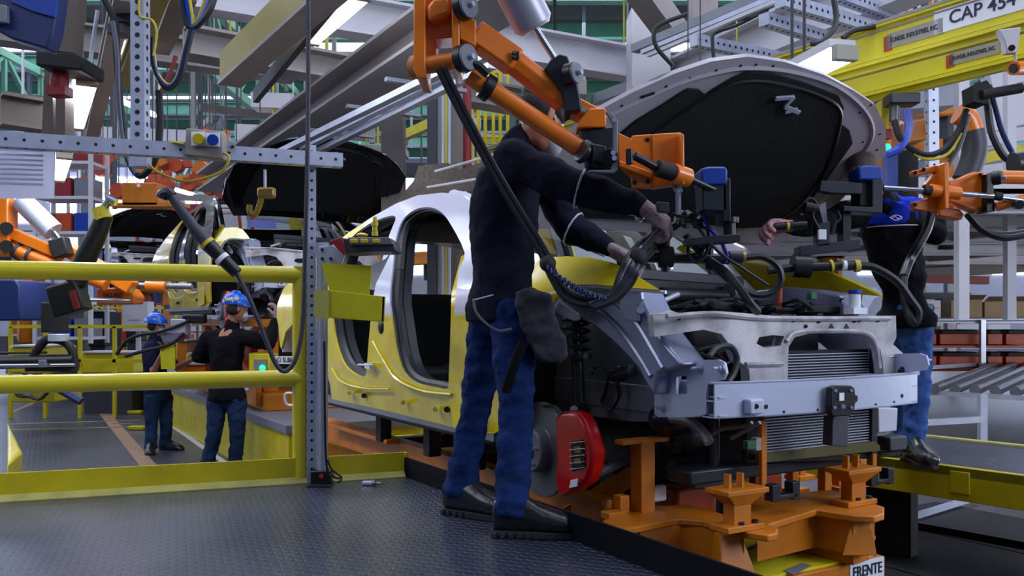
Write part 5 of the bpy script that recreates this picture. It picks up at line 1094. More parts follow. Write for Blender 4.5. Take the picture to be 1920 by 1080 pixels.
# ---- L-shaped nutrunner with cable over the rail
lt = thing('angle_nutrunner', 'long dark angle nutrunner hanging diagonally in front of the guard rail', 'power tool', P(445, 515, 4.0))
MB().cyl(P(318, 364, 4.0), P(366, 430, 4.0), .020, .026, n=16).cyl(P(366, 430, 4.0), P(392, 460, 4.0), .030, n=16).build('tool_tube', 'dgrey', lt)
MB().cyl(P(392, 460, 4.0), P(444, 512, 4.0), .034, .028, n=16).build('motor_grip', 'black', lt); MB().cyl(P(387, 455, 4.0), P(392, 460, 4.0), .036, n=16).build('yellow_band', 'yelworn', lt)
MB().cyl(P(414, 483, 3.99), P(420, 489, 3.99), .035, n=16).build('white_band', 'labelw', lt); MB().tube([P(322, 368, 4.0), P(316, 362, 4.0), P(306, 364, 4.0), P(302, 372, 4.0)], .026, 10).build('angle_head', 'dark_metal', lt)
hose('tool_cable', 'long dark cable from the ceiling looping under the rail to the angle nutrunner', [(578, -20, 4.1), (578, 150, 4.1), (576, 320, 4.1), (572, 480, 4.1), (568, 600, 4.1), (556, 668, 4.08), (536, 696, 4.06), (516, 680, 4.04), (492, 620, 4.02), (468, 560, 4.0), (444, 512, 4.0)], .011, 'dgrey', cat='cable')
ct_ = thing('cordless_nutrunner', 'black and yellow cordless nutrunner hanging behind the upper rail', 'power tool', P(130, 590, 4.75))
MB().tube([P(196, 405, 4.75), P(182, 440, 4.75), P(165, 475, 4.75), P(140, 530, 4.75)], lambda t: .046 + .016 * t, 14).build('grip_body', 'black', ct_)
MB().cyl(P(194, 412, 4.75), P(186, 390, 4.75), .050, .040, n=16).build('yellow_collar', 'yelworn', ct_); MB().cyl(P(192, 392, 4.75), P(205, 375, 4.75), .020, n=14).cyl(P(202, 372, 4.75), P(218, 380, 4.75), .022, n=14).build('angle_head', 'chrome', ct_)
MB().box(P(130, 560, 4.75), (.17, .12, .17), (.95, 0, .3)).build('battery', 'black', ct_, bev=.012); MB().box(P(140, 562, 4.68), (.03, .02, .10), (.95, 0, .3)).build('red_label', 'red', ct_)
# ================================================================ overhead steel, rails, lamps
def girder(name, label, a, c, w, h, mt, I=True, group=None, cat='beam'):
    m = MB(); m.ibeam(a, c, w, h, .03) if I else m.beam(a, c, w, h)
    return tag(m.build(name, mt, bev=0), label, cat, group)
def GL(p, q, z, e0=0, e1=0):
    a = G(*p, z); c = G(*q, z); d = (c - a).normalized(); return a - d * e0, c + d * e1
a, c = GL((640, 28), (1227, 128), 4.05, 4, 0); girder('cross_girder', 'white cross girder spanning the upper middle behind the orange arm', a, c, .26, .40, 'steelwhite')
a, c = GL((533, 112), (870, 172), 3.5, 1.0, 1.5); girder('cross_girder', 'brown-grey cross girder under the white one above the black hood', a, c, .3, .28, 'beige')
a, c = GL((300, 95), (480, 120), 4.2, 2.0, .5); girder('cross_girder', 'dull grey cross girder above the left crossbar hanger', a, c, .3, .34, 'beige')
a, c = GL((430, 318), (800, 70), 3.1, 1.5, 1.5); girder('line_girder', 'big grey girder running diagonally over the second car', a, c, .42, .30, 'beige')
a, c = GL((430, 128), (600, -30), 3.0, 0, 1.0); girder('yellow_rail', 'yellow overhead rail ending above the black hooded car', a, c, .16, .25, mat('dull_yellow', (150, 138, 52), .5, 0, .15, 3), I=False)
tag(MB().beam(a - Z * .14, c - Z * .14, .20, .03).build('rail_lip', 'beige'), 'grey lip strip under the overhead yellow rail', 'rail')
a, c = GL((520, 130), (640, -20), 2.95, 1, 1); girder('cable_channel', 'dark channel running beside the overhead yellow rail', a, c, .05, .12, 'dgrey', I=False)
for i, (p, q) in enumerate((((588, 268), (838, 142)), ((600, 282), (850, 158)), ((560, 268), (800, 150)))):
    a, c = GL(p, q, 2.7 - .06 * i, 1, .6); girder('profile_rail', ['upper', 'lower', 'rearmost'][i] + ' pale aluminium profile rail above the nearest car roof', a, c, .07, .05, 'alu', I=False)
for i, (x, y) in enumerate(((640, 250), (720, 208), (800, 160))):
    q = G(x, y, 2.72); tag(MB().beam(q - W * .35, q + W * .35, .05, .03).build('rail_bracket', 'grey'), ['lowest', 'middle', 'highest'][i] + ' cross bracket joining the aluminium profile rails', 'bracket', None)
def lamp_(name, label, a, c, w=.13, parts=True):
    a = V(a); c = V(c); d = (c - a).normalized(); r = thing(name, label, 'lamp', (a + c) / 2)
    x_, y_, _ = frame(d); m = MB().beam(a, c, w, w * .5); m.build('tube_diffuser', 'lamp', r, bev=.01)
    MB().beam(a + y_ * w * .42, c + y_ * w * .42, w * 1.15, w * .35).build('lamp_housing', 'steelwhite', r)
    for q, s in ((a, -1), (c, 1)): MB().beam(q, q + d * s * .05, w * 1.0, w * .6).build('end_cap', 'labelg', r, bev=.004)
    L = bpy.data.lights.new('lamp_light', 'AREA'); L.shape = 'RECTANGLE'; L.size = (c - a).length; L.size_y = w; L.energy = 22 * (c - a).length; L.color = (.86, .92, 1)
    o = bpy.data.objects.new('lamp_light', L); COL.objects.link(o); o.location = (a + c) / 2 - y_ * (w * .35)
    o.rotation_euler = Matrix((d, y_.cross(d), y_)).transposed().to_euler(); o.parent = r; o.location = o.location - WO[r.name]
    return r
a, c = GL((570, 62), (660, -22), 3.1); lamp_('tube_lamp', 'bright tube lamp beside the yellow rail at the top', a, c, .26)
a, c = GL((1440, 172), (1580, 102), 2.42); lamp_('tube_lamp', 'bright tube lamp behind the raised hood\'s top edge', a, c, .15)
lamp_('tube_lamp', 'vertical-looking bright tube lamp at upper left above the crossbar', P(140, 232, 5.6), P(162, 152, 4.9), .11)
lamp_('tube_lamp', 'small bright tube lamp just below the left end of crossbar', P(108, 332, 6.5), P(120, 292, 6.0), .10)
lamp_('tube_lamp', 'tiny bright lamp near the top left yellow beam', P(240, 100, 7.0), P(250, 84, 6.4), .1)
# grey channel from junction, white girder to the right
a, c = GL((1225, 165), (1640, -15), 3.7, .2, .5); girder('line_girder', 'white girder running to the upper right above the raised hood', a, c, .28, .42, 'steelwhite')
tag(MB().box(P(1215, 100, 10.4), (.45, .5, .95)).build('girder_joint', 'steelwhite', bev=.01), 'white bolted joint box where the overhead girders meet', 'joint')
for i, (p, q, z) in enumerate((((1300, 76), (1500, 118), 3.3), ((1432, 36), (1560, 76), 3.3), ((1462, 2), (1645, 56), 3.35), ((1570, -10), (1650, 20), 3.5))):
    a, c = GL(p, q, z, 0, .3); m = perf(MB(), a, c, .10, .07, .014, Z); tag(m.build('perforated_strut', ['galv', 'blackm']), ['lowest perforated strut over the raised hood', 'second perforated strut above the raised hood', 'long perforated strut near the upper middle right', 'topmost short perforated strut left of the yellow beams'][i], 'strut')
for i, (p, q, z, w, mt) in enumerate((((1190, 92), (1450, -14), 3.6, .10, 'grey'), ((1205, 98), (1470, -12), 3.5, .05, 'galv'), ((1215, 104), (1490, -12), 3.45, .04, 'steelwhite'))):
    a, c = GL(p, q, z, 0, .3); girder('cable_tray', ['grey drilled', 'galvanised', 'thin white'][i] + ' cable tray rising to the top edge above the hood', a, c, w, w * .8, mt, I=False, cat='cable tray')
tag(MB().beam(P(1195, -30, 9), P(1262, 62, 9.6), .26).build('diagonal_brace', 'beige'), 'grey diagonal brace at the top above the girder joint', 'brace')
tag(MB().beam(P(1318, -30, 10), P(1318, 60, 10), .28).build('hanger_column', 'beige'), 'short grey hanger column at the top right of the brace', 'column')
tag(MB().beam(P(1380, -20, 8), P(1382, 104, 8), .012).build('hanging_string', 'yelhose'), 'thin yellow cord hanging down to the hood\'s top edge', 'cord')
for i, (x, y1) in enumerate(((1485, 112), (1508, 95), (1290, 110), (1313, 118))): tag(MB().cyl(P(x, -20, 6.2), P(x, y1, 6.2), .012 if i < 2 else .005, n=8).build('hanger_rod', 'dgrey'), ['thick left hanger rod behind the hood top', 'thick right hanger rod behind the hood top', 'thin wire left of the yellow cord', 'second thin wire left of the yellow cord'][i], 'rod')
hose('black_cable', 'black cable drooping from the tray to the girder joint', [(1290, 26, 8), (1240, 45, 8), (1226, 62, 8), (1232, 90, 8), (1262, 124, 8)], .02, 'rubber', cat='cable')
hose('black_cable', 'black cable arching under the white girder toward the hood', [(1440, 18, 7.5), (1380, 48, 7.5), (1340, 62, 7.5), (1336, 85, 7.5), (1338, 110, 7.5)], .016, 'rubber', cat='cable')
hose('black_cable', 'black cable bundle dropping over the lamp behind the hood', [(1560, -20, 6), (1568, 30, 6), (1562, 55, 6), (1540, 78, 6), (1520, 82, 6)], .02, 'rubber', extra=[[(1640, 50, 6), (1600, 58, 6), (1580, 72, 6)]], cat='cable')
# yellow crane rails with plates
def crane(label, p, q, h, plates):
    a, c = G(*p, 2.6), G(*q, 2.6); d = (c - a).normalized(); a0 = a - d * 5; c0 = c + d * 1.5; n = V((d.y, -d.x, 0))
    if n.x > 0: n = -n
    r = thing('crane_rail', label, 'crane rail', (a + c) / 2); hh = Z * (h / 2)
    m = MB(); m.beam(a0 + hh, c0 + hh, .04, h); m.beam(a0 + Z * h, c0 + Z * h, .09, .02); m.build('web', 'yelcr', r)
    MB().beam(a0 + Z * .0, c0 + Z * .0, .13, .025).beam(a0 - Z * .03, c0 - Z * .03, .05, .04).beam(a0 + Z * .03 + n * .03, c0 + Z * .03 + n * .03, .02, .012).build('running_flange', 'yelcr', r)
    MB().beam(a0 + Z * (h + .018), c0 + Z * (h + .018), .10, .02).beam(a0 + Z * h * .86 + n * .024, c0 + Z * h * .86 + n * .024, .006, .012).build('cap_strip', 'beige', r)
    for px, w, hgt, mt, txt, th, ink, zf in plates:
        t = onplane(px, 60, a, n); t = a + d * (t - a).dot(d); o = t + n * .024 + Z * (h * zf)
        pl = MB().beam(o - d * w / 2, o + d * w / 2, .006, hgt).build('name_plate', mt, r)
        if txt: text(txt, 'lettering', ink, pl, o + n * .005, d, Z, th, w * .84, .012)
    return r, a, d, n
M['yelcr'] = mat('crane_yellow', (212, 200, 24), .4, 0, .08, 4)
crane('near yellow crane rail bearing the CAP 454 plate', (1600, 133), (1920, 45), .25, [(1845, .62, .15, 'labelw', 'CAP 454', .080, 'ink', .62), (1718, .40, .10, 'labelg', 'KUNDEL INDUSTRIES, INC.', .03, 'ink', .5), (1669, .06, .10, 'rust', None, 0, '', .45)])
crane('far yellow crane rail below and behind the plated one', (1640, 178), (1920, 110), .23, [(1830, .36, .09, 'labelg', 'KUNDEL INDUSTRIES, INC.', .027, 'ink', .5), (1785, .06, .09, 'rust', None, 0, '', .45)])
tr = thing('rail_trolley', 'white trolley bracket under the crane rail at the right edge', 'trolley', P(1895, 110, 4.9))
MB().prism([P(*p, 4.9) for p in [(1874, 55), (1915, 50), (1912, 75), (1908, 98), (1888, 100), (1884, 76)]], D * .05).build('trolley_body', 'steelwhite', tr, bev=.006); MB().cyl(P(1897, 90, 4.88), P(1897, 90, 4.86), .018).build('trolley_pin', 'dark_metal', tr)
MB().cyl(P(1903, 96, 4.92), P(1904, 122, 4.92), .008).build('trolley_rod', 'galv', tr)
ot = MB().cyl(P(1900, 128, 4.6), P(2000, 128, 4.9), .036, n=20); ot.use(1).cyl(P(1899, 128, 4.598), P(1900, 128, 4.6), .024, n=20); tag(ot.build('orange_tube', ['orange', 'blackm']), 'open orange tube end poking in at the right edge', 'tube')
# upper-left hanging clutter
q = [P(-20, -30, 4.2), P(112, -30, 4.2)]
bb_ = thing('blue_cabinet', 'dark blue overhead cabinet cut off by the top left corner', 'cabinet', P(50, 60, 4.2))
MB().prism([P(*p, 4.2) for p in [(-20, -30), (112, -30), (100, 60), (88, 92), (20, 72), (-20, 50)]], D * .1).build('case', 'navy', bb_, bev=.01); MB().prism([P(*p, 4.19) for p in [(10, -30), (110, -30), (102, 32), (60, 20), (18, 2)]], D * .02).build('bright_panel', 'blue', bb_)
MB().prism([P(*p, 4.17) for p in [(-20, 5), (12, 10), (12, 42), (-20, 40)]], D * .03).build('grey_box', 'grey', bb_, bev=.004)
tag(MB().prism([P(*p, 4.6) for p in [(112, -30), (146, -30), (138, 100), (90, 94)]], D * .1).build('hanging_post', 'brown', bev=.004), 'brown box post hanging beside the blue cabinet', 'post')
tag(MB().prism([P(*p, 4.6) for p in [(66, 94), (140, 98), (156, 108), (154, 132), (66, 122)]], D * .25).build('black_block', 'blackm', bev=.01), 'black clamp block under the hanging brown post', 'block')
tag(MB().ball(P(112, 155, 4.7), (.050, .05, .085)).box(P(112, 172, 4.7), (.1, .09, .05)).build('maroon_cover', 'red'), 'maroon domed cover beneath the black clamp block', 'cover')
tag(MB().prism([P(*p, 4.8) for p in [(84, 130), (98, 130), (100, 250), (78, 250)]], D * .1).prism([P(*p, 4.8) for p in [(104, 180), (122, 180), (122, 255), (106, 255)]], D * .1).build('twin_posts', 'brown'), 'pair of brown uprights below the maroon cover', 'post')
for i, (p, q, w, mt, lb) in enumerate([((172, 250, 7.4), (232, -20, 4.8), .10, 'beige', 'grey slanting channel left of the perforated hanger'), ((232, 150, 6.5), (300, -30, 4.6), .10, 'dull', 'dull yellow slanting beam behind the perforated hanger'), ((300, 80, 7.0), (345, -30, 5.0), .14, 'brown', 'brown slanting beam right of the perforated hanger'), ((0, 205, 7.0), (80, 218, 7.2), .2, 'brown', 'brown horizontal beam at the left edge')]):
    if mt == 'dull': M['dull'] = mat('dull_yellow_beam', (140, 126, 60), .5, 0, .15, 3)
    girder('slanting_beam' if i < 3 else 'side_beam', lb, P(*p), P(*q), w, w * 1.3, mt)
tag(MB().cyl(P(142, 80, 5.2), P(146, 160, 5.2), .006).cyl(P(152, 60, 5.2), P(158, 160, 5.2), .006).cyl(P(183, 20, 5.2), P(166, 140, 5.2), .012).build('suspension_wires', 'galv'), 'thin galvanised wires carrying the upper left lamp', 'wire')
hose('wrapped_hose', 'dark wrapped hose hanging down left of the perforated hanger', [(186, -20, 4.6), (215, 40, 4.6), (218, 90, 4.6), (222, 150, 4.6), (228, 220, 4.6), (238, 290, 4.6), (262, 330, 4.6), (290, 300, 4.6), (300, 240, 4.6), (298, 170, 4.6)], .018, 'rubber')
hose('grey_hose', 'grey-blue hose running with the dark wrapped hose', [(212, 40, 4.56), (220, 100, 4.56), (222, 180, 4.56), (232, 270, 4.56), (255, 325, 4.56)], .012, 'grey')
for i, (o_, mt, lb) in enumerate(((0, 'rubber', 'black'), (8, 'bluehose', 'blue'), (14, 'yelhose', 'yellow'))):
    hose('looped_hose', lb + ' hose looping down from the top right of the perforated hanger', [(338 + o_, -20, 4.5), (346 + o_, 30, 4.5), (362, 52 + o_ * .4, 4.5), (392 - o_, 20, 4.5), (408 - o_, -30, 4.5)], .018 - .004 * i, mt)
    hose('looped_hose', lb + ' hose looping beside the perforated hanger at mid height', [(362 - o_ * .5, 50, 4.5), (350 - o_ * .5, 100, 4.5), (338 - o_ * .5, 145, 4.5), (316, 166 - o_ * .5, 4.5), (296, 145 - o_ * .5, 4.5), (286 + o_ * .3, 110, 4.5), (286, 70, 4.5)], .014 - .003 * i, mt)
hose('yellow_cable', 'thin yellow cable draped round the top of the perforated hanger', [(262, -20, 4.38), (262, 28, 4.38), (285, 38, 4.38), (294, 62, 4.38), (288, 105, 4.38)], .006, 'yelhose', cat='cable')
tag(MB().box(P(233, 38, 5.0), (.12, .1, .05)).box(P(224, 58, 5.0), (.1, .1, .06)).build('hose_saddle', 'dgrey', bev=.005), 'dark saddle bracket guiding the wrapped hose', 'bracket')
tag(MB().tube([P(298, 180, 5), P(318, 140, 5), P(330, 105, 5)], .012, 6).build('red_cable', 'red'), 'red cable rising behind the looped blue hose', 'cable')
# ================================================================ cars further down the line
TS = -1
M['twodark'] = M['twotone'].copy()
for n_ in M['twodark'].node_tree.nodes:
    if n_.type == 'MIX_RGB': n_.inputs[2].default_value = lin((14, 14, 20))
def recolour(r, mp):
    ch = {}
    for c in bpy.data.objects: ch.setdefault(c.parent, []).append(c)
    def rec(o):
        if o.type == 'MESH':
            for s in o.material_slots:
                if s.material and s.material.name in mp:
                    nm = M[mp[s.material.name]]; s.link = 'OBJECT'; s.material = nm
        for c in ch.get(o, []): rec(c)
    rec(r)
rc = {M['twotone'].name: 'twodark', 'hood_white': 'carblack', 'car_white': 'carblack'}
CAR2 = dup(CAR, U * 6.3 + Z * .70, 'yellow car body with black raised hood, second along the raised line', None); recolour(CAR2, rc)
SK = ('wheel_stud', 'bolt', 'rail_hole', 'cast_hole', 'clip', 'drain_hole', 'hem_hole', 'retaining_pin', 'beam_hole', 'coolant_hose', 'wiring_loom', 'cast_notch', 'brake_pad', 'sticker')
CAR3 = dup(CAR, U * 17.6 + Z * 1.40, 'smallest, farthest car front with black hood, above the upper rail', None, SK); recolour(CAR3, rc)
def tilt_hood(r, deg):
    for c in bpy.data.objects:
        if c.parent == r and c.name.split('.')[0] == 'hood':
            piv = car(1.42, 0, 1.28) - WO[CAR.name]; R_ = Matrix.Rotation(math.radians(deg), 4, W); L0 = c.location.copy()
            c.matrix_local = Matrix.Translation(piv) @ R_ @ Matrix.Translation(L0 - piv)
tilt_hood(CAR2, TS * 4); tilt_hood(CAR3, -TS * 9)
MB().cyl(P(1, 1, 9), P(1, 1, 9.01), .001) if False else None
for r_, u0, z0 in ((CAR2, 6.3, .70),): MB().box(car(u0 + 1.1, -.35, 1.22 + .70) + Z * .0, (.3, .02, .08), W, U).build('blue_tag', 'bluehose', r_)
# conveyor bench with yellow skirt, carriers and lifts
cv = thing('line_conveyor', 'low conveyor bench with yellow skirt panels and grey top under the second car', 'conveyor', car(10, 0, LZ))
i = 0
for k_ in range(9):
    u = 5.15 + k_ * 1.6; MB().cbox(u, u + 1.585, -.74, -.70, LZ, -.14).build('skirt_panel', 'yelworn', cv)
MB().cbox(5.15, 19.5, -.70, .9, LZ, -.14).build('bench_body', 'dgrey', cv); MB().cbox(5.12, 5.15, -.74, .9, LZ, -.14).build('end_panel', 'yelworn', cv); MB().cbox(5.1, 19.5, -.77, .92, -.14, -.07).build('bench_top', 'grey', cv)
def carrier(u, dz, label):
    r = thing('lift_carrier', label, 'lift', car(u + 1.5, 0, -.07))
    MB().cbox(u, u + 3.8, -.6, .6, -.07, .10).build('base_frame', 'orange_d', r, bev=.01); MB().cbox(u + .1, u + .9, -.66, -.60, -.02, .3).build('control_panel', 'orange_d', r); MB().cbox(u + .35, u + .75, -.675, -.66, .12, .22).build('name_label', 'labelw', r)
    for a, s in ((.3, -1), (.3, 1), (3.1, -1), (3.1, 1)):
        MB().cbox(u + a, u + a + .22, s * .45 - .08, s * .45 + .08, .1, dz + .2).build('lift_column', 'orange_d', r, bev=.006)
    MB().cbox(u + .2, u + 3.6, -.6, .6, dz + .12, dz + .20).build('top_frame', 'orange_d', r)
    for a in (.9, 1.7, 2.4): MB().cbox(u + a, u + a + .3, -.3, .3, .1, dz * .8 + .1).build('actuator', ['blackm', 'dgrey', 'rust'][int(a * 10) % 3], r, bev=.01)
    m = MB()
    for s in (-1, 1): m.beam(car(u + .4, s * .5, .12), car(u + 2.8, s * .5, dz + .15), .05, .08); m.beam(car(u + 2.8, s * .52, .12), car(u + .4, s * .52, dz + .15), .05, .08)
    m.build('scissor_bar', 'rust', r); return r
c2 = carrier(6.4, .66, 'orange scissor lift carrier under the second car body')
q = car(6.70, -.70, .16); pl = MB().box(P(537, 675, 8.2), (.26, .01, .07)).build('name_plate', 'labelw', c2); text('NO SUBIRSE', 'lettering', 'ink', pl, P(537, 675, 8.19), (1, 0, 0), Z, .045, .23, .01)
carrier(17.8, 1.36, 'tall orange lift carrier under the farthest car front')
cbx = thing('control_cabinet', 'yellow control box with lit green lamp behind the black-shirted worker', 'control box', P(505, 700, 8.4))
MB().prism([P(*p, 8.4) for p in [(466, 662), (506, 664), (506, 698), (466, 698)]], D * .3).build('box_body', 'yelworn', cbx, bev=.01); MB().ball(P(492, 690, 8.38), .03).build('green_lamp', 'greenlamp', cbx); MB().prism([P(*p, 8.38) for p in [(476, 674), (500, 674), (500, 694), (476, 694)]], D * .02).build('door_panel', 'grey', cbx)
tag(MB().tube([P(*p, 7.6) for p in [(552, 760), (538, 758), (534, 742), (540, 737), (550, 738)]], .012, 8).build('pull_bar', 'white'), 'white bent handle beside the yellow guard rail post', 'handle')
# ================================================================ left manipulator behind the rail
la = thing('manipulator_arm', 'orange parallel-link arm with grey cylinder at the left edge', 'lifting arm', P(20, 440, 6.4))
MB().beam(P(8, 372, 6.4), P(8, 480, 6.4), .13, .14).build('mast', 'orange', la, bev=.01)
MB().beam(P(20, 436, 6.4), P(118, 478, 6.4), .085, .08).build('upper_arm', 'orange', la, bev=.008); MB().cyl(P(20, 466, 6.4), P(200, 533, 6.4), .05, n=16).build('lower_arm', 'orange', la); MB().beam(P(128, 468, 6.5), P(250, 540, 6.5), .12, .1).build('fore_arm', 'orange', la, bev=.01)
MB().cyl(P(40, 376, 6.4), P(100, 434, 6.4), .075, n=20).build('air_cylinder', 'alu', la); MB().cyl(P(100, 434, 6.4), P(118, 458, 6.4), .02).build('piston_rod', 'chrome', la)
MB().beam(P(110, 448, 6.38), P(120, 482, 6.38), .1, .12).build('pivot_block', 'blackm', la, bev=.01)
for y in (428, 462): MB().cyl(P(12, y, 6.3), P(12, y, 6.38), .045, n=16).build('pivot_cap', 'black', la)
for x in (28, 52): MB().cyl(P(x + 3, 470 + x * .3 - 8, 6.4), P(x + 8, 472 + x * .3 - 8, 6.4), .062, n=16).build('clamp_ring', 'dgrey', la)
gr2 = thing('orange_gripper', 'orange tool body with dark lettering below the upper rail', 'gripper', P(215, 560, 6.6))
MB().prism([P(*p, 6.6) for p in [(180, 540), (240, 540), (252, 556), (248, 570), (180, 572)]], D * .2).build('gripper_body', 'orange', gr2, bev=.012); text('VALLANT', 'lettering', 'ink', gr2, P(211, 554, 6.59), (1, 0, 0), Z, .035, .15, .01)
MB().cyl(P(155, 562, 6.5), P(245, 564, 6.5), .015).build('gripper_rod', 'chrome', gr2); MB().cyl(P(276, 535, 6.6), P(312, 537, 6.6), .05, n=16).build('gripper_boss', 'orange', gr2); MB().cyl(P(215, 534, 6.6), P(360, 537, 6.6), .022).build('slide_rod', 'steel', gr2)
lb = thing('sloping_stand', 'orange sloping leg and block at the left edge under the upper rail', 'frame', P(60, 570, 6.8))
MB().beam(P(36, 520, 6.8), P(66, 592, 6.8), .16, .1).build('sloping_beam', 'orange_d', lb, bev=.01); MB().prism([P(*p, 6.8) for p in [(66, 558), (106, 556), (106, 572), (82, 574), (82, 600), (66, 600)]], D * .2).build('block', 'orange_d', lb, bev=.01)
tag(MB().prism([P(*p, 6.0) for p in [(-20, 524), (28, 524), (36, 536), (36, 600), (-20, 602)]], D * .5).build('blue_bin', 'navy', bev=.01), 'dark blue steel bin at the left edge under the upper rail', 'bin')
bt = thing('test_fixture', 'black horizontal tube fixture with silver ring behind the rails on the left', 'fixture', P(80, 700, 5.8))
MB().cyl(P(-20, 680, 5.8), P(140, 676, 5.8), .045, n=16).build('main_tube', 'black', bt); MB().cyl(P(-20, 686, 5.75), P(140, 684, 5.75), .012).build('chrome_tube', 'chrome', bt); MB().cyl(P(-20, 662, 5.8), P(88, 661, 5.8), .008).build('thin_tube', 'dark_metal', bt)
MB().box(P(80, 682, 5.72), (.045, .03, .05)).build('silver_clamp', 'grey', bt, bev=.004); MB().cyl(P(110, 640, 5.8), P(110, 626, 5.8), .065, n=24).build('silver_ring', 'alu', bt, bev=.004)
MB().tube([P(*p, 5.8) for p in [(62, 668), (78, 645), (92, 636), (118, 640), (134, 655), (142, 690)]], .028, 10).build('curved_frame', 'blackm', bt); MB().box(P(103, 595, 5.85), (.13, .12, .2)).build('head_block', 'blackm', bt, bev=.01); MB().box(P(98, 690, 5.85), (.3, .12, .04)).build('base_block', 'dark_metal', bt)
hose('black_hose', 'black hose hanging below the lower rail at the left', [(28, 735, 5.6), (60, 745, 5.6), (75, 748, 5.6), (90, 735, 5.6)], .012, 'rubber', extra=[[(30, 733, 5.6), (35, 742, 5.6), (60, 743, 5.6)]])
hose('black_pipe', 'black pipe with yellow ring sloping below the lower rail', [(108, 728, 6.2), (152, 753, 6.2)], .03, 'navy', cat='pipe')
hose('tool_harness', 'dark harness of hoses swinging out to the left of the short-sleeved worker', [(218, 665, 9.6), (236, 640, 9.6), (262, 628, 9.6), (300, 622, 9.6), (340, 608, 9.6), (355, 600, 9.6)], .02, 'rubber', extra=[[(235, 668, 9.6), (270, 658, 9.6), (320, 645, 9.6), (345, 625, 9.6)]])
hh = thing('hand_tool', 'grey gripping tool with yellow board held by the short-sleeved worker', 'power tool', P(335, 640, 9.7))
MB().box(P(338, 612, 9.7), (.16, .14, .16)).build('tool_block', 'alu', hh, bev=.01); MB().box(P(325, 632, 9.7), (.2, .12, .12)).build('gear_box', 'grey', hh, bev=.01); MB().prism([P(*p, 9.62) for p in [(300, 650), (328, 652), (328, 692), (302, 692)]], D * .02).build('yellow_board', 'yelcard', hh); MB().box(P(365, 598, 9.7), (.25, .12, .1)).build('dark_cover', 'black', hh, bev=.02)
# ================================================================ generic pieces for the depth of the hall
def robot(x, y, z, s, a, label, group, mt='orange_d'):
    r = thing('welding_robot', label, 'robot', V((x, y, z)), group); d = V((math.cos(a), math.sin(a), 0)); o = V((x, y, z))
    MB().cyl(o, o + Z * .35 * s, .3 * s, .25 * s, n=14).build('base', 'dgrey', r); e = o + Z * .4 * s + d * .2 * s; f = e + Z * 1.1 * s - d * .3 * s; g_ = f + d * 1.1 * s + Z * .1 * s
    MB().beam(e, f, .28 * s, .22 * s).build('lower_arm', mt, r, bev=.03); MB().beam(f, g_, .24 * s, .2 * s).build('upper_arm', mt, r, bev=.03); MB().cyl(g_, g_ - Z * .35 * s, .09 * s, n=10).build('tool', 'dark_metal', r)
    MB().cyl(f - V((-d.y, d.x, 0)) * .2 * s, f + V((-d.y, d.x, 0)) * .2 * s, .18 * s, n=14).build('joint', 'blackm', r); return r
def at(px, py, Y): return P(px, py, Y)
rr = random.Random(11)
for i, (px, Y, s, a) in enumerate(((60, 15, 1.2, 2.2), (20, 20, 1.4, 1), (690, 19, 1.3, .5))):
    robot((px - 960) / FOC * Y, Y, LZ + .6, s * 1.1, a, 'orange robot arm standing among the machines beyond the lower steel floor', 'orange robots in the far left hall')
for i, (px, Y, a) in enumerate(((1660, 11.5, .4), (1775, 14, 2.4), (1560, 16, 1))):
    robot((px - 960) / FOC * Y, Y, 1.95 if i < 2 else .5, 1.1, a, ['orange robot above the right mezzanine, nearest the hood', 'orange robot above the right mezzanine near the right edge', 'orange robot half hidden behind the raised hood'][i], None)
def rack(nm, label, c, w, h, dp, n, mt, bins, group, blab):
    r = thing(nm, label, 'rack', c); m = MB()
    for sx in (-1, 1):
        for sy in (0, 1): MB().beam(c + V((sx * w / 2, sy * dp, 0)), c + V((sx * w / 2, sy * dp, h)), .06).build('post', mt, r)
    for k_ in range(n):
        z = h * (k_ + .15) / n; MB().box(c + V((0, dp / 2, z)), (w, dp, .05)).build('shelf', mt, r)
        for j in range(bins):
            x = -w / 2 + w * (j + .5) / bins; bw = w / bins * .82; o = MB().box(c + V((x, dp / 2 - .05, z + .025 + h / n * .26)), (bw, dp * .8, h / n * .52))
            tag(o.build('storage_bin', rr.choice(['red', 'steelwhite', 'dgreen', 'grey', 'blue', 'rust'])), blab, 'bin', group)
rack('storage_rack', 'white rack of coloured bins behind the left orange arm', at(118, 600, 15) + V((0, 0, -.4)), .95, 3.6, .6, 6, 'steelwhite', 3, 'bins on the left rack', 'coloured bin on the tall rack behind the orange arm')
rack('storage_rack', 'grey rack of bins under the farthest car front', at(262, 650, 23) + V((0, 0, -.6)), 2.6, 1.6, .6, 3, 'grey', 4, 'bins on the low rack', 'coloured bin on the low rack beneath the farthest car')
rack('storage_rack', 'tall rack seen between the guard rail and second car', at(345, 620, 26) + V((0, 0, -1.0)), 3.0, 5.0, .8, 6, 'rust', 4, 'bins on the reddish rack', 'coloured bin on the reddish rack beyond the second car')
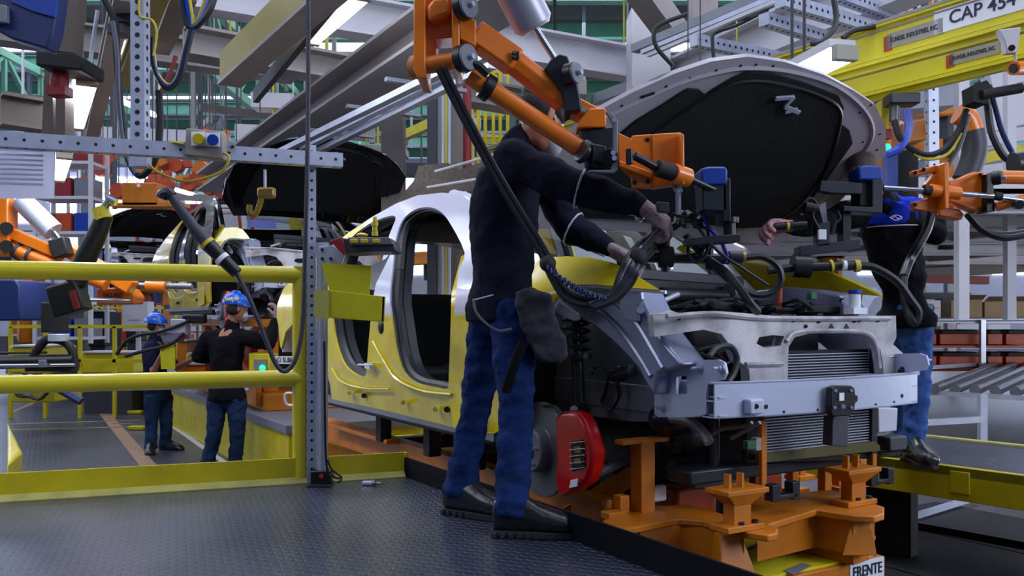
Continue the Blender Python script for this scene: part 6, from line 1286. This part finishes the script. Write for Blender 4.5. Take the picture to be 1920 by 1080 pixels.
# orange gantry above third car
og = thing('orange_gantry', 'orange gantry box with small white square above the farthest car', 'gantry', at(260, 390, 15.5))
MB().prism([P(*p, 15.5) for p in [(228, 342), (296, 342), (296, 386), (228, 386)]], D * .5).build('gantry_box', 'orange_d', og, bev=.02); MB().box(P(260, 348, 15.45), (.05, .03, .05)).build('white_square', 'labelw', og); MB().prism([P(*p, 15.5) for p in [(205, 380), (345, 380), (345, 387), (205, 387)]], D * .3).build('gantry_beam', 'orange_d', og)
for i in range(26):
    px = 140 + rr.random() * 290; py = 305 + rr.random() * (75 if px < 335 else 110); Y = 16 + rr.random() * 5; a_ = P(px, py, Y); L_ = .3 + rr.random() * .9; dr = rr.choice([V((1, 0, .1)), V((.9, .3, .5)), V((.1, 0, 1)), V((.6, .2, -.4))]).normalized()
    m = MB(); m.beam(a_, a_ + dr * L_, .10, .12); m.cyl(a_ + dr * L_ * .5 - D * .1, a_ + dr * L_ * .5 + D * .1, .14, n=10); m.use(1).cyl(a_ + dr * L_ * .5, V((a_.x + dr.x * L_ * .5, a_.y + dr.y * L_ * .5, 9.36)), .012, n=6); tag(m.build('orange_linkage', [['orange_d', 'rust', 'rust'][i % 3], 'dgrey']), 'small orange linkage in the suspended tooling over the left line', 'linkage', 'suspended orange tooling')
# yellow fence, cabinets and posts far left
for i, (x0, x1, Y, zt) in enumerate(((20, 280, 13.5, .75), (140, 330, 18, 1.1), (20, 200, 20, .9))):
    a_ = at(x0, 600, Y); b_ = at(x1, 600, Y); r = thing('safety_fence', ['nearest', 'middle', 'farthest'][i] + ' yellow safety fence beyond the lower steel floor', 'fence', V((a_.x, Y, LZ)))
    for z in (zt, zt * .3): MB().beam(V((a_.x, Y, z)), V((b_.x, Y, z)), .05).build('rail', 'yelworn', r)
    n = 4
    for k_ in range(n + 1): x = a_.x + (b_.x - a_.x) * k_ / n; MB().beam(V((x, Y, LZ)), V((x, Y, zt)), .05).build('post', 'yelworn', r)
for i, (x0, x1, y0, y1, Y, mt, nm, lb, ct) in enumerate((
    (16, 90, 650, 700, 10.5, 'yelworn', 'yellow_bench', 'yellow machine bench behind the black tube fixture', 'bench'), (150, 250, 662, 700, 14, 'yelworn', 'yellow_bench', 'long yellow bench left of the short-sleeved worker', 'bench'),
    (240, 268, 728, 748, 15.5, 'orange_d', 'orange_cart', 'small orange floor cart beyond the short-sleeved worker', 'cart'), (20, 100, 728, 755, 11.5, 'yelworn', 'yellow_block', 'low yellow block below the lower rail at left', 'block'),
    (165, 196, 584, 650, 16, 'blackm', 'machine_opening', 'black machine doorway with white top left of the worker', 'machine'), (236, 264, 584, 640, 17, 'blackm', 'machine_opening', 'second black machine doorway nearer the worker', 'machine'),
    (196, 224, 600, 690, 19, 'grey', 'grey_cabinet', 'grey cabinet between the black machine doorways', 'cabinet'), (55, 125, 570, 650, 17, 'dgrey', 'dark_cabinet', 'dark cabinet behind the black tube fixture', 'cabinet'),
    (330, 352, 640, 700, 11.0, 'orange_d', 'orange_box', 'orange upright box right of the short-sleeved worker', 'box'), (336, 386, 684, 700, 10.6, 'orange', 'orange_tray', 'orange tray between the two helmeted workers', 'tray'), (348, 384, 664, 684, 10.9, 'yelworn', 'yellow_housing', 'yellow housing between the two helmeted workers', 'housing'))):
    r = thing(nm, lb, ct, P((x0 + x1) / 2, y1, Y)); MB().prism([P(x0, y0, Y), P(x1, y0, Y), P(x1, y1, Y), P(x0, y1, Y)], D * .7).build('body', mt, r, bev=.02); MB().prism([P(x0 + 2, y0 - 3, Y - .05), P(x1 - 2, y0 - 3, Y - .05), P(x1 - 2, y0, Y - .05), P(x0 + 2, y0, Y - .05)], D * .5).build('top_edge', 'steelwhite', r)
    a_ = P(x0, y1, Y); b_ = P(x1, y1, Y)
    if a_.z > LZ + .1 and i not in (0, 3, 8, 9, 10): MB().box(((a_.x + b_.x) / 2, Y + .35, (a_.z + LZ) / 2), ((b_.x - a_.x) * .9, .6, a_.z - LZ)).build('plinth', 'dgrey', r)
gp_ = thing('grey_post', 'slim grey post with dark foot standing on the lower steel floor', 'post', G(183, 745, LZ)); q = G(183, 745, LZ); MB().cyl(q, V((q.x, q.y, .45)), .09, n=16).build('pole', 'steel', gp_); MB().box(q + Z * .05, (.5, .4, .1)).build('foot', 'dgrey', gp_)
q = G(162, 738, LZ); tag(MB().beam(q, V((q.x, q.y, 1.1)), .14, .06).build('pale_post', 'labelg'), 'pale flat upright left of the short-sleeved worker', 'post')
for i, p in enumerate(((258, 806), (254, 776))): q = G(*p, LZ); tag(MB().box(q + Z * .03, (.22, .12, .05)).build('yellow_wedge', 'yelworn', bev=.01), ['nearer', 'farther'][i] + ' small yellow wedge on the steel floor by the worker\'s boots', 'wedge')
# small lamps and lit equipment
for i in range(22):
    px = rr.choice([rr.uniform(10, 330), rr.uniform(10, 330), rr.uniform(640, 760)]); py = rr.uniform(560, 690); Y = rr.uniform(16, 24); q = P(px, py, Y)
    tag(MB().box(q, (.3 + rr.random() * .5, .3, .2 + rr.random() * .5)).box(q - V((0, .16, 0)), (.2, .02, .12)).beam(V((q.x, q.y, LZ)), q, .07).build('machine_box', rr.choice(['grey', 'steelwhite', 'orange_d', 'dgrey', 'yelworn', 'rust', 'dgrey'])), 'small machine box in the equipment beyond the lower floor', 'machine', 'machine boxes beyond the lower floor')
for i in range(18):
    px = rr.uniform(0, 420); Y = rr.uniform(17, 32); x = (px - 960) / FOC * Y; z = rr.uniform(2.5, 5.5)
    tag(MB().beam((x, Y, z), (x + .2, Y + 1.3, z), .13, .07).use(1).beam((x + .1, Y + .65, z + .04), (x + .1, Y + .65, 9.36), .015).build('strip_lamp', ['lamp', 'dgrey']), 'small strip lamp hanging high over the far left hall', 'lamp', 'far left strip lamps')
for i in range(12):
    px = rr.uniform(1500, 1920); Y = rr.uniform(17, 32); x = (px - 960) / FOC * Y; z = rr.uniform(3.5, 6.0)
    tag(MB().beam((x, Y, z), (x + .2, Y + 1.3, z), .13, .07).use(1).beam((x + .1, Y + .65, z + .04), (x + .1, Y + .65, 9.36), .015).build('strip_lamp', ['lamp', 'dgrey']), 'small strip lamp hanging high over the far right hall', 'lamp', 'far right strip lamps')
# high ducts, conveyors and service pipes crossing the hall
duct = [(440, 560, 232, 262, 16, 'steelwhite'), (470, 545, 172, 200, 18, 'steelwhite'), (590, 720, 200, 222, 17, 'steelwhite'), (600, 760, 268, 282, 14, 'beige'), (820, 900, 196, 232, 15, 'steelwhite'), (160, 420, 236, 258, 22, 'steelwhite'), (150, 330, 262, 272, 20, 'dgrey'), (0, 80, 176, 214, 18, 'brown'), (880, 1100, 140, 168, 16, 'beige'), (950, 1110, 170, 186, 18, 'dgreen'), (640, 800, 300, 322, 20, 'dgrey'), (420, 700, 330, 344, 24, 'steelwhite'), (0, 200, 300, 312, 24, 'steelwhite'), (0, 240, 420, 430, 24, 'steelwhite'), (100, 350, 480, 490, 26, 'steelwhite')]
nm_ = ['white duct above the black hood left part', 'white duct under the yellow overhead rail', 'white duct left of the brown columns', 'grey conveyor above the second car\'s hood', 'white duct by the ladder cage', 'long white duct across the upper left', 'dark pipe tray under the long white duct', 'brown duct at the left edge', 'grey duct behind the lifting arm', 'dark green duct behind the lifting arm', 'dark duct above the near car roof', 'thin white duct far over the second car', 'thin white duct far at the left edge', 'thin white duct behind the left orange arm', 'lowest thin white duct at left']
for (x0, x1, y0, y1, Y, mt), lb in zip(duct, nm_):
    tag(MB().prism([P(x0, y0, Y), P(x1, y0 + (x1 - x0) * .04, Y), P(x1, y1 + (x1 - x0) * .04, Y), P(x0, y1, Y)], D * .5).build('overhead_duct', mt), lb, 'duct')
for i in range(26):
    px = rr.uniform(0, 1100); Y = rr.uniform(13, 30); x = (px - 960) / FOC * Y; z0 = rr.uniform(3.0, 6); mt = rr.choice(['galv', 'steelwhite', 'dgrey', 'beige', 'dgrey'])
    tag(MB().beam((x, Y, z0), (x, Y, 9.36), .06 + .06 * rr.random()).build('drop_post', mt), 'slim drop post hanging from the roof over the left hall', 'post', 'drop posts from the roof')
for i in range(20):
    px = rr.uniform(0, 1150); Y = rr.uniform(14, 28); x = (px - 960) / FOC * Y; z0 = rr.uniform(3.4, 7.0); L_ = rr.uniform(1.5, 5)
    dr = U if i % 2 else W
    tag(MB().beam(V((x, Y, z0)), V((x, Y, z0)) + dr * L_, .14, .18).beam(V((x, Y, z0)) + dr * .3, V((x + dr.x * .3, Y + dr.y * .3, 9.36)), .04).beam(V((x, Y, z0)) + dr * (L_ - .3), V((x + dr.x * (L_ - .3), Y + dr.y * (L_ - .3), 9.36)), .04).build('service_rail', rr.choice(['beige', 'steelwhite', 'grey', 'brown', 'yelworn'])), 'short service rail in the overhead steel of the left hall', 'rail', 'service rails overhead')
# columns in the middle distance
cl = thing('service_column', 'wide brown-grey column with blue and grey pipes behind the near worker', 'column', V(((840 - 960) / FOC * 9.5, 9.5, LZ)))
x_ = lambda p, Y: (p - 960) / FOC * Y
MB().box((x_(812, 9.5), 9.5, 1.6), (.10, .3, 4.6)).build('left_flange', 'dgrey', cl); MB().box((x_(856, 9.5), 9.6, 1.6), (.22, .3, 4.6)).build('column_body', 'beige', cl)
for px, mt, r_ in ((823, 'grey', .03), (830, 'alu', .022), (836, 'yelhose', .016), (842, 'alu', .022)): MB().cyl((x_(px, 9.4), 9.4, LZ), (x_(px, 9.4), 9.4, 3.9), r_, n=10).build('service_pipe', mt, cl)
tag(MB().cyl((x_(876, 9.3), 9.3, LZ), (x_(876, 9.3), 9.3, 3.4), .045, n=12).build('red_pipe', 'red'), 'dark red vertical pipe right of the brown-grey column', 'pipe')
tag(MB().ibeam((x_(738, 10.5), 10.5, LZ), (x_(738, 10.5), 10.5, 3.3), .26, .26).build('steel_column', 'beige'), 'grey steel column above the near car roof', 'column')
yc = thing('ladder_cage', 'yellow ladder cage behind the near worker\'s head', 'ladder', V((x_(920, 12), 12, LZ)))
for px in (884, 897, 910, 925, 938, 952): MB().beam((x_(px, 12), 12, .3), (x_(px, 12), 12, 4.4), .045, .03).build('cage_bar', 'yellow', yc)
for z in (1.2, 1.9, 2.6, 3.3, 4.0, 4.4): MB().box((x_(918, 12), 12.02, z), (.56, .03, .05)).build('cage_hoop', 'yellow', yc)
for k_ in range(12): MB().cyl((x_(890, 12.3), 12.3, 1.0 + .3 * k_), (x_(945, 12.3), 12.3, 1.0 + .3 * k_), .02, n=6).build('rung', 'yelworn', yc)
tag(MB().prism([P(*p, 8.3) for p in [(742, 378), (775, 340), (785, 310), (840, 305), (862, 318), (945, 290), (945, 400), (742, 400)]], D * .8).build('netted_conveyor', mat('netting', (112, 100, 92), .8, 0, .35, 30, .3, 40)), 'brown netted conveyor hump directly behind the near car roof', 'conveyor')
for i, (p, q_) in enumerate((((815, 322), (935, 288)), ((800, 352), (930, 330)))): tag(MB().cyl(P(*p, 8.2), P(*q_, 8.2), .014, n=8).build('white_conduit', 'steelwhite'), ['upper', 'lower'][i] + ' thin white conduit along the netted conveyor', 'pipe')
fan = thing('round_fan', 'dark round fan guard above the second car\'s raised hood', 'fan', P(585, 250, 11)); c_ = P(587, 245, 11)
MB().cyl(c_ - D * .1, c_ + D * .1, .22, .20, n=24).build('fan_drum', 'dgrey', fan)
for k_ in range(3): MB().tube([c_ - D * .11 + V((math.cos(t * .2618), 0, math.sin(t * .2618))) * (.07 + .06 * k_) for t in range(25)], .006, 5, 0).build('guard_ring', 'blackm', fan)
# ================================================================ right side of the hall
mz = thing('white_mezzanine', 'white steel mezzanine seen from below at the right edge', 'mezzanine', V((8, 12, LZ)))
MB().box((9.4, 13.2, 2.05), (12.6, 10.0, .05)).build('deck', 'beige', mz)
for y in (8.4, 10.0, 11.8, 13.8, 16.0, 18.0): MB().ibeam((3.4, y, 1.95), (15.6, y, 1.95), .14, .18).build('joist', 'steelwhite', mz)
for a_ in (0, 3, 6, 9): MB().ibeam(V((4.0 + a_, 8.4, 1.98)), V((1.0 + a_ + .0, 18, 1.98)), .1, .14).build('stringer', 'steelwhite', mz)
for x, y in ((7.6, 9), (12, 9), (9, 18)): MB().beam((x, y, LZ), (x, y, 2.0), .12).build('column', 'steelwhite', mz)
MB().box((9.4, 8.25, 2.06), (12.6, .1, .24)).build('edge_beam', 'steelwhite', mz)
tag(MB().beam(P(1712, 522, 16), P(1850, 526, 16), .18, .14).build('red_beam', 'red'), 'dark red beam under the mezzanine behind the right worker', 'beam')
tag(MB().beam(P(1720, 514, 17.5), P(1960, 498, 17.5), .2, .2).build('brown_beam', 'brown'), 'long brown beam closing the mezzanine underside at right', 'beam')
rk = thing('flow_rack', 'grey pipe rack holding boxes and orange bins at the right edge', 'rack', P(1830, 700, 14.8)); Yr = 14.8
MB().box(P(1850, 603, Yr + .5), (3.4, 1.2, .05)).build('shelf', 'galv', rk); MB().cyl(P(1722, 600, Yr - .1), P(2000, 598, Yr - .1), .035).build('front_pipe', 'alu', rk); MB().box(P(1850, 689, Yr + .5), (3.4, 1.2, .06)).build('shelf', 'rust', rk); MB().box(P(1850, 648, Yr + .5), (3.4, 1.2, .04)).build('shelf', 'rust', rk)
for px in (1842, 1726, 1990): q = P(px, 600, Yr - .15); MB().beam(q, V((q.x, q.y, LZ)), .08).build('post', 'alu', rk)
for px, w in ((1815, 40), (1873, 42)): MB().prism([P(px - w / 2, 608, Yr - .2), P(px + w / 2, 608, Yr - .2), P(px + w / 2, 617, Yr - .2), P(px - w / 2, 617, Yr - .2)], D * .01).build('shelf_label', 'labelw', rk)
for k_, (px0, px1) in enumerate(((1730, 1756), (1762, 1838), (1852, 1880), (1886, 1930))):
    for j, (y0, y1) in enumerate(((626, 646), (668, 687))):
        o = MB().prism([P(px0, y0, Yr), P(px1, y0, Yr), P(px1, y1, Yr), P(px0, y1, Yr)], D * .7).build('orange_bin', 'rust', bev=.01)
        tag(o, ['left-most', 'wide', 'narrow', 'right-most'][k_] + ' orange bin on the ' + ['middle', 'lowest'][j] + ' level of the pipe rack', 'bin', 'orange bins on the pipe rack')
        tag(MB().prism([P(px0 + 4, y0 - 8, Yr + .15), P(px1 - 4, y0 - 8, Yr + .15), P(px1 - 4, y0 + 2, Yr + .15), P(px0 + 4, y0 + 2, Yr + .15)], D * .4).build('black_part', 'blackm', bev=.02), 'black part lying in the ' + ['left-most', 'wide', 'narrow', 'right-most'][k_] + ' orange bin on the ' + ['middle', 'lowest'][j] + ' level', 'part', 'black parts in the orange bins')
for (x0, x1, y0, mt, lb, nm) in ((1783, 1842, 563, 'cardboard', 'brown cardboard box left of two on the pipe rack', 'cardboard_box'), (1846, 1930, 566, 'cardboard', 'wide brown cardboard box at the right edge of the rack', 'cardboard_box'), (1729, 1764, 563, 'labelw', 'white box with round grey logo on the pipe rack', 'white_box')):
    r = thing(nm, lb, 'box', P((x0 + x1) / 2, 598, Yr)); MB().prism([P(x0, y0, Yr), P(x1, y0, Yr), P(x1, 598, Yr), P(x0, 598, Yr)], D * .6).build('carton', mt, r, bev=.008)
    if mt == 'labelw':
        c_ = P(1744, 578, Yr - .01); MB().tube([c_ + V((math.cos(t * .5236) * .07, 0, math.sin(t * .5236) * .07)) for t in range(13)], .012, 5, 0).beam(c_ - V((.15, 0, 0)), c_ - V((.08, 0, 0)), .01).beam(c_ + V((.08, 0, 0)), c_ + V((.15, 0, 0)), .01).build('logo', 'grey', r)
    else:
        MB().prism([P(x0 - 1, y0, Yr), P(x1 + 1, y0, Yr), P(x1 + 8, y0 - 9, Yr + .5), P(x0 + 8, y0 - 9, Yr + .5)], Z * .01).build('flap', 'cardboard', r)
tag(MB().box(P(1745, 555, 16.5), (1.3, .4, .12)).box(P(1775, 575, 16.5), (.3, .3, .4)).build('grey_bench', 'dgrey'), 'dark grey bench top behind the white box', 'bench')
tag(MB().prism([P(*p, 15.5) for p in [(1735, 612), (1765, 612), (1762, 634), (1735, 632)]], D * .1).build('yellow_guard', 'yelworn'), 'yellow guard plate just right of the right worker', 'guard')
rc_ = thing('roller_conveyor', 'grey roller conveyor sloping away at the right edge', 'conveyor', G(1850, 735, .1)); zr = .1
for i in range(8): a_ = G(1752 + 38 * i, 729 + i * 1.5, zr); b_ = G(1866 + 36 * i, 684, zr); MB().cyl(a_, b_, .055, n=14).build('roller', 'steel', rc_)
MB().beam(G(1728, 727, zr) - Z * .05, G(2040, 744, zr) - Z * .05, .05, .05).build('front_rail', 'alu', rc_); MB().beam(G(1728, 690, zr), G(1850, 682, zr), .06, .06).beam(G(1850, 682, zr), G(2000, 682, zr), .06, .06).build('rear_rail', 'alu', rc_)
for px in (1842, 1990): q = G(px, 738, zr); MB().beam(V((q.x, q.y, LZ)), q, .07).build('leg', 'alu', rc_)
MB().beam(G(1732, 792, LZ + .5) , G(1842, 786, LZ + .5), .06).build('brace', 'alu', rc_)
pf = thing('pipe_barrier', 'grey pipe frame standing on the floor below the right platform', 'barrier', G(1692, 985, LZ))
q = G(1692, 985, LZ); MB().beam(q, V((q.x, q.y, -.22)), .05).build('post', 'galv', pf); MB().beam(q + Z * .04, G(1835, 940, LZ) + Z * .04, .04).build('floor_bar', 'galv', pf); MB().beam(q + Z * .02, G(1960, 1035, LZ) + Z * .02, .05).build('floor_bar', 'dark_metal', pf)
# right upper equipment
tag(perf(MB(), P(1746, 160, 7.4), P(1748, 372, 7.4), .085, .09, .011, (1, 0, 0)).build('perforated_post', ['galv', 'blackm']), 'galvanised perforated post between the hood and clamp arm', 'post')
tag(MB().prism([P(*p, 8.2) for p in [(1696, 168), (1795, 150), (1795, 196), (1700, 205)]], D * .3).build('cover_sheet', 'grey'), 'plain grey panel under the far crane rail', 'panel')
eb = thing('curved_boot', 'orange elbow with dark grey boot curving down at the right', 'lifting arm', P(1810, 340, 6.6)); MB().tube([P(1796, 212, 6.6), P(1812, 222, 6.6), P(1822, 246, 6.6)], .085, 14).build('orange_elbow', 'orange', eb); MB().tube([P(1822, 246, 6.6), P(1827, 275, 6.6), P(1822, 305, 6.6), P(1808, 338, 6.6)], .088, 14).build('dark_boot', 'dgrey', eb)
for px, Y in ((1803, 7.6), (1893, 9)): tag(MB().beam((x_(px, Y), Y, LZ + 1.5), (x_(px, Y), Y, 3.4), .09, .09).build('white_post', 'steelwhite'), ['white post beside the curved dark boot', 'white post near the right edge above the clamp arm'][px > 1850], 'post')
gb = thing('gripper_cluster', 'orange gripper with valve block hanging between hood and perforated post', 'gripper', P(1690, 280, 6.6))
MB().prism([P(*p, 6.8) for p in [(1690, 232), (1736, 222), (1738, 262), (1712, 266), (1692, 272)]], D * .2).build('orange_body', 'orange_d', gb, bev=.01); MB().prism([P(*p, 6.6) for p in [(1652, 188), (1668, 186), (1666, 248), (1654, 248)]], D * .1).build('pale_bar', 'yelhose', gb); MB().box(P(1660, 252, 6.6), (.07, .06, .07)).build('red_block', 'red', gb)
MB().box(P(1690, 188, 6.5), (.22, .15, .08)).build('valve_block', 'dark_metal', gb, bev=.01); MB().cyl(P(1680, 190, 6.5), P(1678, 235, 6.5), .03).build('valve_stem', 'steel', gb); MB().ball(P(1662, 277, 6.4), .03).build('green_lamp', 'greenlamp', gb)
tag(MB().prism([P(*p, 7.0) for p in [(1664, 286), (1684, 286), (1684, 400), (1664, 400)]], D * .1).build('blue_column', 'blue'), 'blue upright directly behind the bald worker', 'column')
tag(MB().prism([P(*p, 7.1) for p in [(1682, 284), (1722, 278), (1722, 400), (1682, 400)]], D * .2).build('black_cabinet', 'blackm'), 'black cabinet right of the blue upright', 'cabinet')
mo = thing('monitor', 'monitor with pale screen behind the hood edge', 'monitor', P(1622, 290, 7.6)); MB().prism([P(*p, 7.6) for p in [(1608, 264), (1638, 256), (1640, 284), (1608, 288)]], D * .05).build('screen', 'screen', mo); MB().prism([P(*p, 7.66) for p in [(1604, 260), (1645, 252), (1645, 290), (1604, 292)]], D * .05).build('monitor_case', 'black', mo)
rd_ = thing('red_display', 'dark unit with red lit digits left of the bald worker', 'display', P(1572, 330, 6.9)); MB().prism([P(*p, 6.9) for p in [(1548, 302), (1590, 300), (1588, 338), (1548, 338)]], D * .15).build('unit_case', 'navy', rd_, bev=.01)
MB().box(P(1560, 318, 6.88), (.05, .01, .03)).box(P(1574, 320, 6.88), (.04, .01, .035)).build('digits', 'redlamp', rd_)
for i, (pts, r_, mt, lb) in enumerate((([(1700, 205), (1704, 240), (1690, 275), (1662, 290)], .03, 'bluehose', 'blue hose arching from the valve block to the bald worker'), ([(1676, 225), (1690, 262), (1730, 290), (1770, 280), (1800, 240), (1812, 205)], .022, 'rubber', 'black hose sagging from valve block to the curved boot'), ([(1690, 262), (1730, 296), (1775, 290), (1803, 250)], .012, 'yelhose', 'yellow wire sagging below the black hose'), ([(1816, 215), (1800, 270), (1780, 306), (1772, 312)], .018, 'rubber', 'black hose dropping onto the clamp plate'), ([(1845, 160), (1852, 200), (1860, 250), (1880, 290), (1900, 305)], .025, 'rubber', 'black hose loop falling to the right edge'), ([(1855, 160), (1868, 210), (1880, 250), (1905, 300)], .018, 'navy', 'dark blue hose parallel to the falling loop'))):
    hose('air_hose', lb, [(x, y, 6.2) for x, y in pts], r_, mt)
tag(MB().prism([P(*p, 6.0) for p in [(1824, 160), (1850, 150), (1862, 165), (1850, 195), (1826, 190)]], D * .15).cyl(P(1840, 178, 6), P(1915, 165, 6), .035).build('valve_cluster', 'blackm'), 'black valve cluster under the crane rail near the right edge', 'valve')
tag(MB().cyl(P(1900, 310, 6), P(1960, 300, 6), .09, n=16).build('black_motor', 'black'), 'black motor housing at the right edge above the clamp arm', 'motor')
for i, (x0, x1, y0, Y, mt, s_) in enumerate(((1840, 1930, 205, 12, 'steelwhite', .55), (1800, 1930, 262, 13, 'steelwhite', .2), (1830, 1930, 292, 12, 'yelworn', .14), (1770, 1930, 330, 14, 'steelwhite', .3), (1850, 1930, 150, 10, 'steelwhite', .16), (1800, 1900, 236, 16, 'dgreen', .7), (1600, 1930, 120, 20, 'beige', .6))):
    tag(MB().beam(P(x0, y0 + 8, Y), P(x1, y0 - 12, Y), .2, s_).build('side_beam', mt), ['broad white arm at the right edge under the crane', 'white beam above the yellow strip at right', 'yellow strip beam at the right edge', 'white beam just above the clamp arm', 'thin white beam at the right edge below the orange tube', 'dark green beam behind the broad white arm', 'grey beam far behind the crane rails'][i], 'beam')
for i in range(14):
    px = rr.uniform(1650, 1920); Y = rr.uniform(14, 22); py = rr.uniform(210, 370); q = P(px, py, Y)
    tag(MB().box(q, (.3 + rr.random() * .7, .4, .15 + rr.random() * .4)).cyl(q, V((q.x, q.y, 9.36)), .03, n=6).build('hanging_unit', rr.choice(['orange_d', 'steelwhite', 'red', 'steelwhite', 'orange_d', 'grey'])), 'small unit hanging in the steelwork at the far right', 'machine', 'units hanging at far right')
for i in range(16):
    px = rr.uniform(1180, 1920); Y = rr.uniform(12, 24); x = (px - 960) / FOC * Y; z0 = rr.uniform(5.0, 7.2); L_ = rr.uniform(1.5, 5)
    tag(MB().beam(V((x, Y, z0)), V((x, Y, z0)) + (U if i % 2 else W) * L_, .16, .2).beam(V((x, Y, z0)) + (U if i % 2 else W) * L_ * .5, V((x, Y, 9.36)) + (U if i % 2 else W) * L_ * .5, .04).build('service_rail', rr.choice(['beige', 'steelwhite', 'grey', 'steelwhite'])), 'short service rail in the overhead steel of the right hall', 'rail', 'service rails overhead right')
# ================================================================ labels that single out members of scattered groups
ORD = ['first', 'second', 'third', 'fourth', 'fifth', 'sixth', 'seventh', 'eighth', 'ninth', 'tenth', 'eleventh', 'twelfth', 'thirteenth', 'fourteenth', 'fifteenth', 'sixteenth', 'seventeenth', 'eighteenth', 'nineteenth', 'twentieth']
ORD += ['twenty-' + o for o in ORD[:9]] + ['thirtieth']
SHORT = {'suspended orange tooling': 'small orange linkage', 'orange robots in the far left hall': 'distant orange robot arm', 'service rails overhead': 'service rail high in the left hall', 'drop posts from the roof': 'roof drop post in the left hall',
         'service rails overhead right': 'service rail high in the right hall', 'machine boxes beyond the lower floor': 'machine box beyond the lower steel floor', 'far left strip lamps': 'far strip lamp over the left hall', 'far right strip lamps': 'far strip lamp over the right hall', 'units hanging at far right': 'hanging unit in the far right steelwork'}
for gname, text_ in SHORT.items():
    L_ = [o for o in bpy.data.objects if o.parent is None and o.get('group') == gname]
    def sx_(o):
        q = WO[o.name]; return q.x / q.y
    for i, o in enumerate(sorted(L_, key=sx_)): o['label'] = ORD[i] + ' ' + text_ + ', counted from the left'
for gname in ('bins on the left rack', 'bins on the low rack', 'bins on the reddish rack'):
    L_ = [o for o in bpy.data.objects if o.parent is None and o.get('group') == gname]
    zs = sorted({round(WO[o.name].z, 1) for o in L_})
    for z in zs:
        for i, o in enumerate(sorted([o for o in L_ if round(WO[o.name].z, 1) == z], key=lambda o: WO[o.name].x)):
            o['label'] = ORD[i] + ' bin from the left, ' + ORD[zs.index(z)] + ' level up, ' + gname.replace('bins ', '')
